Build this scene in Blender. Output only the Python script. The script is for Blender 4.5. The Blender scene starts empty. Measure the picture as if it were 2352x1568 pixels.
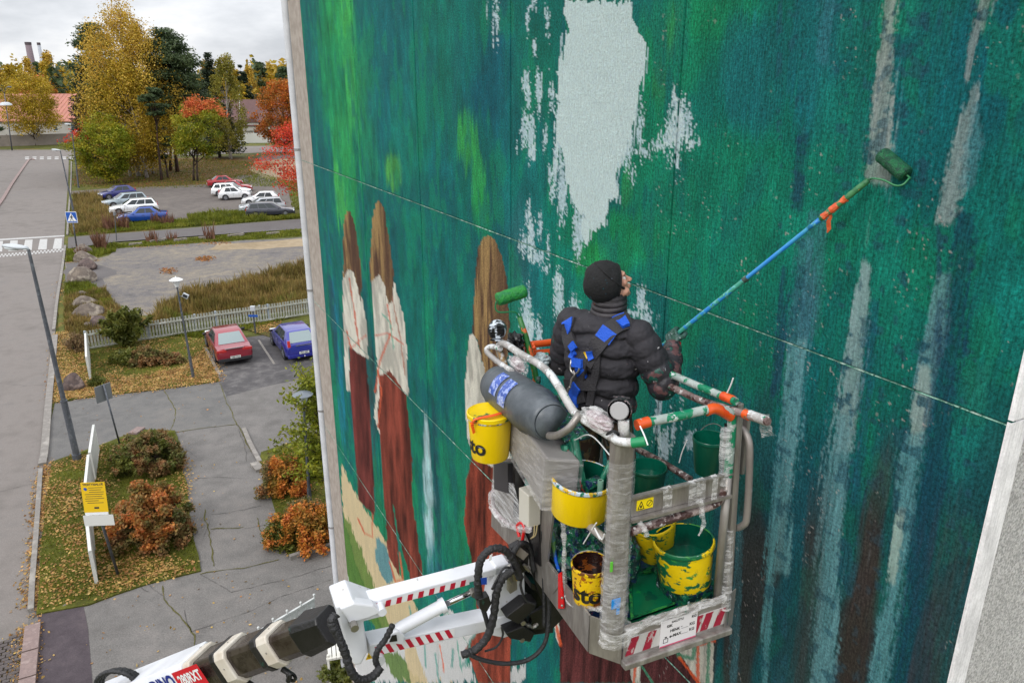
import bpy, bmesh, math, random
import numpy as np
from mathutils import Vector, Matrix, Quaternion
from mathutils.bvhtree import BVHTree
random.seed(7); rng = np.random.default_rng(7)
SC = bpy.context.scene
R = math.radians

# ------------------------------------------------------------------ camera, sky, sun, exposure
CAM_H = 13.0
PITCH = math.atan2(589, 1730)
cd = bpy.data.cameras.new('camera'); cam = bpy.data.objects.new('camera', cd); SC.collection.objects.link(cam)
cd.lens = 36 * 1730 / 2352; cd.sensor_width = 36; cd.clip_start = 0.05; cd.clip_end = 3000
cam.location = (0, 0, CAM_H); cam.rotation_euler = (R(90) - PITCH, 0, 0)
SC.camera = cam
SUN_EL, SUN_AZ = 42, 215           # degrees; azimuth clockwise from +Y
W = bpy.data.worlds.new('World'); SC.world = W; W.use_nodes = True
nt = W.node_tree; nt.nodes.clear()
def wn(t, **k):
    n = nt.nodes.new(t)
    for a, b in k.items(): setattr(n, a, b)
    return n
wo = wn('ShaderNodeOutputWorld'); bgs = wn('ShaderNodeBackground'); bgc = wn('ShaderNodeBackground'); mx = wn('ShaderNodeMixShader')
sky = wn('ShaderNodeTexSky', sky_type='NISHITA', sun_disc=False)
sky.sun_elevation = R(SUN_EL); sky.sun_rotation = R(SUN_AZ)
bgs.inputs['Strength'].default_value = 0.1
nt.links.new(sky.outputs[0], bgs.inputs[0])
tc = wn('ShaderNodeTexCoord'); mp = wn('ShaderNodeMapping'); mp.inputs['Scale'].default_value = (2.0, 2.0, 6.0)
nz = wn('ShaderNodeTexNoise'); nz.inputs['Scale'].default_value = 2.3; nz.inputs['Detail'].default_value = 8; nz.inputs['Roughness'].default_value = .55
cr = wn('ShaderNodeValToRGB')
e = cr.color_ramp.elements
e[0].position = .34; e[0].color = (.60, .625, .67, 1); e[1].position = .60; e[1].color = (1.0, 1.0, 1.0, 1)
m_ = cr.color_ramp.elements.new(.48); m_.color = (.80, .82, .86, 1)
nt.links.new(tc.outputs['Generated'], mp.inputs[0]); nt.links.new(mp.outputs[0], nz.inputs['Vector']); nt.links.new(nz.outputs[0], cr.inputs[0])
# an overcast sky is brighter towards the zenith
sx = wn('ShaderNodeSeparateXYZ'); mr = wn('ShaderNodeMapRange'); mr.inputs['From Min'].default_value = 0.02; mr.inputs['From Max'].default_value = .95
mr.inputs['To Min'].default_value = 1.07; mr.inputs['To Max'].default_value = 2.5
nt.links.new(tc.outputs['Generated'], sx.inputs[0]); nt.links.new(sx.outputs[2], mr.inputs[0])
nt.links.new(cr.outputs[0], bgc.inputs[0]); nt.links.new(mr.outputs[0], bgc.inputs['Strength'])
mx.inputs[0].default_value = .93
nt.links.new(bgs.outputs[0], mx.inputs[1]); nt.links.new(bgc.outputs[0], mx.inputs[2]); nt.links.new(mx.outputs[0], wo.inputs[0])
sd = bpy.data.lights.new('sun', 'SUN'); sun = bpy.data.objects.new('sun', sd); SC.collection.objects.link(sun)
sd.energy = 1.5; sd.angle = R(20); sd.color = (1, .965, .91)
sv = Vector((math.sin(R(SUN_AZ)) * math.cos(R(SUN_EL)), math.cos(R(SUN_AZ)) * math.cos(R(SUN_EL)), math.sin(R(SUN_EL))))
sun.rotation_euler = sv.to_track_quat('Z', 'Y').to_euler(); sun.location = sv * 60
SC.view_settings.view_transform = 'Standard'; SC.view_settings.look = 'None'; SC.view_settings.gamma = 1; SC.view_settings.exposure = 0.0
SC.view_settings.use_curve_mapping = False
SC.cycles.max_bounces = 6; SC.cycles.transparent_max_bounces = 12
SC.cycles.caustics_reflective = False; SC.cycles.caustics_refractive = False

# ------------------------------------------------------------------ survey helpers: sight lines from the camera position to known planes
F_, CX_, CY_ = 1730., 1176., 784.
CP, SP = math.cos(PITCH), math.sin(PITCH)
def ray(px, py):
    x = px - CX_; y = py - CY_
    return Vector((x, F_ * CP - y * SP, -(y * CP + F_ * SP)))
def G(px, py, z=0.0):
    r = ray(px, py); t = (z - CAM_H) / r.z
    return Vector((r.x * t, r.y * t, z))
def at_fwd(px, py, f):
    r = ray(px, py); t = f / r.y
    return Vector((r.x * t, f, CAM_H + r.z * t))
def to_px(v):
    x, y, z = v; dz = z - CAM_H
    f = y * CP - dz * SP; q = -(dz * CP + y * SP)
    return CX_ + F_ * x / f, CY_ + F_ * q / f
WAZ = math.atan((232 - CX_) / (F_ / CP))
WN = Vector((math.cos(WAZ), -math.sin(WAZ), 0)); WD = Vector((math.sin(WAZ), math.cos(WAZ), 0)); DW = 3.0
def wallpt(u, z, w=0.0): return WD * u + WN * (DW + w) + Vector((0, 0, z))
def wall_uz(px, py, D=DW):
    r = ray(px, py); t = D / (r.x * WN.x + r.y * WN.y)
    return (r.x * WD.x + r.y * WD.y) * t, CAM_H + r.z * t

# ------------------------------------------------------------------ materials
def srgb(r, g, b):
    f = lambda c: (c / 255) / 12.92 if c / 255 <= .04045 else ((c / 255 + .055) / 1.055) ** 2.4
    return (f(r), f(g), f(b), 1)
def shade(c, k): return (c[0] * k, c[1] * k, c[2] * k, 1)
MATS = {}
def mat(name, col, rough=.6, metal=0.0, cols=None, scale=4.0, detail=6.0, bump=0.0, bscale=60.0, stretch=None, spec=.5, coat=0.0, contrast=.18, island=0.0, space='Object', emit=None, alpha=None, trans=0.0, sub=None):
    """procedural principled material: noise-driven colour mix, optional per-island jitter, fine bump"""
    if name in MATS: return MATS[name]
    m = bpy.data.materials.new(name); m.use_nodes = True; t = m.node_tree; N = t.nodes; Lk = t.links
    b = N['Principled BSDF']; b.inputs['Roughness'].default_value = rough; b.inputs['Metallic'].default_value = metal
    b.inputs['Specular IOR Level'].default_value = spec; b.inputs['Coat Weight'].default_value = coat
    c3 = N.new('ShaderNodeTexCoord'); vec = c3.outputs[space]
    if stretch:
        q = N.new('ShaderNodeMapping'); q.inputs['Scale'].default_value = stretch; Lk.new(vec, q.inputs[0]); vec = q.outputs[0]
    out = None
    if cols:
        z = N.new('ShaderNodeTexNoise'); z.inputs['Scale'].default_value = scale; z.inputs['Detail'].default_value = detail; z.inputs['Roughness'].default_value = .62
        Lk.new(vec, z.inputs['Vector'])
        rr = N.new('ShaderNodeValToRGB'); el = rr.color_ramp.elements
        allc = [col] + list(cols); k = len(allc)
        for i, c in enumerate(allc):
            p = .5 + (i / (k - 1) - .5) * 2 * contrast
            if i == 0: el[0].position = p; el[0].color = c
            elif i == k - 1: el[-1].position = p; el[-1].color = c
            else:
                x = el.new(p); x.color = c
        Lk.new(z.outputs[0], rr.inputs[0]); out = rr.outputs[0]
    if island:
        g = N.new('ShaderNodeNewGeometry'); hv = N.new('ShaderNodeHueSaturation')
        m1 = N.new('ShaderNodeMapRange'); m1.inputs['To Min'].default_value = 1 - island; m1.inputs['To Max'].default_value = 1 + island
        m2 = N.new('ShaderNodeMapRange'); m2.inputs['To Min'].default_value = .5 - island * .05; m2.inputs['To Max'].default_value = .5 + island * .05
        Lk.new(g.outputs['Random Per Island'], m1.inputs[0]); Lk.new(m1.outputs[0], hv.inputs['Value'])
        wn2 = N.new('ShaderNodeTexWhiteNoise'); wn2.noise_dimensions = '1D'; Lk.new(g.outputs['Random Per Island'], wn2.inputs['W'])
        Lk.new(wn2.outputs[0], m2.inputs[0]); Lk.new(m2.outputs[0], hv.inputs['Hue'])
        if out is not None: Lk.new(out, hv.inputs['Color'])
        else: hv.inputs['Color'].default_value = col
        out = hv.outputs[0]
    if out is not None: Lk.new(out, b.inputs['Base Color'])
    else: b.inputs['Base Color'].default_value = col
    if bump:
        z2 = N.new('ShaderNodeTexNoise'); z2.inputs['Scale'].default_value = bscale; z2.inputs['Detail'].default_value = 4
        Lk.new(vec, z2.inputs['Vector']); bp = N.new('ShaderNodeBump'); bp.inputs['Strength'].default_value = bump; bp.inputs['Distance'].default_value = .02
        Lk.new(z2.outputs[0], bp.inputs['Height']); Lk.new(bp.outputs[0], b.inputs['Normal'])
    if trans: b.inputs['Transmission Weight'].default_value = trans
    if alpha is not None: b.inputs['Alpha'].default_value = alpha
    MATS[name] = m; return m
def leafmat(name, cols, rough=.55, scale=.6, island=.28, contrast=.22):
    """leaf material: noise-clumped colours, a little light through the leaf"""
    if name in MATS: return MATS[name]
    m = mat(name, cols[0], rough, cols=cols[1:] or [cols[0]], scale=scale, detail=3, island=island, contrast=contrast, spec=.3)
    t = m.node_tree; N = t.nodes; Lk = t.links; b = N['Principled BSDF']; o = N['Material Output']
    tr = N.new('ShaderNodeBsdfTranslucent'); ms = N.new('ShaderNodeMixShader'); ms.inputs[0].default_value = .3
    src = b.inputs['Base Color'].links[0].from_socket
    Lk.new(src, tr.inputs[0]); Lk.new(b.outputs[0], ms.inputs[1]); Lk.new(tr.outputs[0], ms.inputs[2]); Lk.new(ms.outputs[0], o.inputs[0])
    return m
def splat(name, base, spots, rough=.45, scale=18, cover=.5, base2=None, bump=.25, metal=0.0, drip=(1, 1, .45)):
    """surface carrying hard-edged paint splashes of several colours"""
    if name in MATS: return MATS[name]
    m = bpy.data.materials.new(name); m.use_nodes = True; t = m.node_tree; N = t.nodes; Lk = t.links; b = N['Principled BSDF']
    b.inputs['Roughness'].default_value = rough; b.inputs['Metallic'].default_value = metal
    c3 = N.new('ShaderNodeTexCoord'); q = N.new('ShaderNodeMapping'); q.inputs['Scale'].default_value = drip; Lk.new(c3.outputs['Object'], q.inputs[0])
    z0 = N.new('ShaderNodeTexNoise'); z0.inputs['Scale'].default_value = scale * .3; z0.inputs['Detail'].default_value = 5; Lk.new(q.outputs[0], z0.inputs['Vector'])
    r0 = N.new('ShaderNodeValToRGB'); r0.color_ramp.elements[0].color = base; r0.color_ramp.elements[1].color = base2 or shade(base, .82)
    r0.color_ramp.elements[0].position = .4; r0.color_ramp.elements[1].position = .62
    Lk.new(z0.outputs[0], r0.inputs[0]); out = r0.outputs[0]
    for i, (c, th) in enumerate(spots):
        z = N.new('ShaderNodeTexNoise'); z.inputs['Scale'].default_value = scale * (.8 + .35 * i); z.inputs['Detail'].default_value = 5; z.inputs['Roughness'].default_value = .6
        o = N.new('ShaderNodeVectorMath'); o.operation = 'ADD'; o.inputs[1].default_value = (3.7 * i + 1.3, 1.9 * i, 5.1 * i); Lk.new(q.outputs[0], o.inputs[0]); Lk.new(o.outputs[0], z.inputs['Vector'])
        r = N.new('ShaderNodeMapRange'); r.inputs['From Min'].default_value = th; r.inputs['From Max'].default_value = th + .025; Lk.new(z.outputs[0], r.inputs[0])
        mxx = N.new('ShaderNodeMix'); mxx.data_type = 'RGBA'; Lk.new(r.outputs[0], mxx.inputs[0]); Lk.new(out, mxx.inputs[6]); mxx.inputs[7].default_value = c; out = mxx.outputs[2]
    Lk.new(out, b.inputs['Base Color'])
    z2 = N.new('ShaderNodeTexNoise'); z2.inputs['Scale'].default_value = scale * 3; z2.inputs['Detail'].default_value = 3; Lk.new(q.outputs[0], z2.inputs['Vector'])
    bp = N.new('ShaderNodeBump'); bp.inputs['Strength'].default_value = bump; bp.inputs['Distance'].default_value = .01; Lk.new(z2.outputs[0], bp.inputs['Height']); Lk.new(bp.outputs[0], b.inputs['Normal'])
    MATS[name] = m; return m
def filmmat(name, tint=(.9, .9, .92, 1), dens=.5, stretch=(3, 3, 40), scale=2.0):
    """stretched cling film: mostly clear, with milky folds and bright streaks"""
    if name in MATS: return MATS[name]
    m = bpy.data.materials.new(name); m.use_nodes = True; t = m.node_tree; N = t.nodes; Lk = t.links; N.clear()
    o = N.new('ShaderNodeOutputMaterial'); ms = N.new('ShaderNodeMixShader'); tr = N.new('ShaderNodeBsdfTransparent'); pb = N.new('ShaderNodeBsdfPrincipled')
    pb.inputs['Base Color'].default_value = tint; pb.inputs['Roughness'].default_value = .18; pb.inputs['Specular IOR Level'].default_value = .9
    c3 = N.new('ShaderNodeTexCoord'); q = N.new('ShaderNodeMapping'); q.inputs['Scale'].default_value = stretch; q.inputs['Rotation'].default_value = (.25, .15, .1); Lk.new(c3.outputs['Object'], q.inputs[0])
    z = N.new('ShaderNodeTexNoise'); z.inputs['Scale'].default_value = scale; z.inputs['Detail'].default_value = 6; z.inputs['Roughness'].default_value = .65; z.inputs['Distortion'].default_value = .6; Lk.new(q.outputs[0], z.inputs['Vector'])
    r = N.new('ShaderNodeMapRange'); r.inputs['From Min'].default_value = .42; r.inputs['From Max'].default_value = .7; r.inputs['To Min'].default_value = dens * .25; r.inputs['To Max'].default_value = min(1, dens * 1.7); Lk.new(z.outputs[0], r.inputs[0])
    bp = N.new('ShaderNodeBump'); bp.inputs['Strength'].default_value = .8; bp.inputs['Distance'].default_value = .01; Lk.new(z.outputs[0], bp.inputs['Height']); Lk.new(bp.outputs[0], pb.inputs['Normal'])
    Lk.new(r.outputs[0], ms.inputs[0]); Lk.new(tr.outputs[0], ms.inputs[1]); Lk.new(pb.outputs[0], ms.inputs[2]); Lk.new(ms.outputs[0], o.inputs[0])
    MATS[name] = m; return m

# ------------------------------------------------------------------ object helpers
def link(o): SC.collection.objects.link(o); return o
def tag(o, label=None, cat=None, group=None, kind=None):
    if label: o['label'] = label
    if cat: o['category'] = cat
    if group: o['group'] = group
    if kind: o['kind'] = kind
    return o
def empty(name, loc=(0, 0, 0), rz=0.0):
    o = bpy.data.objects.new(name, None); o.location = loc; o.rotation_euler = (0, 0, rz); o.empty_display_size = .1
    return link(o)
def copy_tree(o, parent=None):
    c = o.copy(); link(c)
    if parent: c.parent = parent
    for ch in list(o.children): copy_tree(ch, c)
    return c
def basis(d, up=None):
    d = Vector(d).normalized(); up = Vector(up) if up else (Vector((0, 0, 1)) if abs(d.z) < .95 else Vector((1, 0, 0)))
    x = up.cross(d).normalized(); y = d.cross(x).normalized()
    return x, y, d
class MB:
    """collects simple shapes into ONE mesh"""
    def __init__(s): s.v = []; s.f = []; s.mi = []; s.m = 0
    def add(s, vs, fs):
        k = len(s.v); s.v += [tuple(v) for v in vs]; s.f += [tuple(i + k for i in f) for f in fs]; s.mi += [s.m] * len(fs); return s
    def box(s, c, sz, rz=0.0, M=None, taper=1.0, ch=0.0):
        x, y, z = sz[0] / 2, sz[1] / 2, sz[2] / 2
        Mx = M if M is not None else Matrix.Rotation(rz, 3, 'Z')
        if ch:
            vs = []; fs = []
            for k, zz in enumerate((-z, z)):
                t = taper if k else 1.0
                for (a, b) in ((-x, -y + ch), (-x + ch, -y), (x - ch, -y), (x, -y + ch), (x, y - ch), (x - ch, y), (-x + ch, y), (-x, y - ch)):
                    vs.append(Vector(c) + Mx @ Vector((a * t, b * t, zz)))
            fs = [(7, 6, 5, 4, 3, 2, 1, 0), tuple(range(8, 16))] + [(i, (i + 1) % 8, (i + 1) % 8 + 8, i + 8) for i in range(8)]
            return s.add(vs, fs)
        vs = [Vector(c) + Mx @ Vector((a * x * (taper if e > 0 else 1), b * y * (taper if e > 0 else 1), e * z)) for e in (-1, 1) for a, b in ((-1, -1), (1, -1), (1, 1), (-1, 1))]
        return s.add(vs, [(3, 2, 1, 0), (4, 5, 6, 7), (0, 1, 5, 4), (1, 2, 6, 5), (2, 3, 7, 6), (3, 0, 4, 7)])
    def beam(s, a, b, w, h, up=None):
        a = Vector(a); b = Vector(b); X, Y, Z = basis(b - a, up); M = Matrix((X, Y, Z)).transposed()
        return s.box((a + b) / 2, (w, h, (b - a).length), M=M)
    def tube(s, pts, r, n=8, cap=True, wob=0.0):
        pts = [Vector(p) for p in pts]; k = len(pts); rs = r if isinstance(r, (list, tuple)) else [r] * k
        vs = []; X = None
        for i, p in enumerate(pts):
            d = (pts[min(i + 1, k - 1)] - pts[max(i - 1, 0)])
            if d.length < 1e-9: d = Vector((0, 0, 1))
            d.normalize()
            if X is None: X = basis(d)[0]
            X = (X - d * X.dot(d)); X = X.normalized() if X.length > 1e-6 else basis(d)[0]
            Y = d.cross(X)
            for j in range(n):
                a = 2 * math.pi * j / n; rr = rs[i] * (1 + (random.uniform(-wob, wob) if wob else 0))
                vs.append(p + (X * math.cos(a) + Y * math.sin(a)) * rr)
        fs = [(i * n + j, i * n + (j + 1) % n, (i + 1) * n + (j + 1) % n, (i + 1) * n + j) for i in range(k - 1) for j in range(n)]
        if cap: fs += [tuple(range(n - 1, -1, -1)), tuple((k - 1) * n + j for j in range(n))]
        return s.add(vs, fs)
    def cyl(s, a, b, r, n=16, r2=None): return s.tube([a, b], [r, r if r2 is None else r2], n)
    def lathe(s, prof, c=(0, 0, 0), n=24, M=None, caps=False, ax=1.0):
        c = Vector(c); M = M or Matrix.Identity(3); vs = []
        for (r, z) in prof:
            for j in range(n):
                a = 2 * math.pi * j / n; vs.append(c + M @ Vector((r * math.cos(a), r * math.sin(a) * ax, z)))
        k = len(prof); fs = [(i * n + j, i * n + (j + 1) % n, (i + 1) * n + (j + 1) % n, (i + 1) * n + j) for i in range(k - 1) for j in range(n)]
        if caps: fs += [tuple(range(n - 1, -1, -1)), tuple((k - 1) * n + j for j in range(n))]
        return s.add(vs, fs)
    def ball(s, c, r, n=12, m=8, M=None):
        rr = r if isinstance(r, (tuple, list)) else (r, r, r); c = Vector(c); M = M or Matrix.Identity(3)
        vs = [c + M @ Vector((0, 0, -rr[2]))]
        for i in range(1, m):
            t = math.pi * i / m - math.pi / 2
            for j in range(n):
                a = 2 * math.pi * j / n; vs.append(c + M @ Vector((rr[0] * math.cos(t) * math.cos(a), rr[1] * math.cos(t) * math.sin(a), rr[2] * math.sin(t))))
        vs.append(c + M @ Vector((0, 0, rr[2]))); L = len(vs) - 1
        fs = [(0, 1 + (j + 1) % n, 1 + j) for j in range(n)]
        fs += [(1 + i * n + j, 1 + i * n + (j + 1) % n, 1 + (i + 1) * n + (j + 1) % n, 1 + (i + 1) * n + j) for i in range(m - 2) for j in range(n)]
        fs += [(1 + (m - 2) * n + j, 1 + (m - 2) * n + (j + 1) % n, L) for j in range(n)]
        return s.add(vs, fs)
    def prism(s, poly, z0, z1, M=None, c=(0, 0, 0)):
        M = M or Matrix.Identity(3); c = Vector(c); n = len(poly)
        vs = [c + M @ Vector((x, y, z0)) for x, y in poly] + [c + M @ Vector((x, y, z1)) for x, y in poly]
        return s.add(vs, [tuple(range(n - 1, -1, -1)), tuple(range(n, 2 * n))] + [(i, (i + 1) % n, (i + 1) % n + n, i + n) for i in range(n)])
    def quad(s, a, b, c, d): return s.add([a, b, c, d], [(0, 1, 2, 3)])
    def mesh(s, name):
        me = bpy.data.meshes.new(name); me.from_pydata(s.v, [], s.f)
        if any(s.mi): me.polygons.foreach_set('material_index', s.mi)
        return me
    def build(s, name, m, parent=None, smooth=False, bevel=0.0, loc=None, seg=2, auto=None, fix=False):
        me = s.mesh(name)
        if fix:
            bm = bmesh.new(); bm.from_mesh(me); bmesh.ops.recalc_face_normals(bm, faces=bm.faces); bm.to_mesh(me); bm.free()
        for mm in (m if isinstance(m, (list, tuple)) else [m]): me.materials.append(mm)
        o = bpy.data.objects.new(name, me); link(o)
        if smooth:
            me.polygons.foreach_set('use_smooth', [True] * len(me.polygons))
            if auto:
                try:
                    me.set_sharp_from_angle(angle=R(auto))
                except Exception: pass
        if bevel:
            b = o.modifiers.new('bevel', 'BEVEL'); b.width = bevel; b.segments = seg; b.limit_method = 'ANGLE'; b.angle_limit = R(40)
        if parent: o.parent = parent
        if loc is not None: o.location = loc
        return o
def spline(pts, n=8):
    """Catmull-Rom through pts"""
    P = [Vector(p) for p in pts]; P = [P[0] * 2 - P[1]] + P + [P[-1] * 2 - P[-2]]; out = []
    for i in range(1, len(P) - 2):
        for k in range(n):
            t = k / n; a, b, c, d = P[i - 1], P[i], P[i + 1], P[i + 2]
            out.append(.5 * ((2 * b) + (c - a) * t + (2 * a - 5 * b + 4 * c - d) * t * t + (3 * b - a - 3 * c + d) * t ** 3))
    out.append(P[-2]); return out
def text_mb(body, size, ext=0.0, bold=0.0, xs=1.0, shear=0.0):
    """lettering as triangles in the xy plane, centred"""
    cu = bpy.data.curves.new('lettering', 'FONT'); cu.body = body; cu.size = size; cu.align_x = 'CENTER'; cu.align_y = 'CENTER'; cu.offset = bold; cu.shear = shear
    cu.resolution_u = 4; cu.extrude = ext
    o = bpy.data.objects.new('lettering', cu); link(o); dg = bpy.context.evaluated_depsgraph_get(); me = o.evaluated_get(dg).to_mesh()
    vs = [Vector((v.co.x * xs, v.co.y, v.co.z)) for v in me.vertices]; fs = [tuple(p.vertices) for p in me.polygons]
    o.evaluated_get(dg).to_mesh_clear(); bpy.data.objects.remove(o); bpy.data.curves.remove(cu)
    return vs, fs
def put_text(mb, body, size, o, X, Y, xs=1.0, bold=0.0, shear=0.0):
    vs, fs = text_mb(body, size, bold=bold, xs=xs, shear=shear); o = Vector(o); X = Vector(X).normalized(); Y = Vector(Y).normalized()
    return mb.add([o + X * v.x + Y * v.y for v in vs], fs)
def arr_mesh(name, V, Fq):
    """fast mesh from numpy arrays of vertices and equal-sized faces"""
    me = bpy.data.meshes.new(name); V = np.asarray(V, dtype=np.float32); Fq = np.asarray(Fq, dtype=np.int32); k = Fq.shape[1]
    me.vertices.add(len(V)); me.vertices.foreach_set('co', V.ravel())
    me.loops.add(Fq.size); me.loops.foreach_set('vertex_index', Fq.ravel())
    me.polygons.add(len(Fq)); me.polygons.foreach_set('loop_start', np.arange(0, Fq.size, k, dtype=np.int32))
    try: me.polygons.foreach_set('loop_total', np.full(len(Fq), k, dtype=np.int32))
    except Exception: pass
    me.update(calc_edges=True); return me
def remeshed(mb, name, vox, smooth=3, m=None, parent=None, disp=None):
    """union of overlapping closed shapes as one continuous skin"""
    me = mb.mesh(name); o = bpy.data.objects.new(name, me); link(o)
    r = o.modifiers.new('r', 'REMESH'); r.mode = 'VOXEL'; r.voxel_size = vox
    if smooth:
        sm = o.modifiers.new('s', 'SMOOTH'); sm.iterations = smooth; sm.factor = .5
    dg = bpy.context.evaluated_depsgraph_get(); ev = o.evaluated_get(dg); new = bpy.data.meshes.new_from_object(ev)
    o.modifiers.clear(); o.data = new; bpy.data.meshes.remove(me); new.name = name
    new.materials.clear()
    if m: new.materials.append(m)
    new.polygons.foreach_set('use_smooth', [True] * len(new.polygons))
    if parent: o.parent = parent
    return o
# ================================================================== building with the mural
VPY = 784 + F_ * F_ / 589
K_ALB = 1.16
def hsh(ix, iy, s):
    n = (ix * 374761393 + iy * 668265263 + s * 1442695041) & 0xffffffff
    n = ((n ^ (n >> 13)) * 1274126177) & 0xffffffff
    return ((n ^ (n >> 16)) & 0xffff) / 65535.0
def vnoise(x, y, s=0):
    ix = np.floor(x).astype(np.int64); iy = np.floor(y).astype(np.int64); fx = x - ix; fy = y - iy
    fx = fx * fx * (3 - 2 * fx); fy = fy * fy * (3 - 2 * fy)
    a = hsh(ix, iy, s); b = hsh(ix + 1, iy, s); c = hsh(ix, iy + 1, s); d = hsh(ix + 1, iy + 1, s)
    return (a * (1 - fx) + b * fx) * (1 - fy) + (c * (1 - fx) + d * fx) * fy
def fbm(x, y, s=0, o=4):
    t = 0; a = .5; q = 0
    for i in range(o): t = t + a * vnoise(x * 2 ** i, y * 2 ** i, s + i); q += a; a *= .55
    return t / q
def lin(c):
    c = np.array(c, dtype=float) / 255; return np.where(c <= .04045, c / 12.92, ((c + .055) / 1.055) ** 2.4) * K_ALB
def sst(x, a, b):
    t = np.clip((x - a) / (b - a), 0, 1); return t * t * (3 - 2 * t)
def in_poly(px, py, poly):
    ins = np.zeros(px.shape, bool); n = len(poly)
    for i in range(n):
        x1, y1 = poly[i]; x2, y2 = poly[(i + 1) % n]
        c = ((y1 > py) != (y2 > py)) & (px < (x2 - x1) * (py - y1) / ((y2 - y1) or 1e-9) + x1); ins ^= c
    return ins
def seg_d(px, py, a, b):
    ax, ay = a; bx, by = b; dx, dy = bx - ax, by - ay; t = np.clip(((px - ax) * dx + (py - ay) * dy) / (dx * dx + dy * dy), 0, 1)
    return np.hypot(px - ax - t * dx, py - ay - t * dy)
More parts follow.
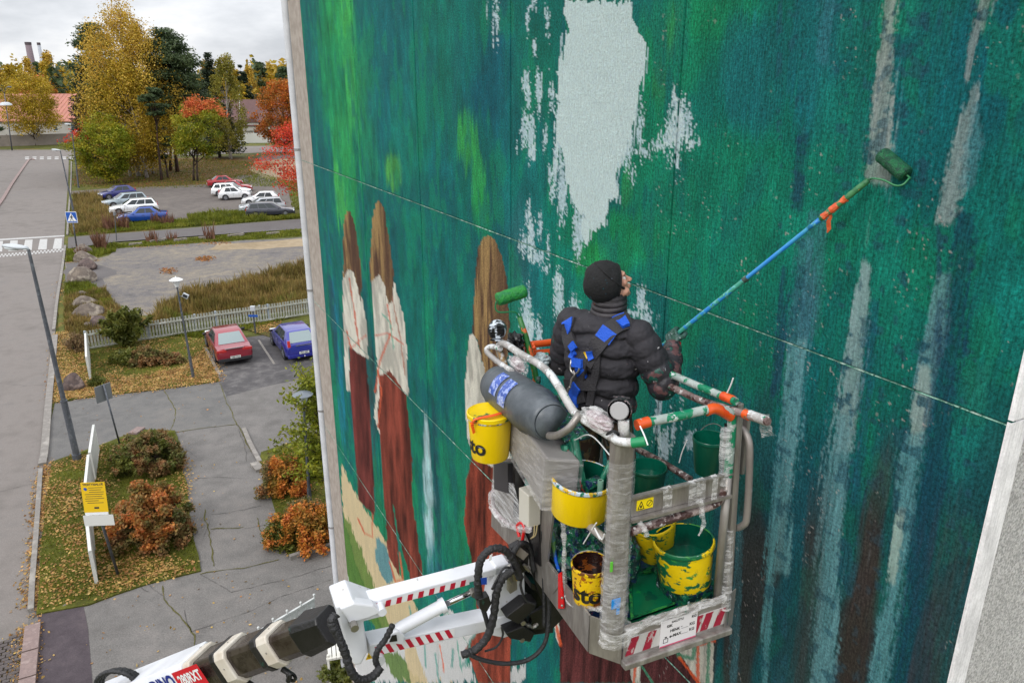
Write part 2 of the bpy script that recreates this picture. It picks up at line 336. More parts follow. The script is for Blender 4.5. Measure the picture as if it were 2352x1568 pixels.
# painted masses: centre x, y, half width, half height, colour, strength, raggedness
MASS = [
 (780,150,45,330,(38,120,62),.8,.6),(768,60,16,120,(62,140,66),.7,.8),(800,90,16,190,(88,150,64),.85,.7),(812,200,22,150,(78,140,66),.7,.8),(790,330,26,120,(70,138,70),.6,.8),
 (800,430,28,130,(60,135,66),.8,.6),(782,460,16,90,(96,152,66),.7,.9),(812,560,22,90,(48,124,62),.5,.8),(880,60,60,120,(18,92,84),.5,.7),(840,250,26,200,(44,118,72),.6,.8),
 (905,395,22,50,(104,138,58),.9,.5),(940,300,40,160,(26,104,84),.6,.7),(930,100,60,160,(16,84,88),.5,.7),(1000,150,60,300,(26,106,80),.5,.7),(870,240,20,120,(18,92,96),.5,.7),
 (1075,330,22,75,(82,148,60),.8,.9),(1098,420,18,80,(70,140,62),.8,.9),(1110,490,26,60,(52,138,60),.7,.7),(1130,160,60,140,(16,72,88),.7,.8),(1080,80,40,120,(18,96,80),.5,.7),
 (1010,420,30,160,(14,84,88),.6,.8),(1060,600,60,140,(14,96,84),.5,.7),(960,640,40,200,(18,100,82),.5,.8),(1010,800,50,200,(14,88,86),.6,.8),(985,780,18,120,(30,120,70),.6,.8),
 (1180,260,40,200,(24,84,86),.6,.8),(1230,180,60,160,(22,100,74),.6,.8),(1210,420,50,140,(18,110,94),.7,.7),(1260,520,60,120,(14,112,92),.7,.7),(1320,560,60,80,(22,110,70),.6,.7),
 (1215,560,50,180,(36,92,92),.6,.8),(1190,700,24,260,(62,80,80),.6,.7),(1230,760,50,120,(18,110,100),.6,.7),(1310,650,60,100,(16,122,100),.7,.7),
 (1500,110,40,160,(30,126,66),.8,.6),(1580,80,90,160,(24,124,74),.7,.6),(1640,30,120,80,(34,136,70),.6,.6),(1540,60,20,90,(90,130,50),.5,.9),(1515,200,20,80,(84,120,44),.5,.9),
 (1480,320,70,140,(20,112,66),.7,.7),(1600,420,140,160,(20,112,78),.8,.5),(1740,430,120,160,(22,124,84),.7,.5),(1440,430,16,60,(70,130,50),.6,.8),(1420,560,70,90,(44,140,66),.7,.6),(1540,560,110,110,(22,116,78),.7,.6),
 (1360,600,40,50,(52,140,62),.8,.7),(1480,540,60,60,(40,128,64),.5,.8),(1400,520,60,40,(30,126,68),.8,.6),
 (1760,160,80,160,(34,88,98),.7,.7),(1700,130,50,120,(38,92,94),.6,.7),(1850,120,40,260,(36,86,104),.7,.7),(1890,150,26,200,(52,112,122),.6,.7),(1930,180,24,180,(58,118,128),.5,.8),
 (1990,300,120,260,(26,112,90),.7,.6),(1940,60,50,120,(40,84,100),.6,.7),(2080,150,60,260,(30,82,96),.6,.7),(2000,60,60,90,(34,124,92),.6,.7),(2060,30,60,60,(42,138,96),.6,.7),
 (1900,480,180,160,(28,124,94),.8,.5),(2050,520,140,150,(26,116,92),.7,.5),(1760,620,70,170,(22,112,82),.7,.5),(1680,560,60,140,(22,116,84),.7,.6),
 (2200,260,140,320,(22,84,98),.7,.5),(2300,520,120,240,(24,108,98),.7,.5),(2120,640,90,140,(24,112,94),.7,.6),(2300,140,90,200,(24,72,92),.6,.6),(2320,760,70,160,(26,118,104),.7,.5),(2040,700,70,120,(26,114,90),.7,.6),
 (1750,880,110,150,(18,96,66),.7,.6),(1700,760,70,90,(24,118,72),.7,.6),(1850,860,40,180,(24,84,92),.7,.7),(1600,700,70,110,(20,110,72),.7,.6),(1620,860,70,90,(16,84,86),.7,.7),(1580,760,30,110,(26,116,70),.6,.7),
 (1600,1000,110,150,(18,86,96),.7,.6),(1560,960,40,100,(26,118,104),.6,.7),(1760,1150,140,300,(24,82,96),.7,.6),(1740,1400,110,250,(28,74,84),.7,.6),(1850,1100,60,200,(30,72,80),.6,.7),
 (1930,980,90,200,(22,88,98),.5,.7),(2000,1200,60,300,(26,70,78),.5,.7),(2150,1150,140,260,(22,84,94),.6,.6),(2200,1050,90,180,(32,104,92),.7,.6),(2215,1010,40,110,(30,122,104),.8,.7),(2200,1330,80,220,(44,62,58),.7,.6),
 (2090,1300,60,400,(22,80,92),.6,.7),(1680,1300,40,300,(20,72,84),.6,.7),(2260,1180,60,240,(46,70,66),.6,.6),
(1830,1500,50,160,(54,60,62),.7,.7),(1740,1080,40,240,(44,54,60),.6,.8),
 # left lower: undergrowth, birch stem, trail
 (900,1250,110,220,(46,112,62),.7,.7),(960,1150,80,220,(24,96,78),.6,.7),(1060,1180,70,260,(36,110,74),.7,.7),(1090,1300,50,160,(46,108,60),.6,.8),(930,1060,40,160,(30,112,62),.6,.8),(770,900,14,260,(40,120,70),.5,.8),(775,800,9,260,(34,104,122),.8,.8),(765,740,7,160,(40,44,58),.7,.8),(850,880,16,160,(58,44,52),.6,.8),
 (990,1100,22,180,(30,78,76),.8,.6),(983,1060,9,110,(170,202,206),.9,.6),(988,1190,14,150,(160,196,200),.95,.7),(1000,1330,20,110,(70,106,112),.8,.7),(1005,1180,8,260,(40,52,62),.7,.7),
]
SKY = [(1300,0),(1298,40),(1308,70),(1296,95),(1290,130),(1278,165),(1284,200),(1276,225),(1288,240),(1286,262),(1276,290),(1284,330),(1296,355),(1300,400),(1306,440),(1316,455),(1318,470),(1330,490),(1346,500),(1338,540),(1346,566),(1354,550),(1358,528),(1372,536),(1388,520),(1396,470),(1416,455),(1420,440),(1414,420),(1424,385),(1440,340),(1450,320),(1452,290),(1462,215),(1476,185),(1482,130),(1480,90),(1468,80),(1462,60),(1452,40),(1448,0)]
PALE = [(1140,30,5,55),(1132,60,3,40),(1118,20,3,30),(1222,10,8,18),(1212,40,4,26),(1258,40,6,34),(1262,85,3,22),(1228,110,5,20),(1238,205,7,40),(1205,190,10,22),(1214,222,5,22),(1268,220,7,40),(1200,300,8,36),(1218,310,8,40),(1188,340,5,20),(1252,320,5,40),(1290,300,12,70),(1226,350,5,14),(1276,385,7,50),(1262,400,8,36),(1268,440,6,22),(1220,540,9,40),(1212,500,6,30),(1240,515,6,36),(1258,570,6,40),(1236,590,18,14),(1256,610,8,20),(1206,560,10,24),
        (1550,300,26,62),(1535,320,22,26),(1576,290,26,50),(1508,335,26,16),(1470,300,12,70),(1480,345,24,20),(1440,345,22,44),(1550,240,7,30),(1590,330,18,16),(1452,400,8,26),(1330,520,12,50),(1292,440,10,60),
        (1206,735,13,50),(1222,760,8,26),(1238,770,5,30),(1284,690,12,50),(1278,650,8,26),(1296,740,10,26),(1318,705,10,22),(1330,730,12,14),(1470,690,10,36),(1480,740,16,34),(1460,720,18,12),(1512,960,6,60),(1548,985,7,50),(1565,940,5,60),(1525,1020,14,30),(1580,1010,16,16)]
# birch stems on the right half: list of (x,y,half width) down the stem, colour, coverage
STEMS = [([(2045,0,18),(2038,90,15),(2030,190,18),(2022,290,20),(2010,400,24)],(176,188,184),.75),
 ([(1992,620,12),(1980,700,20),(1966,800,26),(1956,880,34),(1948,950,38),(1940,1030,40)],(150,184,186),.85),([(1936,960,24),(1934,1000,32),(1926,1100,34),(1918,1200,30),(1906,1300,32),(1896,1400,36),(1886,1568,36)],(104,160,168),.85),
 ([(2268,0,22),(2250,60,18),(2232,110,10),(2222,170,6)],(172,182,180),.55),([(2240,200,8),(2222,270,18),(2206,330,22),(2190,420,28),(2172,500,26)],(160,180,180),.7),([(2240,250,14),(2236,330,22),(2222,420,24)],(84,140,150),.6),
 ([(2170,640,20),(2160,700,26),(2150,780,30),(2120,880,26),(2112,960,26)],(110,156,166),.7),([(2125,860,12),(2112,930,22),(2104,1010,16)],(168,196,190),.8),([(2100,1010,32),(2082,1120,32),(2066,1250,30),(2052,1360,30),(2040,1450,26),(2024,1568,26)],(96,158,166),.85),([(2066,1180,16),(2058,1260,18),(2046,1330,14)],(178,208,196),.75),
 ([(1850,560,22),(1840,700,30),(1826,860,30),(1812,1000,28),(1800,1100,22)],(70,124,140),.6),([(1800,620,14),(1792,800,16),(1780,900,14)],(28,66,92),.8),([(1882,500,22),(1872,620,24),(1862,760,24)],(64,112,128),.5),([(1830,800,24),(1818,900,26),(1810,1050,24),(1796,1200,20),(1790,1300,22)],(110,170,176),.7),([(1790,1080,8),(1776,1200,12),(1764,1380,12),(1756,1568,10)],(96,164,172),.75),([(1700,1200,10),(1690,1400,12),(1684,1568,12)],(70,130,142),.6),
 ([(2220,500,30),(2200,700,34),(2180,860,34),(2160,1000,36),(2140,1150,40),(2120,1300,44),(2090,1568,50)],(18,66,88),.75),([(2010,700,16),(1990,860,18),(1980,1000,26),(1965,1150,26)],(26,88,110),.6),([(2160,700,10),(2150,820,12)],(20,54,84),.5),([(1896,0,18),(1888,130,14)],(60,120,136),.5),([(1838,320,18),(1830,470,14)],(24,52,84),.6),([(2235,860,30),(2230,960,26)],(34,130,112),.5),
 ([(1900,1040,16),(1888,1120,22),(1876,1210,20),(1862,1400,24),(1840,1568,26)],(66,54,48),.85),([(2060,960,16),(2040,1040,26),(2018,1150,32),(1990,1330,34),(1970,1450,30),(1950,1568,30)],(66,50,44),.9),([(2200,1090,40),(2190,1180,62),(2178,1300,66),(2160,1400,56),(2130,1568,40)],(66,54,48),.9),
 ([(1660,1040,10),(1650,1160,12)],(60,120,130),.5),([(1700,900,20),(1690,1060,24)],(34,84,106),.6)]
HAIRS = [[(790,505),(798,484),(808,488),(817,530),(826,590),(832,640),(828,690),(822,660),(812,625),(800,618),(789,640),(788,560)],
 [(856,500),(862,468),(871,461),(882,480),(893,550),(904,630),(902,690),(893,700),(885,660),(872,630),(860,640),(850,650),(850,600)],
 [(1098,570),(1112,544),(1124,540),(1138,552),(1152,590),(1164,640),(1170,740),(1166,820),(1158,880),(1150,940),(1128,960),(1118,930),(1120,880),(1108,830),(1096,780),(1084,764),(1088,700),(1092,620)]]
SHIRTS = [[(788,625),(800,614),(812,625),(824,665),(834,690),(842,750),(845,825),(838,822),(800,795),(805,900),(797,898),(791,820),(788,700)],
 [(853,645),(872,628),(886,655),(897,702),(905,650),(925,720),(935,800),(939,908),(926,905),(884,858),(872,870),(872,1000),(860,960),(868,850),(862,760)],
 [(1078,770),(1090,765),(1108,830),(1122,880),(1120,940),(1150,950),(1170,960),(1175,1060),(1130,1075),(1088,1048),(1074,1010),(1068,880)],
 [(1262,1372),(1275,1365),(1290,1420),(1292,1500),(1276,1462)],[(1640,1465),(1636,1568),(1602,1568),(1556,1500),(1520,1480),(1580,1450)],[(1440,1520),(1475,1500),(1472,1568),(1448,1568)]]
PANTS = [([(803,798),(840,822),(848,900),(856,1060),(861,1182),(840,1165),(826,1150),(812,1010),(803,880)],(104,44,40)),
 ([(873,862),(896,850),(934,908),(946,1060),(948,1150),(962,1260),(976,1345),(948,1345),(918,1240),(900,1140),(912,1240),(919,1326),(892,1275),(880,1100),(868,960)],(124,54,42)),
 ([(1086,1045),(1130,1072),(1180,1090),(1200,1300),(1176,1420),(1172,1568),(1100,1568),(1082,1520),(1068,1490),(1098,1440),(1086,1300),(1066,1200),(1072,1100)],(142,60,44)),
 ([(1276,1300),(1440,1500),(1452,1568),(1286,1568),(1284,1440)],(92,42,42)),([(1474,1500),(1550,1480),(1606,1568),(1470,1568)],(84,40,42))]
SKETCH = [([(802,640),(812,700),(820,760),(826,800)],2,(196,92,64)),([(796,760),(806,800),(840,770)],2,(196,92,64)),([(890,700),(900,760),(872,830),(862,900)],2.5,(200,90,60)),([(862,770),(890,765),(926,790)],2,(200,90,60)),([(900,680),(920,780),(930,860)],2,(170,120,100)),([(878,720),(896,740),(904,800)],2,(110,170,150)),([(868,850),(876,900),(868,980)],2,(200,90,60)),
 ([(822,1190),(838,1225),(855,1232),(856,1180)],2,(200,84,54)),([(895,1290),(908,1335),(925,1330),(918,1270)],2.5,(206,96,60)),
 ([(1268,1380),(1276,1430),(1288,1480)],4,(222,92,50)),([(1282,1370),(1276,1410)],4,(222,92,50)),([(1603,1440),(1603,1568)],5,(222,92,50)),([(1575,1475),(1608,1478),(1640,1470)],5,(222,92,50)),([(1628,1470),(1625,1568)],5,(70,140,110)),([(1548,1480),(1560,1505),(1592,1512),(1596,1480)],6,(70,140,110)),([(1560,1510),(1606,1568)],4,(222,92,50)),([(1462,1510),(1456,1568)],4,(222,92,50)),([(1468,1520),(1500,1568)],3,(70,140,110)),
 ([(1000,1500),(1004,1540),(1010,1568)],2,(90,160,150)),([(1040,1490),(1038,1530)],3,(80,150,140)),([(975,1480),(978,1530)],2,(90,160,150)),([(1060,1530),(1085,1490)],3,(80,150,140)),([(1120,1420),(1080,1470),(1070,1530)],3,(80,150,140)),([(990,1390),(985,1470)],2.5,(220,110,70)),([(1010,1480),(1020,1540)],2,(220,110,70)),([(1050,1470),(1060,1540)],2,(100,165,150)),([(940,1390),(950,1450)],2,(90,160,150))]
# stretches of wall not painted yet (bare pale render)
BARE = [[(790,1480),(1030,1400),(1100,1440),(1070,1500),(1095,1568),(780,1568),(760,1500)],[(1172,1540),(1200,1520),(1210,1568),(1170,1568)],[(775,1330),(803,1325),(806,1380),(780,1380)]]
def paint(PX, PY, U_, Z_):
    QX = 1176 + (PX - 1176) * (VPY - 784) / (VPY - PY)
    sm = fbm(U_ * 9, Z_ * 1.1, 11); s2 = fbm(U_ * 55, Z_ * 3.0, 21); s3 = fbm(U_ * 3, Z_ * .8, 31); gr = fbm(U_ * 90, Z_ * 60, 41, 2)
    jit = (sm - .5) * 1.3 + (s2 - .5) * 1.0
    base = lin((12, 98, 88))[None] * (1 + (s3 - .5)[:, None] * .5); b2 = lin((16, 78, 84))[None]
    w = sst(sm, .35, .7)[:, None]; C = base * (1 - w) + b2 * w
    def over(C, m, c): m = m[:, None]; return C * (1 - m) + c * m
    qx = lambda x, y: 1176 + (x - 1176) * (VPY - 784) / (VPY - y)
    teal = lambda c: lin(c) * (np.array([.70, 1.06, 1.22]) if c[1] > c[0] * 1.25 else 1.0) * (1 if c[1] < 125 or c[0] > 60 else .92)
    for (cx, cy, rx, ry, c, op, rg) in MASS:
        d = np.sqrt(((QX - qx(cx, cy)) / rx) ** 2 + ((PY - cy) / ry) ** 2)
        m = sst(1 - d + jit * rg, -.08, .42) * op
        C = over(C, m, teal(c)[None] * (1 + (s2 - .5)[:, None] * .7))
    # thin vertical brush variation, stronger where the roller ran dry
    patch = fbm(U_ * 5.5, Z_ * 3.2, 101, 4); C = C * (1 + (fbm(U_ * 130, Z_ * 5, 51, 3) - .5)[:, None] * .30) * (1 + (sm - .5)[:, None] * .3) * (1 + (patch - .5)[:, None] * .9)
    pb = sst(fbm(U_ * 7, Z_ * 2.2, 111, 4), .54, .66) * .5; C = over(C, pb, lin((28, 86, 92))[None] * (1 + 0 * s2)[:, None]); pg = sst(fbm(U_ * 6, Z_ * 2.6, 121, 4), .58, .68) * .45; C = over(C, pg, lin((22, 124, 84))[None] * (1 + 0 * s2)[:, None])
    kk = (.10 + .26 * sst(PX, 1250, 1600))[:, None] * (1 - sst(C[:, 0], .06, .12))[:, None] * (1 - .6 * sst(PY, 900, 1200) * sst(PX, 1500, 1700))[:, None]; C = C * (1 - kk) + (lin((20, 104, 86)) * (.75 + .5 * (patch[:, None]))) * kk
    dk = sst(PY + (sm - .5) * 260, 860, 1240) * sst(PX + (sm - .5) * 120, 1480, 1680); C = over(C, dk * .62, lin((30, 66, 76))[None] * (.6 + .8 * patch)[:, None]); bw_ = dk * sst(PY, 1000, 1300) * sst(fbm(U_ * 4.5, Z_ * .7, 191, 3), .48, .60) * .75; C = over(C, bw_, lin((60, 50, 46))[None] * (.6 + .8 * patch)[:, None])
    gw = sst(C[:, 1] / (C[:, 0] + 1e-4), 1.6, 3.0)[:, None]; C = C * (1 + gw * (np.array([.72, 1.22, 1.24]) - 1))
    for pts, c, op in STEMS:
        ys = [p[1] for p in pts]; xs = np.interp(PY, ys, [p[0] for p in pts]); ws = np.interp(PY, ys, [p[2] for p in pts])
        d = np.abs(PX - xs) / ws; e_ = np.minimum(sst(PY, ys[0] - 40, ys[0] + 25), 1 - sst(PY, ys[-1] - 25, ys[-1] + 40)) if ys[-1] < 1560 else sst(PY, ys[0] - 40, ys[0] + 25)
        m = (sst(1.45 - d + jit * 1.0, 0, 1.0) if c[0] > c[2] + 8 else sst(1.1 - d + jit * 1.1 + (gr - .5) * .9, 0, .55)) * sst(e_ + jit * .5, .2, .6) * op * (.55 + .6 * s2)
        if c[0] > c[2] + 8: m = m * .62 * sst(PY + jit * 160, ys[0] - 20, ys[0] + 260)
        C = over(C, np.clip(m, 0, 1), lin(c)[None] * (np.array([1, .92, .92]) if c[1] > 120 else 1) * (1 + (s2 - .5)[:, None] * .5))
        # bark marks
        m2 = sst(fbm(U_ * 14, Z_ * 16, 61, 3), .60, .68) * sst(1.0 - d, 0, .3) * (.6 if c[0] > 80 else 0)
        C = over(C, m2, lin((34, 84, 100))[None] * (1 + 0 * s2)[:, None])
    jx = PX + (s2 - .5) * 16 + (sm - .5) * 12; jy = PY + (sm - .5) * 34 + (s2 - .5) * 30
    skyc = lin((202, 222, 233))[None] * (1 + (gr - .5)[:, None] * .10)
    m = in_poly(jx, jy, SKY) & (PY < 590); m2_ = in_poly(jx + (s2 - .5) * 26, jy + (sm - .5) * 60, SKY) & (PY < 590); C = over(C, np.where(m, 1.0, np.where(m2_, .35 + .5 * gr, 0.0)), skyc)
    for (cx, cy, rx, ry) in PALE:
        d = np.sqrt(((PX - cx) / rx) ** 2 + ((PY - cy) / ry) ** 2)
        m = sst(1 - d + jit * 1.5 + (gr - .5) * 2.2, .0, .45); C = over(C, m * (.55 + .45 * gr), skyc)
    # sandy trail, grass and stream below the walking figures
    def poly(P, c, jx_=7, jy_=14, k=1.0, var=.5):
        nonlocal C
        m = in_poly(PX + (s2 - .5) * jx_, PY + (sm - .5) * jy_, P).astype(float) * k
        C = over(C, m, lin(c)[None] * (1 + (s2 - .5)[:, None] * var))
    poly([(783, 1060), (800, 1100), (835, 1165), (880, 1230), (925, 1330), (1040, 1568), (930, 1568), (860, 1400), (815, 1290), (788, 1180)], (206, 188, 150), 10, 20, 1, .25)
    poly([(865, 1232), (885, 1250), (905, 1320), (895, 1345), (875, 1320), (862, 1280)], (96, 140, 146), 8, 16)
    poly([(789, 1170), (815, 1230), (840, 1290), (880, 1400), (965, 1568), (930, 1568), (860, 1440), (806, 1380), (790, 1300)], (84, 118, 44), 14, 40, .9, .8)
    for P in BARE: poly(P, (206, 206, 206), 26, 50, 1, .12)
    poly([(860, 1450), (885, 1480), (930, 1520), (972, 1568), (915, 1568), (880, 1510)], (92, 120, 56), 12, 40, .95, .6)
    poly([(920, 1470), (950, 1480), (985, 1568), (945, 1568)], (206, 186, 144), 10, 30, .9, .3)
    for P in SHIRTS:
        m = in_poly(PX + (s2 - .5) * 6, PY + (sm - .5) * 8, P); f = sst(fbm(QX / 11.0, PY / 70.0 - QX / 22, 171, 4), .44, .66)[:, None]; g2 = sst(fbm(QX / 5, PY / 40 + QX / 9, 175, 2), .6, .7)[:, None] * .35
        cc = lin((218, 214, 202))[None] * (1 - f * .38) ; cc = (cc * (1 - g2) + lin((176, 164, 156))[None] * g2) * (1 + (s2 - .5)[:, None] * .2); C = np.where(m[:, None], cc, C)
    for P, c in PANTS:
        m = in_poly(PX + (s2 - .5) * 5, PY + (sm - .5) * 6, P)
        f = fbm(QX / 9.0, PY / 90.0 + QX / 40, 71, 3); cc = lin(c)[None] * np.array([.80, .92, .92]) * (1 + (f - .5)[:, None] * 2.4) * (1 + (s2 - .5)[:, None] * .5)
        C = np.where(m[:, None], cc, C)
    for P in HAIRS:
        m = in_poly(PX + (s2 - .5) * 5, PY + (sm - .5) * 8, P)
        f = sst(fbm(QX / 6.0, PY / 150.0 + QX / 90, 81, 4), .36, .64)[:, None]; qm = np.array([qx(*p_) for p_ in P]); f = f * (1 - .75 * sst((QX - qm.mean()) / (np.ptp(qm) + 1e-6), -.05, .25))[:, None]; cc = (lin((158, 128, 84))[None] * f + lin((82, 58, 46))[None] * (1 - f)) * (1 + (s2 - .5)[:, None] * .6)
        C = np.where(m[:, None], cc, C)
    for pts, wd, c in SKETCH:
        d = np.full(PX.shape, 1e9)
        for a, b in zip(pts[:-1], pts[1:]): d = np.minimum(d, seg_d(PX + (s2 - .5) * 3, PY, a, b))
        m = sst(1 - d / wd + (gr - .5) * 1.0, 0, .4); C = over(C, m * .85, lin(c)[None] * np.ones((len(PX), 1)))
    # tiny chips where the pale render shows between the grains
    m = sst(fbm(U_ * 70, Z_ * 60, 91, 2), .80, .86) * sst(fbm(U_ * 4, Z_ * 3, 95, 2), .52, .7) * (PX > 1500) * .7; C = over(C, m, lin((186, 176, 172))[None] * np.ones((len(PX), 1)))
    return np.clip(C, 0.002, .85)
def wall_material(name, mode):
    m = bpy.data.materials.new(name); m.use_nodes = True; t = m.node_tree; N = t.nodes; Lk = t.links; b = N['Principled BSDF']
    b.inputs['Roughness'].default_value = .72; b.inputs['Specular IOR Level'].default_value = .15
    c3 = N.new('ShaderNodeTexCoord'); q = N.new('ShaderNodeMapping'); q.inputs['Rotation'].default_value = (0, 0, WAZ); Lk.new(c3.outputs['Object'], q.inputs[0])
    if mode == 'mural':
        at = N.new('ShaderNodeVertexColor'); at.layer_name = 'paint'; col = at.outputs[0]
    else:
        z = N.new('ShaderNodeTexNoise'); z.inputs['Scale'].default_value = 6 if mode != 'grain' else 90; z.inputs['Detail'].default_value = 8
        r = N.new('ShaderNodeValToRGB'); ca, cb = {'bare': ((150, 140, 132), (168, 158, 150)), 'white': ((214, 212, 214), (236, 234, 236)), 'grain': ((196, 194, 193), (252, 250, 249))}[mode]
        r.color_ramp.elements[0].color = srgb(*ca); r.color_ramp.elements[1].color = srgb(*cb); r.color_ramp.elements[0].position = .38; r.color_ramp.elements[1].position = .6
        Lk.new(q.outputs[0], z.inputs['Vector']); Lk.new(z.outputs[0], r.inputs[0]); col = r.outputs[0]
    # stipple: grains of render, and fine ribs from casting
    g1 = N.new('ShaderNodeTexNoise'); g1.inputs['Scale'].default_value = 62; g1.inputs['Detail'].default_value = 6; g1.inputs['Roughness'].default_value = .78; Lk.new(q.outputs[0], g1.inputs['Vector'])
    m2 = N.new('ShaderNodeMapping'); m2.inputs['Scale'].default_value = (110, 110, 11); Lk.new(q.outputs[0], m2.inputs[0])
    g2 = N.new('ShaderNodeTexNoise'); g2.inputs['Scale'].default_value = 1; g2.inputs['Detail'].default_value = 4; Lk.new(m2.outputs[0], g2.inputs['Vector'])
    ad = N.new('ShaderNodeMath'); ad.operation = 'ADD'; Lk.new(g1.outputs[0], ad.inputs[0]); Lk.new(g2.outputs[0], ad.inputs[1])
    bp = N.new('ShaderNodeBump'); bp.inputs['Strength'].default_value = 1.0 if mode in ('mural', 'grain') else .2; bp.inputs['Distance'].default_value = .03
    Lk.new(ad.outputs[0], bp.inputs['Height']); Lk.new(bp.outputs[0], b.inputs['Normal'])
    gm = N.new('ShaderNodeMapRange'); gm.inputs['From Min'].default_value = .36; gm.inputs['From Max'].default_value = .62
    gm.inputs['To Min'].default_value = .50 if mode == 'mural' else .85; gm.inputs['To Max'].default_value = 1.62 if mode == 'mural' else 1.05; Lk.new(g1.outputs[0], gm.inputs[0])
    gm2 = N.new('ShaderNodeMapRange'); gm2.inputs['From Min'].default_value = .36; gm2.inputs['From Max'].default_value = .6; gm2.inputs['To Min'].default_value = .78 if mode == 'mural' else .95; gm2.inputs['To Max'].default_value = 1.14; Lk.new(g2.outputs[0], gm2.inputs[0])
    mu = N.new('ShaderNodeMath'); mu.operation = 'MULTIPLY'; Lk.new(gm.outputs[0], mu.inputs[0]); Lk.new(gm2.outputs[0], mu.inputs[1])
    mx2 = N.new('ShaderNodeMix'); mx2.data_type = 'RGBA'; mx2.blend_type = 'MULTIPLY'; mx2.inputs[0].default_value = 1; mode == 'mural' and Lk.new(at.outputs['Alpha'], mx2.inputs[0]); Lk.new(col, mx2.inputs[6]); Lk.new(mu.outputs[0], mx2.inputs[7]); Lk.new(mx2.outputs[2], b.inputs['Base Color'])
    return m
M_MURAL = wall_material('painted_render', 'mural'); M_BARE = wall_material('bare_render', 'bare'); M_WHITE = wall_material('pale_concrete', 'white'); M_GRAIN = wall_material('exposed_aggregate', 'grain')
M_CORE = mat('joint_concrete', srgb(120, 150, 140), .9)
UE, UW, UC = 1.50, 13.15, 14.05     # right end of the mural, its painted left end, the far corner
ZJ = [-.02, 1.24, 3.86, 6.48, 9.10, 11.72, 14.34, 16.96]; UJ = [UE, 3.67, 5.83, 8.05, 10.3, UW]
bld = empty('apartment_building', wallpt((UE + UC) / 2, 0, 8)); tag(bld, 'tall apartment block whose gable carries a half finished forest mural with walking figures', 'building')
bl0 = bld.location.copy()
def wloc(u, z, w=0.0): return wallpt(u, z, w) - bl0
def wbox(mb, u0, u1, z0, z1, w0, w1):
    P = [wloc(u, z, w) for w in (w0, w1) for z in (z0, z1) for u in (u0, u1)]
    return mb.add(P, [(0, 1, 3, 2), (5, 4, 6, 7), (0, 4, 5, 1), (2, 3, 7, 6), (0, 2, 6, 4), (1, 5, 7, 3)])
core = MB(); wbox(core, UE + .02, UC - .02, -.02, 17, .03, 16.0); core.build('wall_core', M_CORE, bld)
G_ = .0055
def grid_lines(a, b, scale_fn):
    out = [a]
    while out[-1] < b:
        out.append(out[-1] + max(.003, min(.2, scale_fn(out[-1]))))
    out[-1] = b
    if len(out) > 2 and out[-1] - out[-2] < .001: out.pop(-2)
    return np.array(out)
def usc(u):
    a = to_px(wallpt(u, 11)); b = to_px(wallpt(u + .01, 11)); return .01 / max(1e-6, math.hypot(a[0] - b[0], a[1] - b[1])) * 2.9
def zsc_for(u):
    def f(z):
        a = to_px(wallpt(u, z)); b = to_px(wallpt(u, z + .01)); return .01 / max(1e-6, math.hypot(a[0] - b[0], a[1] - b[1])) * 3.1
    return f
def mural_panel(u0, u1, z0, z1):
    u0 += G_; u1 -= G_; z0 += G_; z1 -= G_
    us = grid_lines(u0, u1, usc); zs = grid_lines(z0, z1, zsc_for(u0)); Ug, Zg = np.meshgrid(us, zs); Uf = Ug.ravel(); Zf = Zg.ravel()
    X = WD.x * Uf + WN.x * DW; Y = WD.y * Uf + WN.y * DW; dz = Zf - CAM_H; f = Y * CP - dz * SP; v = -(dz * CP + Y * SP)
    PX = CX_ + F_ * X / f; PY = CY_ + F_ * v / f
    col = paint(PX, PY, Uf, Zf); nu, nzz = len(us), len(zs)
    V = np.stack([X - bl0.x, Y - bl0.y, Zf - bl0.z], 1); i = np.arange((nzz - 1) * (nu - 1)); r_, c_ = i // (nu - 1), i % (nu - 1); a = r_ * nu + c_
    Fq = np.stack([a, a + nu, a + nu + 1, a + 1], 1)
    # return edges into the joint
    rim = [j for j in range(nu)] + [k * nu + nu - 1 for k in range(1, nzz)] + [(nzz - 1) * nu + j for j in range(nu - 2, -1, -1)] + [k * nu for k in range(nzz - 2, 0, -1)]
    k0 = len(V); V2 = V[rim] + np.array([WN.x, WN.y, 0]) * .028; n = len(rim); Fr = np.array([[rim[j], rim[(j + 1) % n], k0 + (j + 1) % n, k0 + j] for j in range(n)])
    V = np.concatenate([V, V2]); Fq = np.concatenate([Fq, Fr]); me = arr_mesh('panel', V, Fq)
    ca = me.color_attributes.new('paint', 'FLOAT_COLOR', 'POINT'); cc = np.ones((len(V), 4), np.float32); al = 1 - .68 * sst(col.sum(1) / 3, .12, .5); cc[:len(col), 3] = al; cc[:len(col), :3] = col; cc[len(col):, :3] = col[rim] * .8; ca.data.foreach_set('color', cc.ravel())
    me.materials.append(M_MURAL); o = bpy.data.objects.new('panel', me); link(o); o.parent = bld
for i in range(len(UJ) - 1):
    for k in range(len(ZJ) - 1):
        u0, u1, z0, z1 = UJ[i], UJ[i + 1], ZJ[k], ZJ[k + 1]
        cs = [to_px(wallpt(u, z)) for u in (u0, u1) for z in (z0, z1)]
        if max(c[0] for c in cs) > -20 and min(c[0] for c in cs) < 2400 and min(c[1] for c in cs) < 1620 and max(c[1] for c in cs) > -60 and z0 > 1: mural_panel(u0, u1, z0, z1)
        else:
            pb = MB(); wbox(pb, u0 + G_, u1 - G_, z0 + G_, z1 - G_, 0, .028); pb.build('panel', M_WHITE, bld)
for k in range(len(ZJ) - 1):
    pb = MB(); wbox(pb, UW + G_ * .3, UC, ZJ[k] + G_, ZJ[k + 1] - G_, 0, .028); pb.build('panel', M_BARE, bld)
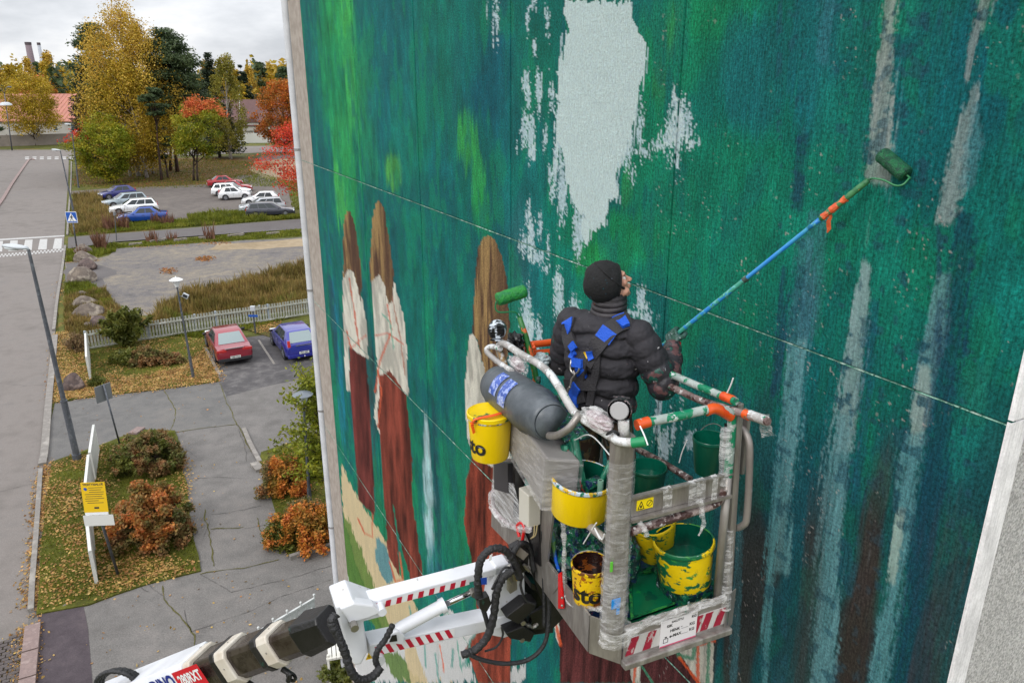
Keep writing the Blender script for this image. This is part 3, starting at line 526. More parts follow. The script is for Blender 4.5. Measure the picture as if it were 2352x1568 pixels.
# side facade seen past the near corner: smooth pale edge strip, then aggregate panels
ZS = [-.02, 1.3, 3.92, 6.54, 9.16, 11.74, 14.36, 16.9]
for k in range(len(ZS) - 1):
    a = MB(); P = lambda w, z, d: wloc(UE - d, z, w)
    def sb(mb, w0, w1, z0, z1, d0, d1):
        Q = [P(w, z, d) for d in (d0, d1) for z in (z0, z1) for w in (w0, w1)]
        mb.add(Q, [(0, 1, 3, 2), (5, 4, 6, 7), (0, 4, 5, 1), (2, 3, 7, 6), (0, 2, 6, 4), (1, 5, 7, 3)])
    sb(a, -.003, .105, ZS[k] + .005, ZS[k + 1] - .005, -.02, .0); a.build('corner_strip', M_WHITE, bld, fix=True)
    w = .112
    while w < 6:
        a = MB(); sb(a, w, w + 2.95, ZS[k] + .005, ZS[k + 1] - .005, -.02, -.001); a.build('panel', M_GRAIN, bld, fix=True); w += 2.96
    a = MB(); sb(a, w, 15.9, ZS[k] + .005, ZS[k + 1] - .005, -.02, -.001); a.build('panel', M_GRAIN, bld, fix=True)
rf = MB(); wbox(rf, UE - .25, UC + .25, 17, 17.35, -.25, 16.2); rf.build('roof', mat('roof_felt', srgb(70, 70, 74), .8), bld)
# pale lime runs along the horizontal joints
sealm = mat('joint_seal', srgb(150, 196, 180), .8, cols=[srgb(40, 110, 92), srgb(190, 214, 204)], scale=14, contrast=.12)
for z in ZJ[3:6]:
    a = MB()
    nseg = 60
    for s_ in range(nseg):
        u0 = UE + .01 + (UC - UE - .02) * s_ / nseg; u1 = UE + .01 + (UC - UE - .02) * (s_ + .96) / nseg
        hh = random.uniform(.0012, .0045); wbox(a, u0, u1, z - hh, z + hh, -.0015 - hh * .4, .02)
    a.build('joint_seal', sealm, bld)
# rain pipe at the far corner
M_PIPE = mat('pipe_enamel', srgb(214, 216, 222), .4, cols=[srgb(190, 192, 198)], scale=3, spec=.5)
dp = empty('downpipe', wallpt(UC + .09, 0, -.02)); tag(dp, 'white rain downpipe running up the far corner of the mural wall', 'downpipe')
a = MB(); a.tube([(0, 0, .25), (0, 0, 17.1)], .07, 14); a.build('pipe', M_PIPE, dp, smooth=True, auto=40)
a = MB(); a.tube([(0, 0, .25), (-.05, -.1, .12), (-.1, -.22, .06)], .068, 12); a.build('outlet', M_PIPE, dp, smooth=True, auto=40)
for z in (1.5, 4.1, 6.8, 9.3, 11.9, 14.6):
    a = MB(); a.lathe([(.071, -.02), (.076, -.02), (.076, .02), (.071, .02)], (0, 0, z), 14); a.box((.06, .06, z), (.05, .05, .03), rz=.4); a.build('pipe_clip', mat('clip_steel', srgb(150, 148, 150), .5, metal=.3), dp)
# ================================================================== ground, roads, lots, kerbs, verges
def sheet(name, pts, z, m, th=0.0, kind='structure', wob=0.0, px=True, sub=1.2):
    """flat sheet (or low slab) whose outline runs through surveyed points, its edge slightly ragged"""
    P = [G(*p) if px else Vector((p[0], p[1], 0)) for p in pts]; out = []
    n = len(P)
    for i in range(n):
        a, b = P[i], P[(i + 1) % n]; L = (b - a).length; k = max(1, min(40, int(L / sub))) if wob else 1
        for j in range(k):
            q = a.lerp(b, j / k)
            if wob and j: q = q + Vector((random.uniform(-wob, wob), random.uniform(-wob, wob), 0))
            out.append(Vector((q.x, q.y, 0)))
    me = bpy.data.meshes.new(name); bm = bmesh.new(); vs = [bm.verts.new((v.x, v.y, z)) for v in out]; f = bm.faces.new(vs)
    if f.normal.z < 0: f.normal_flip()
    bm.normal_update()
    if f.normal.z < 0: f.normal_flip()
    if th:
        r = bmesh.ops.extrude_face_region(bm, geom=[f]); bmesh.ops.translate(bm, verts=[e for e in r['geom'] if isinstance(e, bmesh.types.BMVert)], vec=(0, 0, th))
        bmesh.ops.recalc_face_normals(bm, faces=bm.faces)
    bmesh.ops.triangulate(bm, faces=bm.faces)
    bm.to_mesh(me); bm.free(); me.materials.append(m); o = bpy.data.objects.new(name, me); link(o)
    if kind: o['kind'] = kind
    return o
def ground_mat(name, stops, s1=.25, s2=3.0, fine=40.0, rough=.9, bump=.5, grain=.25, mixw=.5):
    """large patches blended with medium mottling and fine speckle"""
    m = bpy.data.materials.new(name); m.use_nodes = True; t = m.node_tree; N = t.nodes; Lk = t.links; b = N['Principled BSDF']; b.inputs['Roughness'].default_value = rough; b.inputs['Specular IOR Level'].default_value = .25
    c3 = N.new('ShaderNodeTexCoord')
    def nz(s, d=6, r=.6):
        z = N.new('ShaderNodeTexNoise'); z.inputs['Scale'].default_value = s; z.inputs['Detail'].default_value = d; z.inputs['Roughness'].default_value = r; Lk.new(c3.outputs['Object'], z.inputs['Vector']); return z
    a, c, f = nz(s1, 5), nz(s2, 7, .65), nz(fine, 3, .7)
    mm = N.new('ShaderNodeMix'); mm.data_type = 'FLOAT'; mm.inputs[0].default_value = mixw; Lk.new(a.outputs[0], mm.inputs[2]); Lk.new(c.outputs[0], mm.inputs[3])
    r = N.new('ShaderNodeValToRGB'); el = r.color_ramp.elements; k = len(stops)
    for i, cc in enumerate(stops):
        p = .37 + .26 * i / (k - 1)
        if i == 0: el[0].position = p; el[0].color = cc
        elif i == k - 1: el[-1].position = p; el[-1].color = cc
        else: q = el.new(p); q.color = cc
    Lk.new(mm.outputs[0], r.inputs[0])
    g = N.new('ShaderNodeMapRange'); g.inputs['From Min'].default_value = .3; g.inputs['From Max'].default_value = .7; g.inputs['To Min'].default_value = 1 - grain; g.inputs['To Max'].default_value = 1 + grain; Lk.new(f.outputs[0], g.inputs[0])
    mu = N.new('ShaderNodeMix'); mu.data_type = 'RGBA'; mu.blend_type = 'MULTIPLY'; mu.inputs[0].default_value = 1; Lk.new(r.outputs[0], mu.inputs[6]); Lk.new(g.outputs[0], mu.inputs[7]); Lk.new(mu.outputs[2], b.inputs['Base Color'])
    if 'asphalt' in name:
        v = N.new('ShaderNodeTexVoronoi'); v.inputs['Scale'].default_value = 30; Lk.new(c3.outputs['Object'], v.inputs['Vector']); vr = N.new('ShaderNodeMapRange'); vr.inputs['From Min'].default_value = 0; vr.inputs['From Max'].default_value = .45; vr.inputs['To Min'].default_value = 1.22; vr.inputs['To Max'].default_value = .93; Lk.new(v.outputs['Distance'], vr.inputs[0])
        st = nz(.55, 8, .7); sr = N.new('ShaderNodeMapRange'); sr.inputs['From Min'].default_value = .58; sr.inputs['From Max'].default_value = .72; sr.inputs['To Min'].default_value = 1; sr.inputs['To Max'].default_value = .80; Lk.new(st.outputs[0], sr.inputs[0])
        mq = N.new('ShaderNodeMath'); mq.operation = 'MULTIPLY'; Lk.new(vr.outputs[0], mq.inputs[0]); Lk.new(sr.outputs[0], mq.inputs[1]); m5 = N.new('ShaderNodeMix'); m5.data_type = 'RGBA'; m5.blend_type = 'MULTIPLY'; m5.inputs[0].default_value = 1; Lk.new(mu.outputs[2], m5.inputs[6]); Lk.new(mq.outputs[0], m5.inputs[7]); Lk.new(m5.outputs[2], b.inputs['Base Color'])
    bp = N.new('ShaderNodeBump'); bp.inputs['Strength'].default_value = bump; bp.inputs['Distance'].default_value = .03; Lk.new(f.outputs[0], bp.inputs['Height']); Lk.new(bp.outputs[0], b.inputs['Normal'])
    return m
KG = .54       # how much darker real ground is than it looks in the picture
def gc(r, g, b, k=KG): return shade(srgb(r, g, b), k)
M_GRASS = ground_mat('meadow_grass', [gc(96, 84, 40), gc(98, 104, 42), gc(120, 122, 52), gc(150, 118, 62)], .12, 1.6, 14, bump=.7, grain=.35)
M_LAWN = ground_mat('lawn_grass', [gc(84, 84, 28), gc(106, 110, 34), gc(136, 134, 52)], .5, 4, 22, bump=.8, grain=.4)
M_LITTER = ground_mat('forest_floor', [gc(92, 86, 38), gc(118, 94, 50), gc(142, 104, 66)], .1, 1.1, 12, bump=.6, grain=.3)
M_ROAD = ground_mat('road_asphalt', [gc(146, 139, 134), gc(162, 154, 149), gc(153, 147, 143)], .1, .8, 60, grain=.16, bump=.25)
M_DRIVE = ground_mat('drive_asphalt', [gc(132, 128, 125), gc(148, 144, 141), gc(164, 158, 154)], .18, 1.5, 26, grain=.24, bump=.3)
M_DRIVE2 = ground_mat('smooth_asphalt', [gc(126, 124, 123), gc(140, 138, 136), gc(150, 146, 142)], .3, 2, 30, grain=.14, bump=.2)
M_PARK = ground_mat('parking_asphalt', [gc(90, 88, 90), gc(112, 109, 110), gc(148, 144, 143)], .22, 2.0, 30, grain=.18, bump=.25)
M_DARK = ground_mat('patched_asphalt', [gc(92, 82, 88), gc(104, 94, 100), gc(122, 110, 114)], .4, 3, 40, grain=.16, bump=.2)
M_PATH = ground_mat('path_asphalt', [gc(122, 117, 117), gc(134, 129, 128)], .2, 1, 30, grain=.12, bump=.2)
M_GRAVEL = ground_mat('gravel_lot', [gc(116, 108, 104), gc(132, 124, 119), gc(148, 139, 130)], .1, 1.2, 16, grain=.25, bump=.4)
M_GRAVEL2 = ground_mat('stony_lot', [gc(116, 112, 112), gc(136, 131, 130), gc(154, 146, 136), gc(174, 162, 144)], .12, 1.4, 14, grain=.28, bump=.5)
M_SAND = ground_mat('sand', [gc(168, 148, 116), gc(206, 186, 156)], .2, 2, 20, grain=.12, bump=.2)
M_KERB = mat('kerb_concrete', gc(176, 170, 164, .6), .85, cols=[gc(150, 144, 138, .6), gc(190, 184, 176, .6)], scale=2, bump=.3, bscale=40)
M_KERBP = mat('kerb_granite', gc(176, 152, 146, .6), .8, cols=[gc(156, 134, 130, .6), gc(192, 170, 164, .6)], scale=6, bump=.3, bscale=60)
M_PAINT = mat('road_paint', gc(214, 214, 212, .72), .6, cols=[gc(180, 178, 176, .7)], scale=6, contrast=.2)
M_WORN = mat('worn_paint', gc(176, 168, 156, .65), .7, cols=[gc(130, 126, 124, .6)], scale=9, contrast=.12)

g_ = MB(); g_.add([(-2000, -600, -.03), (2000, -600, -.03), (2000, 2400, -.03), (-2000, 2400, -.03)], [(0, 1, 2, 3)]); tag(g_.build('ground', M_GRASS), kind='structure')
# asphalt that everything near the houses lies on
sheet('yard_asphalt', [(-25, 2), (12, 2), (20, 12), (8, 36), (1.5, 44.0), (-17.5, 36.8), (-19.2, 30.5), (-13, 12)], .0, M_DRIVE, px=False)
sheet('road', [(158, 362), (157, 410), (152, 480), (146, 570), (134, 680), (122, 820), (108, 950), (98, 1080), (86, 1200), (75, 1320), (66, 1420), (56, 1560), (30, 2050), (-1500, 2050), (-2600, 900), (-900, 500), (-500, 380)], .004, M_ROAD)
sheet('cross_road', [(-900, 371), (-900, 347), (160, 344), (345, 347), (530, 336.5), (700, 334), (900, 334), (900, 348), (700, 349), (530, 353), (345, 362), (170, 366)], .012, M_ROAD)
# kerb that separates the side lane, and its pale strip
def strip(name, pts, w, z, th, m, kind='structure', parent=None, px=True, n=6):
    P = spline([G(*p) if px else Vector((p[0], p[1], 0)) for p in pts], n) if len(pts) > 2 else [G(*p) if px else Vector((p[0], p[1], 0)) for p in pts]
    mb = MB(); vs = []; k = len(P)
    for i, q in enumerate(P):
        d = (P[min(i + 1, k - 1)] - P[max(i - 1, 0)]); d.z = 0; d.normalize(); s = Vector((d.y, -d.x, 0)) * w / 2
        vs += [Vector((q.x, q.y, z)) + s, Vector((q.x, q.y, z)) - s, Vector((q.x, q.y, z + th)) - s, Vector((q.x, q.y, z + th)) + s]
    fs = []
    for i in range(k - 1):
        a, b = i * 4, i * 4 + 4
        fs += [(a + 2, a + 3, b + 3, b + 2), (a + 3, a, b, b + 3), (a + 1, a + 2, b + 2, b + 1)]
    fs += [(0, 3, 2, 1), (k * 4 - 4, k * 4 - 3, k * 4 - 2, k * 4 - 1)]
    mb.add(vs, fs); o = mb.build(name, m, parent, fix=True)
    if kind: o['kind'] = kind
    return o
strip('lane_kerb', [(-60, 540), (0, 468), (30, 420), (66, 368)], .35, .0, .13, M_KERBP)
strip('lane_kerb', [(66, 368), (74, 366), (78, 368)], .35, .0, .13, M_KERBP)
# verge between road kerb and lots (grass), laid as low slabs
sheet('verge', [(166, 366), (166, 410), (162, 470), (158, 540), (163, 541), (240, 533), (420, 520), (560, 510), (706, 500), (760, 498), (760, 380), (700, 352), (600, 351), (345, 364), (180, 367)], .0, M_GRASS, .04, wob=.12)
sheet('forest_floor', [(168, 425), (230, 425), (330, 432), (480, 425), (590, 400), (640, 376), (600, 362), (500, 362), (330, 366), (180, 370)], .048, M_LITTER, px=True, wob=.3)
sheet('gravel_lot', [(163, 440), (250, 434), (400, 428), (478, 424), (560, 402), (640, 408), (668, 440), (672, 492), (640, 494), (560, 492), (505, 486), (440, 503), (390, 512), (290, 511), (262, 490), (238, 462), (220, 446), (164, 447)], .056, M_GRAVEL, wob=.15)
sheet('sand_patch', [(584, 372), (640, 366), (720, 366), (720, 412), (660, 416), (610, 412), (574, 392)], .060, M_SAND, wob=.3)
sheet('track', [(590, 362), (640, 357), (740, 356), (740, 362), (640, 366), (600, 372)], .064, M_GRAVEL, wob=.3)
sheet('side_path', [(157, 546), (240, 539), (420, 526), (560, 514), (706, 503), (780, 498), (780, 519), (706, 526), (600, 533), (450, 543), (270, 556), (156, 572)], .052, M_PATH)
sheet('verge', [(151, 577), (270, 561), (450, 548), (600, 538), (706, 530), (780, 525), (780, 800), (705, 800), (520, 742), (345, 768), (195, 800), (205, 870), (130, 925), (135, 800), (132, 700), (142, 640)], .0, M_GRASS, .035, wob=.12)
sheet('stony_lot', [(270, 572), (330, 566), (450, 560), (600, 552), (706, 545), (780, 540), (780, 580), (705, 606), (620, 634), (520, 656), (430, 676), (370, 700), (345, 726), (270, 726), (262, 700), (244, 674), (190, 648), (150, 652), (150, 604), (210, 598), (250, 588)], .041, M_GRAVEL2, wob=.25)
sheet('sand_patch', [(500, 560), (600, 556), (706, 549), (780, 545), (780, 556), (706, 566), (600, 574), (480, 575)], .045, M_SAND, wob=.3)
sheet('asphalt_apron', [(152, 606), (205, 602), (268, 622), (268, 632), (235, 640), (244, 672), (196, 656), (148, 652)], .045, M_PATH, wob=.1)
# parking court
sheet('parking_court', [(482, 792), (560, 776), (640, 764), (760, 745), (800, 760), (800, 840), (760, 856), (620, 885), (520, 910), (504, 878)], .004, M_PARK)
sheet('drive', [(118, 1062), (110, 1000), (126, 926), (250, 910), (366, 896), (503, 878), (522, 912), (544, 974), (405, 992), (300, 1000), (240, 1020), (130, 1064)], .008, M_DRIVE2)
# lawns
sheet('lawn', [(195, 802), (345, 768), (474, 780), (504, 876), (366, 895), (250, 908), (128, 924), (131, 870), (138, 800), (160, 770)], .0, M_LAWN, .045, wob=.05, sub=.7)
sheet('lawn', [(118, 1063), (135, 1056), (240, 1020), (320, 988), (402, 990), (420, 1060), (432, 1140), (440, 1220), (462, 1312), (340, 1342), (205, 1390), (84, 1412), (92, 1300), (102, 1180)], .0, M_LAWN, .045, wob=.05, sub=.7)
sheet('shrub_bed', [(596, 1062), (612, 1100), (634, 1180), (640, 1240), (668, 1286), (780, 1256), (800, 1000), (735, 860), (735, 830), (760, 1040), (690, 1010), (600, 1040)], .0, M_LAWN, .05, wob=.04, sub=.7)
sheet('patched_drive', [(88, 1412), (130, 1396), (192, 1392), (202, 1440), (212, 1560), (240, 2000), (40, 2000), (78, 1568)], .008, M_DARK)
# kerbs
strip('road_kerb', [(150, 566), (143, 620), (132, 690), (124, 760)], .16, 0, .12, M_KERB)
strip('road_kerb', [(127, 772), (122, 830), (112, 930), (104, 1030), (98, 1068)], .26, 0, .10, M_KERB)
strip('road_kerb', [(94, 1080), (84, 1230), (76, 1330), (72, 1404)], .14, 0, .10, M_KERB)
strip('road_kerb', [(164, 372), (163, 420), (157, 500), (155, 540)], .16, 0, .10, M_KERB)
for k in range(4):
    a_, b_ = 1440 + k * 62, 1440 + (k + 1) * 62 - 3
    f = lambda y: 77 - (y - 1440) * .10
    strip('kerb_stone', [(f(a_), a_), (f(b_), b_)], .34, 0, .11, M_KERBP)
strip('bed_kerb', [(666, 1284), (700, 1273), (735, 1263)], .13, 0, .13, M_KERB)
strip('bed_kerb', [(738, 1262), (790, 1248)], .13, 0, .13, M_KERB)
strip('bed_kerb', [(560, 985), (575, 1020), (597, 1062)], .16, 0, .07, M_KERB)
strip('bed_kerb', [(584, 1066), (598, 1082)], .30, 0, .1, M_KERB)
strip('bed_kerb', [(472, 800), (487, 830), (505, 862)], .14, 0, .07, M_KERB)
strip('bed_kerb', [(305, 1000), (325, 986)], .35, 0, .12, M_KERBP)
# painted markings
strip('bay_line', [(594, 781), (630, 836)], .11, .010, .002, M_WORN)
strip('bay_line', [(484, 812), (500, 854)], .11, .010, .002, M_WORN)
strip('bay_line', [(712, 765), (745, 800)], .11, .010, .002, M_WORN)
for k in range(6):                                              # near zebra crossing, seen beyond the lamp head
    x = 142 - k * 34; ya = 548 + k * 1.6; yb = 572 + k * 1.6
    sheet('zebra_stripe', [(x - 16, ya), (x + 1, ya - .6), (x - 1, yb - .6), (x - 21, yb)], .010, M_PAINT)
sheet('zebra_line', [(148, 543), (-60, 556), (-60, 552.5), (148, 540.5)], .010, M_PAINT)
for r_ in range(2):
    for k in range(26):
        x = 146 - k * 8.2 - (4.1 if r_ else 0); y = 571 + k * .72 + r_ * 3.6 + (0.3 if r_ else 0)
        sheet('speed_table_mark', [(x, y), (x - 4.3, y + .4), (x - 4.6, y + 3.8), (x - .3, y + 3.4)], .010, M_PAINT)
for k in range(7):                                              # far crossing
    x = 170 - k * 17
    for y in (360.5, 364.2): sheet('zebra_stripe', [(x - 10, y), (x - 1, y - .2), (x - 1.6, y + 2.0), (x - 11, y + 2.2)], .020, M_PAINT)
# cobbled strip at the bottom left: setts laid in rows, each one a stone
M_SETT = mat('granite_sett', gc(122, 112, 108, .55), .8, cols=[gc(96, 88, 86, .55), gc(142, 130, 126, .55)], scale=9, bump=.4, bscale=50, island=.2)
M_JOINTS = ground_mat('mossy_joint', [gc(74, 78, 34), gc(92, 76, 50)], 1, 6, 30)
cob = sheet('cobble_strip', [(-60, 1492), (0, 1476), (56, 1448), (58, 1500), (40, 1700), (20, 2050), (-500, 2050)], .010, M_JOINTS)
smesh = []
for v in range(4):
    a = MB(); a.box((0, 0, 0), (.155 + .012 * v, .105 + .004 * v, .05), taper=.86, ch=.018); smesh.append(a.mesh('sett'))
    smesh[-1].materials.append(M_SETT)
c0 = G(20, 1568); n_s = 0
dirr = (G(40, 1560) - G(56, 1450)).normalized(); prp = Vector((dirr.y, -dirr.x, 0))
for i in range(-4, 30):
    for j in range(-8, 14):
        q = G(54, 1452) + dirr * (i * .118) + prp * (j * .178 + (.089 if i % 2 else 0) + .12) + Vector((random.uniform(-.008, .008), random.uniform(-.008, .008), 0))
        x, y = to_px(q)
        if -60 < x < 54 + max(0, (1568 - y)) * 0 and 1452 - (54 - x) * -.52 < y + 2 < 1700 and x < 58 - (y - 1450) * .12 and n_s < 290:
            o = bpy.data.objects.new('sett', smesh[(i * 7 + j) % 4]); link(o); o.location = (q.x, q.y, .016 + random.uniform(-.004, .006)); o.rotation_euler = (random.uniform(-.04, .04), random.uniform(-.04, .04), math.atan2(prp.y, prp.x) + random.uniform(-.06, .06)); o.parent = cob; n_s += 1
# cracks: thin dark or mossy seams in the asphalt
M_MOSS = mat('moss', gc(128, 118, 56, .55), .95, cols=[gc(96, 96, 40, .5), gc(150, 136, 84, .55)], scale=20, bump=.6, bscale=60)
M_CRACK = mat('crack', gc(104, 100, 98, .45), .95)
def crack(pts, w, m, z=.013):
    P = [G(*p) for p in pts]; Q = []
    for a, b in zip(P[:-1], P[1:]):
        k = max(2, int((b - a).length / .16))
        for j in range(k): Q.append(a.lerp(b, j / k))
    Q.append(P[-1]); d0 = (P[-1] - P[0]).normalized(); s = Vector((d0.y, -d0.x, 0)); vs = []; off = 0
    for q in Q:
        off = off * .8 + random.uniform(-.03, .03); ww = w * random.uniform(.25, 1.1) / 2; c = q + s * off
        vs += [(c + s * ww)[:2] + (z,) if False else (c.x + s.x * ww, c.y + s.y * ww, z), (c.x - s.x * ww, c.y - s.y * ww, z)]
    return vs, [(2 * i, 2 * i + 1, 2 * i + 3, 2 * i + 2) for i in range(len(Q) - 1)]
cm = MB(); ck = MB()
for pts in [[(376, 898), (390, 920), (402, 938), (404, 960), (392, 990)],[(402, 992), (470, 982), (544, 974)],[(505, 880), (520, 920), (545, 975), (580, 1040)],[(372, 1345), (385, 1390), (420, 1430), (442, 1460), (438, 1510)],[(460, 1318), (520, 1305), (560, 1303), (640, 1286)],[(470, 1170), (480, 1230), (490, 1300)],[(484, 1216), (560, 1210)],[(590, 1190), (606, 1240)],[(640, 1190), (650, 1230)]]:
    cm.add(*crack(pts, .045, 0))
for pts in [[(460, 1318), (500, 1342), (530, 1360), (620, 1340), (760, 1300)],[(440, 1450), (500, 1430), (580, 1400), (640, 1370), (700, 1350), (760, 1330)],[(430, 1100), (500, 1094), (560, 1100)],[(486, 1180), (560, 1170), (600, 1160)],[(545, 975), (562, 1030), (566, 1060)],[(300, 1340), (340, 1360)],[(480, 1195), (470, 1240)],[(0, 880), (60, 886), (100, 884)],[(0, 1130), (80, 1110)],[(140, 980), (180, 970), (250, 960)],[(610, 1050), (640, 1100)],[(425, 1030), (452, 1050)],[(560, 1215), (640, 1200)],[(340, 1340), (372, 1368)],[(440, 1452), (425, 1400)]]:
    ck.add(*crack(pts, .016, 0))
tag(cm.build('mossy_crack', M_MOSS), kind='structure'); tag(ck.build('asphalt_crack', M_CRACK), kind='structure')
# concrete wheel stops along the far edge of the stony lot
M_BLOCK = mat('block_concrete', gc(180, 172, 160, .6), .9, cols=[gc(140, 130, 120, .6), gc(196, 190, 180, .6)], scale=3, bump=.5, bscale=30)
WS = [((296, 566), (328, 563)), ((344, 559), (383, 553)), ((400, 556), (430, 552)), ((456, 550), (486, 548)), ((523, 546), (562, 541)), ((612, 541), (643, 538)), ((691, 537), (722, 534))]
wl = ['rough broken concrete kerb block lying leftmost beside the stony lot', 'long mossy concrete kerb block second from the left by the lot', 'short grey kerb block with dry leaves, third from the left', 'white topped kerb block beside a dry weed, fourth from the left', 'long pale grey kerb block in bright grass, fifth from the left', 'weathered kerb block in grass, second from the right edge by the building', 'white kerb block end closest to the rain pipe']
for i, (a, b) in enumerate(WS):
    A, B = G(*a), G(*b); mb = MB(); d = B - A; mb.box((0, 0, .11), (d.length, .28, .22), taper=.94)
    o = mb.build('kerb_block', M_BLOCK, bevel=.02); o.location = (A + B) / 2 + Vector((0, 0, .03)); o.rotation_euler = (0, 0, math.atan2(d.y, d.x)); tag(o, wl[i], 'kerb block', 'concrete kerb blocks along the stony lot')
# boulders
M_ROCK = mat('boulder_granite', gc(152, 138, 124, .6), .9, cols=[gc(116, 104, 96, .6), gc(186, 174, 158, .65)], scale=1.6, bump=.9, bscale=9, contrast=.14)
M_ROCK2 = mat('boulder_pink', gc(128, 108, 102, .55), .9, cols=[gc(92, 78, 76, .55), gc(156, 136, 128, .6)], scale=2.2, bump=.9, bscale=9, contrast=.14)
def boulder(px, py, w, d, h, rz, label, m=M_ROCK, seed=0):
    rd = random.Random(seed); bm = bmesh.new(); bmesh.ops.create_icosphere(bm, subdivisions=4, radius=1)
    cuts = [(Vector((rd.uniform(-1, 1), rd.uniform(-1, 1), rd.uniform(-.1, 1))).normalized(), rd.uniform(.55, .88)) for _ in range(13)]
    for v in bm.verts:
        p = v.co.copy()
        for n_, k in cuts:
            q = p.dot(n_)
            if q > k: p -= n_ * (q - k) * .92
        nn = math.sin(p.x * 7 + seed) * math.cos(p.y * 6) * .02 + math.sin(p.z * 11 + p.x * 5) * .015
        p *= 1 + nn; v.co = Vector((p.x * w * .43, p.y * d * .43, p.z * h * .54 + h * .30))
    me = bpy.data.meshes.new('boulder'); bm.to_mesh(me); bm.free(); me.polygons.foreach_set('use_smooth', [True] * len(me.polygons)); me.set_sharp_from_angle(angle=R(28)); me.materials.append(m)
    o = bpy.data.objects.new('boulder', me); link(o); o.location = G(px, py); o.rotation_euler = (0, 0, rz); tag(o, label, 'boulder', 'boulders along the road verge')
boulder(193, 583, 1.7, 1.3, 1.0, .3, 'small round grey boulder at the far end of the boulder row by the path', seed=3)
boulder(196, 600, 2.2, 1.4, 1.0, .1, 'rounded tan boulder second from the far end of the row', seed=5)
boulder(200, 618, 2.2, 1.6, 1.1, -.6, 'ridged brown boulder with a sharp crest, third from the far end', M_ROCK2, 7)
boulder(190, 648, 2.3, 1.7, 1.5, .2, 'biggest blocky boulder with a flat top at the lot entrance', seed=22)
boulder(188, 681, 1.1, .7, .5, 0, 'small pale flat boulder just past the entrance gap', seed=13)
boulder(196, 702, 1.9, 1.5, .9, .2, 'grey boulder with a low dome behind the long pale one', seed=17)
boulder(203, 728, 2.1, 1.4, 1.1, .5, 'long pale boulder tilting up to the right in the weeds', seed=19)
boulder(205, 752, .7, .6, .45, .5, 'small sandy boulder wedged beside the last dark one', seed=23)
boulder(231, 756, 1.5, 1.5, 1.1, .2, 'dark rough boulder closest to the picket fence', M_ROCK2, 29)
boulder(170, 893, 1.25, 1.0, .95, .2, 'lone brown boulder in fallen leaves beside the tall street lamp', M_ROCK2, 31)
boulder(150, 1391, .2, .12, .08, 1, 'little white stone at the corner of the leafy lawn', M_BLOCK, 41)
# ================================================================== vegetation
def leaf_quads(C, size, rg, flat=0.0, aspect=1.6, droop=0.0):
    """one rhombic leaf blade per centre in C (n,3)"""
    n = len(C); a = rg.normal(size=(n, 3)); a[:, 2] *= (1 - flat) ; a[:, 2] -= droop; a /= np.linalg.norm(a, axis=1)[:, None] + 1e-9
    b = rg.normal(size=(n, 3)); b[:, 2] *= (1 - flat * .7); b -= a * (a * b).sum(1)[:, None]; b /= np.linalg.norm(b, axis=1)[:, None] + 1e-9
    s = size * rg.uniform(.6, 1.35, (n, 1)); A = a * s * .5 * aspect; B = b * s * .5
    V = np.stack([C - A, C + B * .9 - A * .1, C + A, C - B * .9 - A * .1], 1).reshape(-1, 3); F4 = np.arange(4 * n).reshape(-1, 4); return V, F4
def leaf_obj(name, V, Fq, m, parent=None):
    me = arr_mesh(name, V, Fq); me.materials.append(m); o = bpy.data.objects.new(name, me); link(o)
    if parent: o.parent = parent
    return o
def crown_pts(kind, h, w, n, rg, base=.25, nc=70):
    """clump centres and leaf points for one crown: height h, width w, crown starts at base*h"""
    cl = []
    if kind == 'spruce':
        for i in range(nc):
            t = rg.uniform(0, 1) ** .8; z = h * (base + (1 - base) * (1 - t) ); r = w / 2 * (1 - (z / h - base) / (1 - base)) ** .85 + .15; a = rg.uniform(0, 2 * np.pi); q = rg.uniform(.3, 1) ** .6
            cl.append((r * q * np.cos(a), r * q * np.sin(a), z - r * q * .28, r * .26 + .2, .22 + .02 * r))
    elif kind == 'pine':
        for i in range(nc):
            z = rg.uniform(base, 1.0); k = np.sin(np.clip((z - base) / (1 - base), 0, 1) * np.pi * .86 + .42) ** .8; r = w / 2 * max(.2, k); a = rg.uniform(0, 2 * np.pi); q = rg.uniform(.25, 1) ** .6
            cl.append((r * q * np.cos(a), r * q * np.sin(a), z * h + q * .3, w * .085, w * .03))
    elif kind == 'birch':
        for i in range(nc):
            t = rg.uniform(0, 1); k = np.sin(np.clip(t * .93 + .07, 0, 1) ** .75 * np.pi) ** .7; r = w / 2 * max(.12, k); a = rg.uniform(0, 2 * np.pi); q = rg.uniform(.2, 1) ** .55
            cl.append((r * q * np.cos(a), r * q * np.sin(a), h * (base + (1 - base) * t), w * .042, w * .10))
    else:
        for i in range(nc):
            d = rg.normal(size=3); d /= np.linalg.norm(d); q = rg.uniform(.35, 1) ** .45; hz = h * (1 - base) / 2; lob = 1 + .22 * np.sin(3 * np.arctan2(d[1], d[0]) + h) + .12 * np.sin(5 * d[2] + w)
            cl.append((d[0] * q * w / 2 * lob, d[1] * q * w / 2 * lob, h * base + hz + d[2] * q * hz, w * .07, w * .05))
    cl = np.array(cl); idx = rg.integers(0, len(cl), n); g = rg.normal(size=(n, 3)); g = np.clip(g, -1.9, 1.9)
    P = cl[idx, :3] + g * np.stack([cl[idx, 3], cl[idx, 3], cl[idx, 4]], 1)
    if kind == 'birch': P[:, 2] -= np.abs(g[:, 2]) * .1
    return P, cl
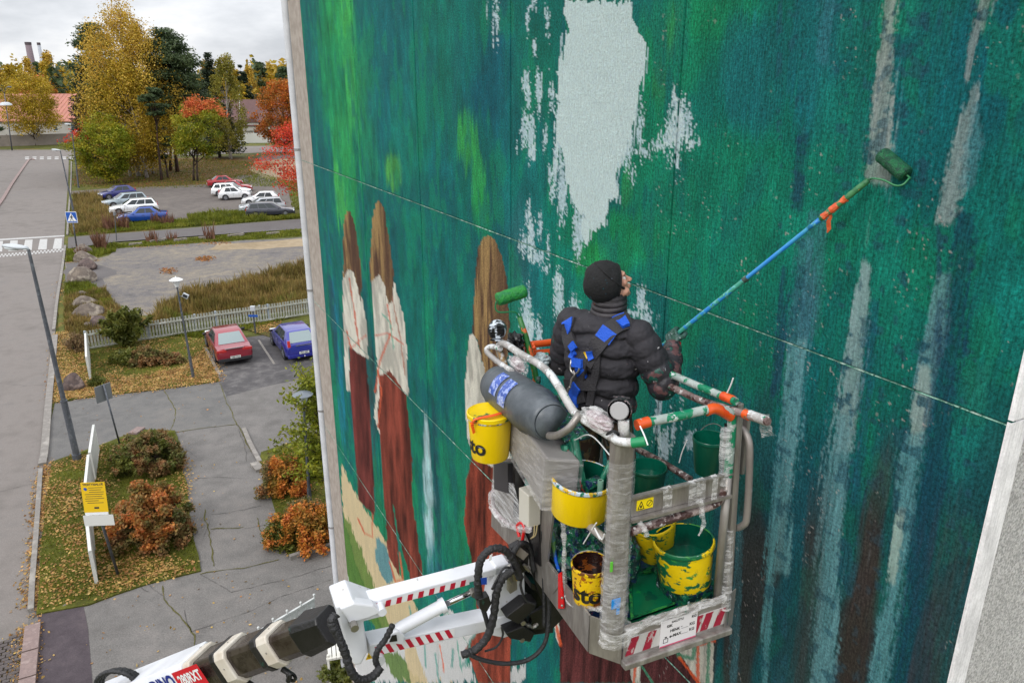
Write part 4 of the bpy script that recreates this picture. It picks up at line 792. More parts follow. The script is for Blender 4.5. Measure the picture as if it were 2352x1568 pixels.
def make_tree(name, base, h, w, kind, mats, n=9000, leaf=.28, bstart=.25, nc=70, seed=1, trunk_m=None, tr=None, lean=(0, 0), stems=1, label=None, group=None, split=None, parts=True, up=0.0):
    rg = np.random.default_rng(seed); rd = random.Random(seed); e = empty(name, base)
    P, cl = crown_pts(kind, h, w, int(n * 1.55), rg, bstart, nc)
    P[:, 0] += lean[0] * (P[:, 2] / h) ** 1.3; P[:, 1] += lean[1] * (P[:, 2] / h) ** 1.3
    cl[:, 0] += lean[0] * (cl[:, 2] / h) ** 1.3; cl[:, 1] += lean[1] * (cl[:, 2] / h) ** 1.3
    keep = P[:, 2] > .2; P = P[keep]
    fl = {'spruce': .6, 'pine': .55, 'birch': .0}.get(kind, .25)
    groups = [P] if not split else [P[split(P, h, rg)], P[~split(P, h, rg)]]
    for gp, mm in zip(groups, mats):
        if len(gp): V, Fq = leaf_quads(gp, leaf * .72, rg, fl, 2.2 if kind in ('pine', 'spruce') else 1.35, .5 if kind == 'birch' else 0); leaf_obj('crown', V, Fq, mm, e)
    t = MB(); tr = tr or h * .014
    for s in range(stems):
        ox, oy = (0, 0) if stems == 1 else (rd.uniform(-.5, .5), rd.uniform(-.3, .3)); sx_, sy_ = (0, 0) if stems == 1 else (rd.uniform(-1, 1) * w * .12, rd.uniform(-1, 1) * w * .1)
        pts = []; k = 9
        for i in range(k):
            f = i / (k - 1); z = f * h * (.96 if kind in ('spruce', 'pine', 'birch') else .8)
            pts.append((ox + sx_ * f + lean[0] * f ** 1.3 + rd.uniform(-.02, .02) * h * .25 * (0 < i), oy + sy_ * f + lean[1] * f ** 1.3 + rd.uniform(-.02, .02) * h * .25 * (0 < i), z - .05))
        t.tube(pts, [tr * (1 - .93 * (i / (k - 1))) * (1.25 if i == 0 else 1) for i in range(k)], 8)
        for c in cl[s::max(1, len(cl) // (26 // stems + 1))]:
            z0 = max(h * bstart * .7, c[2] - abs(rd.uniform(.1, .22)) * h * (.5 if kind == 'spruce' else 1) + (.1 * h if kind == 'spruce' else 0)); f = min(.95, z0 / h); i = f * (k - 1); a = Vector(pts[int(i)]); b = Vector(pts[min(k - 1, int(i) + 1)]); st = a.lerp(b, i - int(i)); st.z = min(z0, h * .93)
            en = Vector(c[:3]); mid = st.lerp(en, .5) + Vector((0, 0, rd.uniform(0, .03) * h)); r0 = tr * (1 - f) * .5 + .012
            t.tube([st, mid, en], [r0, r0 * .6, r0 * .18], 5)
    t.build('trunk', trunk_m or M_BARK, e, smooth=True)
    tag(e, label, 'tree', group); return e
M_BARK = mat('bark_grey', gc(104, 88, 74, .5), .95, cols=[gc(70, 58, 50, .5), gc(132, 112, 94, .5)], scale=6, bump=.7, bscale=12, stretch=(1, 1, .25))
M_BARKP = mat('bark_pine', gc(110, 90, 84, .5), .95, cols=[gc(80, 66, 62, .5), gc(150, 104, 76, .5)], scale=3, bump=.7, bscale=12, stretch=(1, 1, .3))
M_BIRCH = mat('bark_birch', gc(206, 196, 188, .7), .8, cols=[gc(70, 60, 58, .5), gc(214, 206, 198, .7), gc(190, 180, 172, .7), gc(80, 70, 66, .5)], scale=3.0, contrast=.26, stretch=(1, 1, 2.6))
KL = .80
lc = lambda *c: [gc(*x, KL) for x in c]
L_YEL = leafmat('leaves_birch_yellow', lc((144, 122, 44), (192, 160, 56), (222, 186, 76), (236, 204, 104)), scale=.55)
L_YEL2 = leafmat('leaves_ochre', lc((136, 122, 34), (188, 160, 46), (220, 186, 62)), scale=.5)
L_OLV = leafmat('leaves_olive', lc((104, 104, 42), (144, 138, 52), (182, 166, 72)), scale=.5)
L_PINE = leafmat('needles_pine', lc((58, 76, 50), (84, 102, 68), (114, 130, 88)), scale=.4)
L_SPR = leafmat('needles_spruce', lc((34, 48, 38), (52, 66, 46), (72, 82, 56)), scale=.5)
L_GRN = leafmat('leaves_green_gold', lc((88, 104, 24), (126, 140, 30), (168, 162, 40), (196, 168, 46)), scale=.7)
L_RED = leafmat('leaves_scarlet', lc((190, 58, 40), (224, 78, 50), (238, 112, 68)), scale=1)
L_ORG = leafmat('leaves_orange', lc((112, 108, 40), (164, 112, 42), (214, 122, 50), (230, 146, 62)), scale=.45)
L_BRN = leafmat('twigs_brown', lc((70, 58, 40), (104, 84, 54)), scale=.5)
def tree_px(name, bpx, topy, wpx, kind, mats, label, **k):
    b = G(*bpx); t = at_fwd(bpx[0], topy, b.y); h = t.z; w = wpx * math.hypot(b.y, 0) / F_ * 1.04
    lx = k.pop('toppx', None); lean = (0, 0)
    if lx is not None: lean = ((at_fwd(lx, topy, b.y).x - b.x), 0)
    return make_tree(name, b, h, w, kind, mats, label=label, lean=lean, **k)
# the copse between the street and the parking lot
GR = 'trees of the copse beside the parking lot'
tree_px('birch_tree', (318, 405), 34, 215, 'birch', [L_YEL], 'tallest yellow weeping birch of the copse, crown above all others', n=19000, leaf=.26, bstart=.16, nc=190, seed=11, trunk_m=M_BIRCH, toppx=272, group=GR)
tree_px('birch_tree', (338, 409), 150, 160, 'birch', [L_YEL2], 'golden drooping birch in front of the tallest one, leaning left', n=15000, leaf=.25, bstart=.2, nc=150, seed=12, trunk_m=M_BIRCH, toppx=280, group=GR, tr=.22)
tree_px('birch_tree', (352, 400), 60, 90, 'birch', [L_YEL], 'slender white stemmed birch between the tallest birch and the pines', n=7000, leaf=.26, bstart=.45, nc=80, seed=13, trunk_m=M_BIRCH, toppx=310, group=GR, tr=.2)
tree_px('birch_tree', (300, 406), 180, 130, 'birch', [L_OLV], 'short olive birch low in the middle of the copse', n=9000, leaf=.26, bstart=.15, nc=100, seed=14, trunk_m=M_BIRCH, toppx=235, group=GR, tr=.18)
tree_px('pine_tree', (285, 392), 60, 110, 'pine', [L_PINE], 'dark pine rising behind the left side of the yellow birches', n=11000, leaf=.3, bstart=.25, nc=90, seed=15, trunk_m=M_BARKP, toppx=205, group=GR)
tree_px('pine_tree', (408, 396), 76, 135, 'pine', [L_PINE], 'broad dark green pine right of the tallest birch', n=17000, leaf=.28, bstart=.38, nc=150, seed=16, trunk_m=M_BARKP, toppx=378, group=GR)
tree_px('pine_tree', (392, 393), 128, 120, 'pine', [L_PINE], 'second pine with a bare trunk beside the broad dark one', n=11000, leaf=.28, bstart=.40, nc=110, seed=17, trunk_m=M_BARKP, toppx=404, group=GR)
tree_px('pine_tree', (372, 414), 208, 56, 'pine', [L_PINE], 'small pine with a tuft of grey green needles before the birch stems', n=3600, leaf=.26, bstart=.72, nc=34, seed=18, trunk_m=M_BARKP, toppx=352, group=GR, tr=.2)
tree_px('pine_tree', (386, 410), 290, 44, 'pine', [L_PINE], 'thin low pine with a sparse grey crown near the birch stems', n=1500, leaf=.26, bstart=.35, nc=22, seed=19, trunk_m=M_BARKP, group=GR, tr=.14)
tree_px('spruce_tree', (240, 400), 215, 90, 'pine', [L_BRN], 'half bare brownish conifer at the left edge of the copse', n=6000, leaf=.3, bstart=.3, nc=60, seed=20, trunk_m=M_BARK, group=GR)
tree_px('spruce_tree', (226, 392), 150, 70, 'spruce', [L_SPR], 'dark spruce behind the half bare conifer', n=6000, leaf=.36, bstart=.12, nc=150, seed=21, trunk_m=M_BARK, group=GR)
redtop = lambda P, h, rg_: (P[:, 2] + np.sin(P[:, 0] * 1.3) * .8 + (P[:, 0]) * .25) > h * .84
tree_px('rowan_tree', (448, 416), 216, 98, 'round', [leafmat('leaves_coral', lc((196, 96, 56), (222, 120, 70), (200, 150, 70)), scale=1), L_GRN], 'rowan with a coral red top above yellow green leaves', n=9000, leaf=.26, bstart=.24, nc=90, seed=22, split=redtop, stems=2, group=GR, tr=.16, toppx=452)
redleft = lambda P, h, rg_: (P[:, 0] < -2.6) & (P[:, 2] > h * .62)
tree_px('maple_tree', (253, 422), 262, 112, 'round', [L_RED, L_GRN], 'bright green young maple with a few red tufts beside the street lamp', n=10500, leaf=.26, bstart=.08, nc=100, seed=23, split=redleft, group=GR, tr=.16, toppx=228)
tree_px('birch_tree', (530, 366), 128, 84, 'birch', [L_OLV], 'tall narrow olive birch standing apart right of the copse', n=9500, leaf=.28, bstart=.14, nc=110, seed=24, trunk_m=M_BIRCH, toppx=514, group=GR, tr=.26)
tree_px('spruce_tree', (505, 363), 120, 74, 'spruce', [L_SPR], 'pointed dark spruce behind the tall narrow birch', n=8000, leaf=.36, bstart=.1, nc=190, seed=25, toppx=476, group=GR)
tree_px('birch_tree', (82, 334), 172, 104, 'round', [L_YEL2], 'full golden tree alone in front of the pink roofed building', n=12000, leaf=.34, bstart=.12, nc=110, seed=26, toppx=66)
tree_px('maple_tree', (655, 352), 180, 104, 'round', [L_ORG], 'broad orange maple beyond the sandy patch', n=11000, leaf=.36, bstart=.1, nc=110, seed=27, toppx=645)
tree_px('maple_tree', (708, 486), 275, 150, 'round', [L_RED], 'vivid red maple leaning in from behind the building corner', n=7000, leaf=.19, bstart=.2, nc=80, seed=28, toppx=690, stems=4, tr=.07)
tree_px('pine_tree', (-14, 345), 225, 46, 'pine', [L_PINE], 'dark pine cut by the left picture edge before the pink roof', n=3000, leaf=.36, bstart=.2, nc=40, seed=29)
# far woods: individual trees in rows, then the mass behind
BG = 'trees of the far woods'
protos = []
specs = [('birch_tree', 'birch', L_YEL2, 17, 9), ('birch_tree', 'birch', L_YEL, 19, 10), ('spruce_tree', 'spruce', L_SPR, 18, 8), ('pine_tree', 'pine', L_PINE, 18, 9), ('aspen_tree', 'round', L_OLV, 15, 9), ('aspen_tree', 'round', L_YEL2, 13, 9), ('maple_tree', 'round', L_ORG, 12, 8)]
words_bg = {'birch_tree': 'yellow birch', 'spruce_tree': 'dark spruce', 'pine_tree': 'dark green pine', 'aspen_tree': 'ochre aspen', 'maple_tree': 'rusty maple'}
for i, (nm, kd, mm, h, w) in enumerate(specs):
    protos.append((nm, make_tree(nm, (0, 0, 0), h, w, kd, [mm], n=2600, leaf=.62, bstart=.1, nc=60, seed=60 + i, tr=.2, group=BG), h))
used = set(); rd = random.Random(5)
def place_bg(k, px, py, s, label):
    nm, pr, h = protos[k]
    if k in used: o = copy_tree(pr)
    else: o = pr; used.add(k)
    o.location = G(px, py); o.scale = (s * rd.uniform(.9, 1.15), s * rd.uniform(.9, 1.15), s); o.rotation_euler = (0, 0, rd.uniform(0, 6.28)); tag(o, label, 'tree', BG)
row = [(8, 318, 1, 1.15), (40, 316, 0, 1.15), (62, 312, 2, .95), (85, 312, 1, 1.2), (104, 315, 3, 1.0), (125, 313, 0, 1.2), (146, 316, 2, 1.0), (160, 318, 4, 1.2), (-14, 320, 3, 1.1), (20, 322, 4, 1.0), (112, 322, 4, .9), (70, 322, 5, .9),
       (445, 318, 0, 1.1), (462, 320, 4, 1.1), (486, 316, 1, 1.1), (552, 316, 0, 1.05), (566, 320, 2, 1.1), (583, 313, 1, 1.0), (600, 315, 0, 1.05), (614, 318, 4, 1.1), (628, 312, 1, 1.1), (645, 316, 0, 1.0), (660, 314, 3, 1.05), (676, 316, 1, 1.1), (575, 322, 5, 1.0), (694, 318, 2, 1.1), (538, 314, 5, 1.2), (608, 306, 3, 1.2), (430, 322, 5, 1.1), (30, 306, 6, 1.3), (134, 306, 1, 1.3), (96, 304, 6, 1.4), (650, 306, 6, 1.2)]
ORD = 'first second third fourth fifth sixth seventh eighth ninth'.split(); cnt = {}
for px, py, k, s in sorted(row):
    w_ = words_bg[protos[k][0]]; where = 'above the pink roof' if px < 200 else 'right of the pines' if px < 540 else 'above the brown roofed house'
    i = cnt.get((w_, where), 0); cnt[(w_, where)] = i + 1
    place_bg(k, px, 262 + (py * 7) % 22, s * .98, '%s %s, %s of its kind from the left' % (w_, where, ORD[i]))
# the wood behind reads as one mass
rg = np.random.default_rng(3); P = []; Pd = []
for i in range(420):
    x = rg.uniform(-330, 260); y = rg.uniform(300, 420); h = rg.uniform(17, 24) + 2.5 * math.sin(x * .05); w = rg.uniform(5, 9); n = 90
    d = rg.normal(size=(n, 3)); d /= np.linalg.norm(d, axis=1)[:, None]; d *= rg.uniform(.5, 1, (n, 1)); q = np.array([x, y, h * .55]) + d * np.array([w / 2, w / 2, h * .46]); (P if i % 3 else Pd).append(q)
V, Fq = leaf_quads(np.concatenate(P), 1.6, rg, .1); o = leaf_obj('distant_wood', V, Fq, L_YEL2); tag(o, kind='stuff')
V, Fq = leaf_quads(np.concatenate(Pd), 1.7, rg, .1); o = leaf_obj('distant_conifers', V, Fq, L_PINE); tag(o, kind='stuff')

# ---------------------------------------------------------------- shrubs near the building
LS_RUST = leafmat('shrub_rust', [gc(*x, .95) for x in ((84, 98, 50), (110, 104, 58), (142, 108, 70), (168, 114, 72))], scale=2.2, contrast=.2)
LS_ORG = leafmat('shrub_orange', [gc(*x, .95) for x in ((96, 102, 50), (140, 110, 60), (186, 118, 62), (202, 126, 62))], scale=1.8, contrast=.2)
LS_FIRE = leafmat('shrub_fire', [gc(*x, .95) for x in ((108, 112, 44), (156, 116, 50), (208, 132, 56), (196, 106, 66))], scale=1.8, contrast=.2)
LS_GRN = leafmat('shrub_green', lc((74, 84, 36), (102, 108, 44), (138, 134, 58)), scale=2)
LS_LIME = leafmat('shrub_lime', lc((96, 108, 26), (134, 142, 36), (176, 170, 50)), scale=2)
def shrub(px, py, w, d, h, m, label, n=9000, leaf=.065, nc=120, seed=1, m2=None, split=None, rz=0.0, cat='shrub', name='shrub', cs=.085, low=.12):
    rg = np.random.default_rng(seed); e = empty(name, G(px, py), rz); cl = []
    for i in range(nc):
        v = rg.normal(size=3); v /= np.linalg.norm(v); v[2] = abs(v[2]); q = rg.uniform(.4, 1.12) ** .5; lob = 1 + .16 * np.sin(4 * math.atan2(v[1], v[0]) + seed) + .08 * np.sin(9 * math.atan2(v[1], v[0]))
        cl.append((v[0] * q * w / 2 * lob, v[1] * q * d / 2 * lob, low + v[2] * q * h * (1 + .1 * np.sin(i))))
    cl = np.array(cl); idx = rg.integers(0, nc, n); P = cl[idx] + np.clip(rg.normal(size=(n, 3)), -2, 2) * cs * np.array([1, 1, .8]); P = P[P[:, 2] > .02]
    sel = split(P) if split else np.zeros(len(P), bool)
    V, Fq = leaf_quads(P[~sel], leaf, rg, .35); leaf_obj('foliage', V, Fq, m, e)
    if m2 is not None and sel.any(): V, Fq = leaf_quads(P[sel], leaf, rg, .35); leaf_obj('foliage', V, Fq, m2, e)
    t = MB(); rd_ = random.Random(seed)
    for c in cl[::2]:
        s = Vector((c[0] * .15, c[1] * .15, 0)); en = Vector(c) * random.uniform(1.0, 1.12); t.tube([s, s.lerp(en, .5) + Vector((0, 0, .06)), en], [.018, .012, .004], 5)
    t.build('stems', M_BARK, e); tag(e, label, cat); return e
shrub(345, 1078, 2.3, 2.2, 1.25, LS_RUST, 'dark rusty rounded shrub nearest the driveway on the leafy lawn', 15000, seed=3, m2=LS_GRN, split=lambda P: np.sin(P[:, 0] * 3 + P[:, 1] * 4) > .72)
shrub(352, 1232, 2.3, 2.5, 1.45, LS_RUST, 'big orange red mottled shrub in the middle of the leafy lawn', 19000, leaf=.07, nc=150, seed=4, m2=LS_ORG, split=lambda P: (P[:, 2] + np.sin(P[:, 0] * 4) * .3 + np.sin(P[:, 1] * 5) * .3) > .72)
shrub(655, 1128, 1.7, 1.5, 1.15, LS_FIRE, 'flame orange shrub at the top of the bed under the young rowan', 10000, leaf=.06, seed=5, m2=LS_RUST, split=lambda P: P[:, 0] < -.35)
shrub(705, 1242, 2.0, 1.6, 1.15, LS_FIRE, 'orange shrub around the foot of the mushroom lamp by the wall', 12000, leaf=.06, seed=6, m2=LS_RUST, split=lambda P: P[:, 1] > .15)
shrub(655, 1250, .9, .8, .8, LS_GRN, 'small green shrub tucked before the orange one at the bed corner', 5000, leaf=.055, nc=60, seed=7)
shrub(332, 836, 3.0, 1.2, .65, LS_RUST, 'low long rust green bush in front of the picket fence', 9000, leaf=.085, seed=8, m2=LS_GRN, split=lambda P: P[:, 0] < -.4)
shrub(178, 806, 1.2, 1.0, .8, leafmat('dry_stems', lc((120, 96, 66), (150, 124, 86)), scale=2), 'dry brown twiggy shrub left of the picket fence corner', 2500, leaf=.05, nc=60, seed=9)
shrub(225, 885, .55, .5, .3, LS_GRN, 'tiny dark green plant beside the lone boulder', 1200, leaf=.06, nc=20, seed=10)
def spiky(px, py, w, h, m, label, n=5200, seed=1, leaf=.10):
    """upright shrub of many arching stems with narrow leaves"""
    rg = np.random.default_rng(seed); e = empty('willow_shrub', G(px, py)); t = MB(); pts = []
    for i in range(44):
        a = rg.uniform(0, 6.28); r = rg.uniform(.1, 1) * w / 2; hh = h * rg.uniform(.55, 1) * (1.05 - .35 * (r / (w / 2))); c = Vector((math.cos(a), math.sin(a), 0))
        p0 = c * .12; p1 = c * r * .45 + Vector((0, 0, hh * .6)); p2 = c * r + Vector((0, 0, hh)); t.tube([p0, p1, p2], [.012, .008, .003], 4)
        for k in range(n // 44):
            f = rg.uniform(.15, 1); q = p0.lerp(p1, f * 2) if f < .5 else p1.lerp(p2, f * 2 - 1); pts.append(np.array(q) + rg.normal(size=3) * .07)
    V, Fq = leaf_quads(np.array(pts), leaf, rg, .1, 2.6, -.35); leaf_obj('foliage', V, Fq, m, e); t.build('stems', M_BARK, e); tag(e, label, 'shrub'); return e
spiky(296, 796, 2.6, 2.3, LS_GRN, 'tall loose green willow shrub growing over the picket fence', 9000, 4, .12)
# the young rowan whose branches reach out from behind the wall corner
e = empty('rowan_tree', G(768, 1150)); rg = np.random.default_rng(8); t = MB(); pts = []
for i in range(46):
    a = rg.uniform(2.0, 4.6); r = rg.uniform(.5, 1.95); z = rg.uniform(1.3, 4.6); z0 = max(.6, z - r * .8); st = Vector((0, 0, z0)); en = Vector((math.cos(a) * r * (1.15 - .12 * z), math.sin(a) * r * .9, z)); md = st.lerp(en, .55) + Vector((0, 0, .12))
    t.tube([st, md, en], [.022, .014, .004], 5)
    for k in range(120):
        f = rg.uniform(.35, 1.05); q = st.lerp(md, f / .55) if f < .55 else md.lerp(en, (f - .55) / .45); pts.append(np.array(q) + rg.normal(size=3) * np.array([.13, .13, .09]))
t.tube([(0, 0, 0), (.03, 0, 1.5), (-.05, .05, 3), (-.1, 0, 4.6)], [.075, .055, .035, .01], 8)
V, Fq = leaf_quads(np.array(pts), .085, rg, .3, 1.7); leaf_obj('crown', V, Fq, LS_LIME, e); t.build('trunk', M_BARK, e); tag(e, 'young yellow green rowan reaching out from behind the gable corner', 'tree')

# ---------------------------------------------------------------- ground cover nobody could count
def scatter_poly(pts, n, rg, px=True):
    P = np.array([tuple(G(*p))[:2] if px else p for p in pts]); lo, hi = P.min(0), P.max(0); out = np.zeros((0, 2))
    while len(out) < n:
        q = rg.uniform(lo, hi, (n * 2, 2)); out = np.concatenate([out, q[in_poly(q[:, 0], q[:, 1], [tuple(v) for v in P])]])
    return out[:n]
def tufts(name, polys, m, h=(.1, .3), w=.03, seed=1, z=.05, spread=.5):
    rg = np.random.default_rng(seed); Vs = []
    for pts, n, hs in polys:
        q = scatter_poly(pts, n, rg); k = sst(fbm(q[:, 0] * .9, q[:, 1] * .9, seed), .25, .7); H_ = (h[0] + (h[1] - h[0]) * rg.uniform(0, 1, n) * (.4 + .9 * k)) * hs
        a = rg.uniform(0, 6.28, n); ww = w * rg.uniform(.6, 1.5, n) * (1 + H_ * .8); dx, dy = np.cos(a) * ww, np.sin(a) * ww; lx, ly = rg.normal(size=n) * H_ * spread, rg.normal(size=n) * H_ * spread
        z0 = np.full(n, z)
        V = np.stack([np.stack([q[:, 0] - dx, q[:, 1] - dy, z0], 1), np.stack([q[:, 0] + dx, q[:, 1] + dy, z0], 1), np.stack([q[:, 0] + lx + dx * .2, q[:, 1] + ly + dy * .2, z0 + H_], 1)], 1); Vs.append(V.reshape(-1, 3))
    V = np.concatenate(Vs); o = leaf_obj(name, V, np.arange(len(V)).reshape(-1, 3), m); tag(o, kind='stuff'); return o
M_BLADE = leafmat('grass_blades', lc((84, 92, 26), (116, 124, 36), (150, 150, 60)), scale=.6, island=.3)
M_WEED = leafmat('weed_stalks', lc((88, 84, 36), (122, 108, 56), (156, 132, 78), (108, 116, 44)), scale=.35, island=.35)
M_DRYW = leafmat('dry_weed', lc((110, 78, 62), (142, 104, 82)), scale=2, island=.3)
tufts('lawn_grass', [([(195, 806), (345, 772), (472, 784), (500, 872), (366, 892), (250, 904), (132, 918), (140, 800)], 22000, 1), ([(122, 1066), (240, 1024), (400, 994), (430, 1140), (458, 1310), (340, 1338), (88, 1408), (100, 1190)], 34000, 1), ([(600, 1066), (640, 1200), (668, 1280), (780, 1250), (780, 1000), (690, 1015)], 12000, 1)], M_BLADE, (.02, .07), .010, 5, .045)
mead = [(352, 742), (380, 705), (430, 684), (520, 664), (620, 640), (706, 612), (790, 600), (790, 706), (600, 722), (430, 744), (345, 764)]
tufts('tall_meadow', [(mead, 26000, 1), ([(150, 690), (240, 664), (262, 700), (300, 730), (350, 745), (345, 762), (200, 790), (150, 760)], 9000, .55), ([(170, 452), (225, 450), (262, 500), (280, 520), (250, 534), (166, 540)], 9000, .9)], M_WEED, (.2, .95), .035, 6, .04, .25)
tufts('verge_grass', [([(155, 576), (270, 563), (265, 580), (200, 598), (155, 604)], 3000, 1), ([(270, 516), (440, 506), (560, 495), (680, 494), (705, 500), (560, 512), (420, 522), (170, 542)], 16000, .9), ([(270, 562), (706, 527), (706, 542), (450, 560), (270, 572)], 8000, .5), ([(150, 655), (205, 650), (260, 690), (262, 720), (150, 690)], 4000, .8), ([(500, 430), (600, 400), (700, 425), (700, 480), (672, 486), (660, 430)], 3500, .8), ([(168, 430), (330, 436), (480, 430), (590, 404), (640, 378), (500, 366), (180, 372)], 16000, .6), ([(200, 775), (345, 752), (520, 738), (705, 716), (705, 722), (480, 780), (345, 770)], 6000, .5), ([(430, 498), (560, 486), (640, 492), (600, 506), (440, 514)], 6000, 1.6)], M_BLADE, (.1, .42), .035, 7, .04, .3)
for i, (px, py, n, hh) in enumerate([(250, 530, 120, 1.6), (285, 525, 90, 1.5), (330, 510, 160, 1.5), (360, 512, 160, 1.4), (385, 515, 120, 1.2), (270, 510, 160, 1.4), (232, 572, 160, 1.7), (350, 556, 60, 1.4), (482, 550, 60, 1.5), (395, 552, 40, 1.0), (190, 585, 90, 1.0)]):
    g = G(px, py); tufts('dry_weeds', [([(px - 12, py + 3), (px + 12, py + 3), (px + 12, py - 4), (px - 12, py - 4)], n, hh)], M_DRYW, (.35, 1.0), .03, 80 + i, .04, .2)
def litter(name, polys, m, size, seed=1, z=.055):
    rg = np.random.default_rng(seed); Vs = []
    for pts, n, zz, cl_ in polys:
        q = scatter_poly(pts, int(n * 1.6), rg); q = q + rg.normal(size=q.shape) * .16; k = fbm(q[:, 0] * 1.1, q[:, 1] * 1.1, seed + 3) ; q = q[k > cl_ - rg.uniform(0, .22, len(q))][:n]
        C = np.stack([q[:, 0], q[:, 1], zz + rg.uniform(0, .025, len(q))], 1); V, _ = leaf_quads(C, size * rg.uniform(.55, 1.25, (len(C), 1)), rg, .82, 1.25); Vs.append(V)
    V = np.concatenate(Vs); o = leaf_obj(name, V, np.arange(len(V)).reshape(-1, 4), m); tag(o, kind='stuff'); return o
M_LEAF = leafmat('fallen_leaf', [gc(160, 116, 66, .7), gc(206, 162, 96, .7), gc(226, 190, 124, .75)], scale=1.6, island=.42)
litter('fallen_leaves', [
 ([(134, 765), (160, 760), (196, 800), (205, 868), (198, 900), (130, 924), (128, 870)], 5200, .06, .42),
 ([(210, 862), (300, 866), (420, 846), (470, 800), (504, 876), (366, 896), (250, 909), (128, 925), (140, 905)], 10500, .062, .40),
 ([(205, 800), (345, 770), (472, 782), (500, 860), (300, 868), (210, 860)], 3000, .066, .52),
 ([(122, 1066), (240, 1024), (262, 1060), (262, 1340), (88, 1408), (100, 1190)], 3600, .066, .50),
 ([(250, 1260), (460, 1308), (340, 1338), (200, 1380)], 1500, .066, .5), ([(400, 1000), (430, 1060), (445, 1230), (425, 1240), (410, 1100)], 500, .066, .5),
 ([(110, 1062), (118, 1066), (100, 1200), (84, 1412), (66, 1405), (80, 1240), (96, 1100)], 3000, .02, .40), ([(66, 1440), (56, 1444), (52, 1520), (40, 1700), (56, 1700), (62, 1500)], 1800, .02, .36),
 ([(126, 770), (134, 765), (130, 925), (118, 930)], 1200, .02, .45), ([(152, 585), (215, 590), (240, 600), (152, 606)], 700, .05, .45), ([(135, 640), (160, 650), (240, 668), (244, 680), (130, 700)], 900, .05, .45),
 ([(590, 745), (640, 738), (640, 758), (592, 768)], 900, .05, .4), ([(478, 790), (500, 782), (506, 880), (496, 870)], 600, .05, .4), ([(310, 560), (520, 552), (520, 560), (310, 574)], 900, .06, .5),
 ([(600, 1066), (640, 1200), (668, 1280), (780, 1250), (780, 1000), (690, 1015)], 900, .06, .5),
 ([(118, 1062), (126, 926), (503, 878), (544, 974), (240, 1020)], 60, .016, 0), ([(200, 1400), (460, 1320), (760, 1290), (700, 1568), (210, 1568)], 90, .012, 0), ([(410, 1000), (560, 1000), (640, 1280), (470, 1290)], 30, .012, 0)],
 M_LEAF, .062, 9)
litter('wood_litter', [([(168, 428), (330, 434), (480, 427), (590, 402), (640, 378), (500, 364), (180, 370)], 6000, .07, .42), ([(480, 556), (520, 552), (530, 560), (480, 564)], 80, .06, 0), ([(452, 592), (486, 590), (486, 600), (452, 600)], 300, .06, 0), ([(375, 618), (405, 618), (400, 630), (372, 630)], 120, .06, 0)], leafmat('leaf_brown', [gc(150, 100, 58, .7), gc(196, 140, 84, .75)], scale=1.0, island=.3), .14, 12)
# ================================================================== vehicles
M_TYRE = mat('tyre_rubber', srgb(40, 40, 42), .85); M_RIM = mat('alloy_rim', srgb(150, 152, 158), .35, metal=.8); M_GLASS = mat('car_glass', srgb(34, 42, 46), .08, spec=.6)
M_GLASS2 = mat('car_glass_pale', srgb(110, 128, 130), .08, spec=1.0, coat=.6); M_BLK = mat('black_plastic', srgb(38, 38, 42), .6); M_CHR = mat('chrome', srgb(200, 200, 204), .15, metal=1); M_LAMPW = mat('headlamp', srgb(220, 226, 232), .1, spec=.9)
M_LAMPR = mat('tail_lamp', srgb(178, 30, 30), .15, spec=.9, coat=.5); M_LAMPO = mat('indicator_lamp', srgb(224, 110, 40), .2); M_PLATE = mat('number_plate', srgb(214, 216, 212), .4); M_INK = mat('plate_ink', srgb(40, 42, 48), .5)
def carpaint(name, c): return mat(name, c, .28, metal=.25, coat=.8, spec=.6)
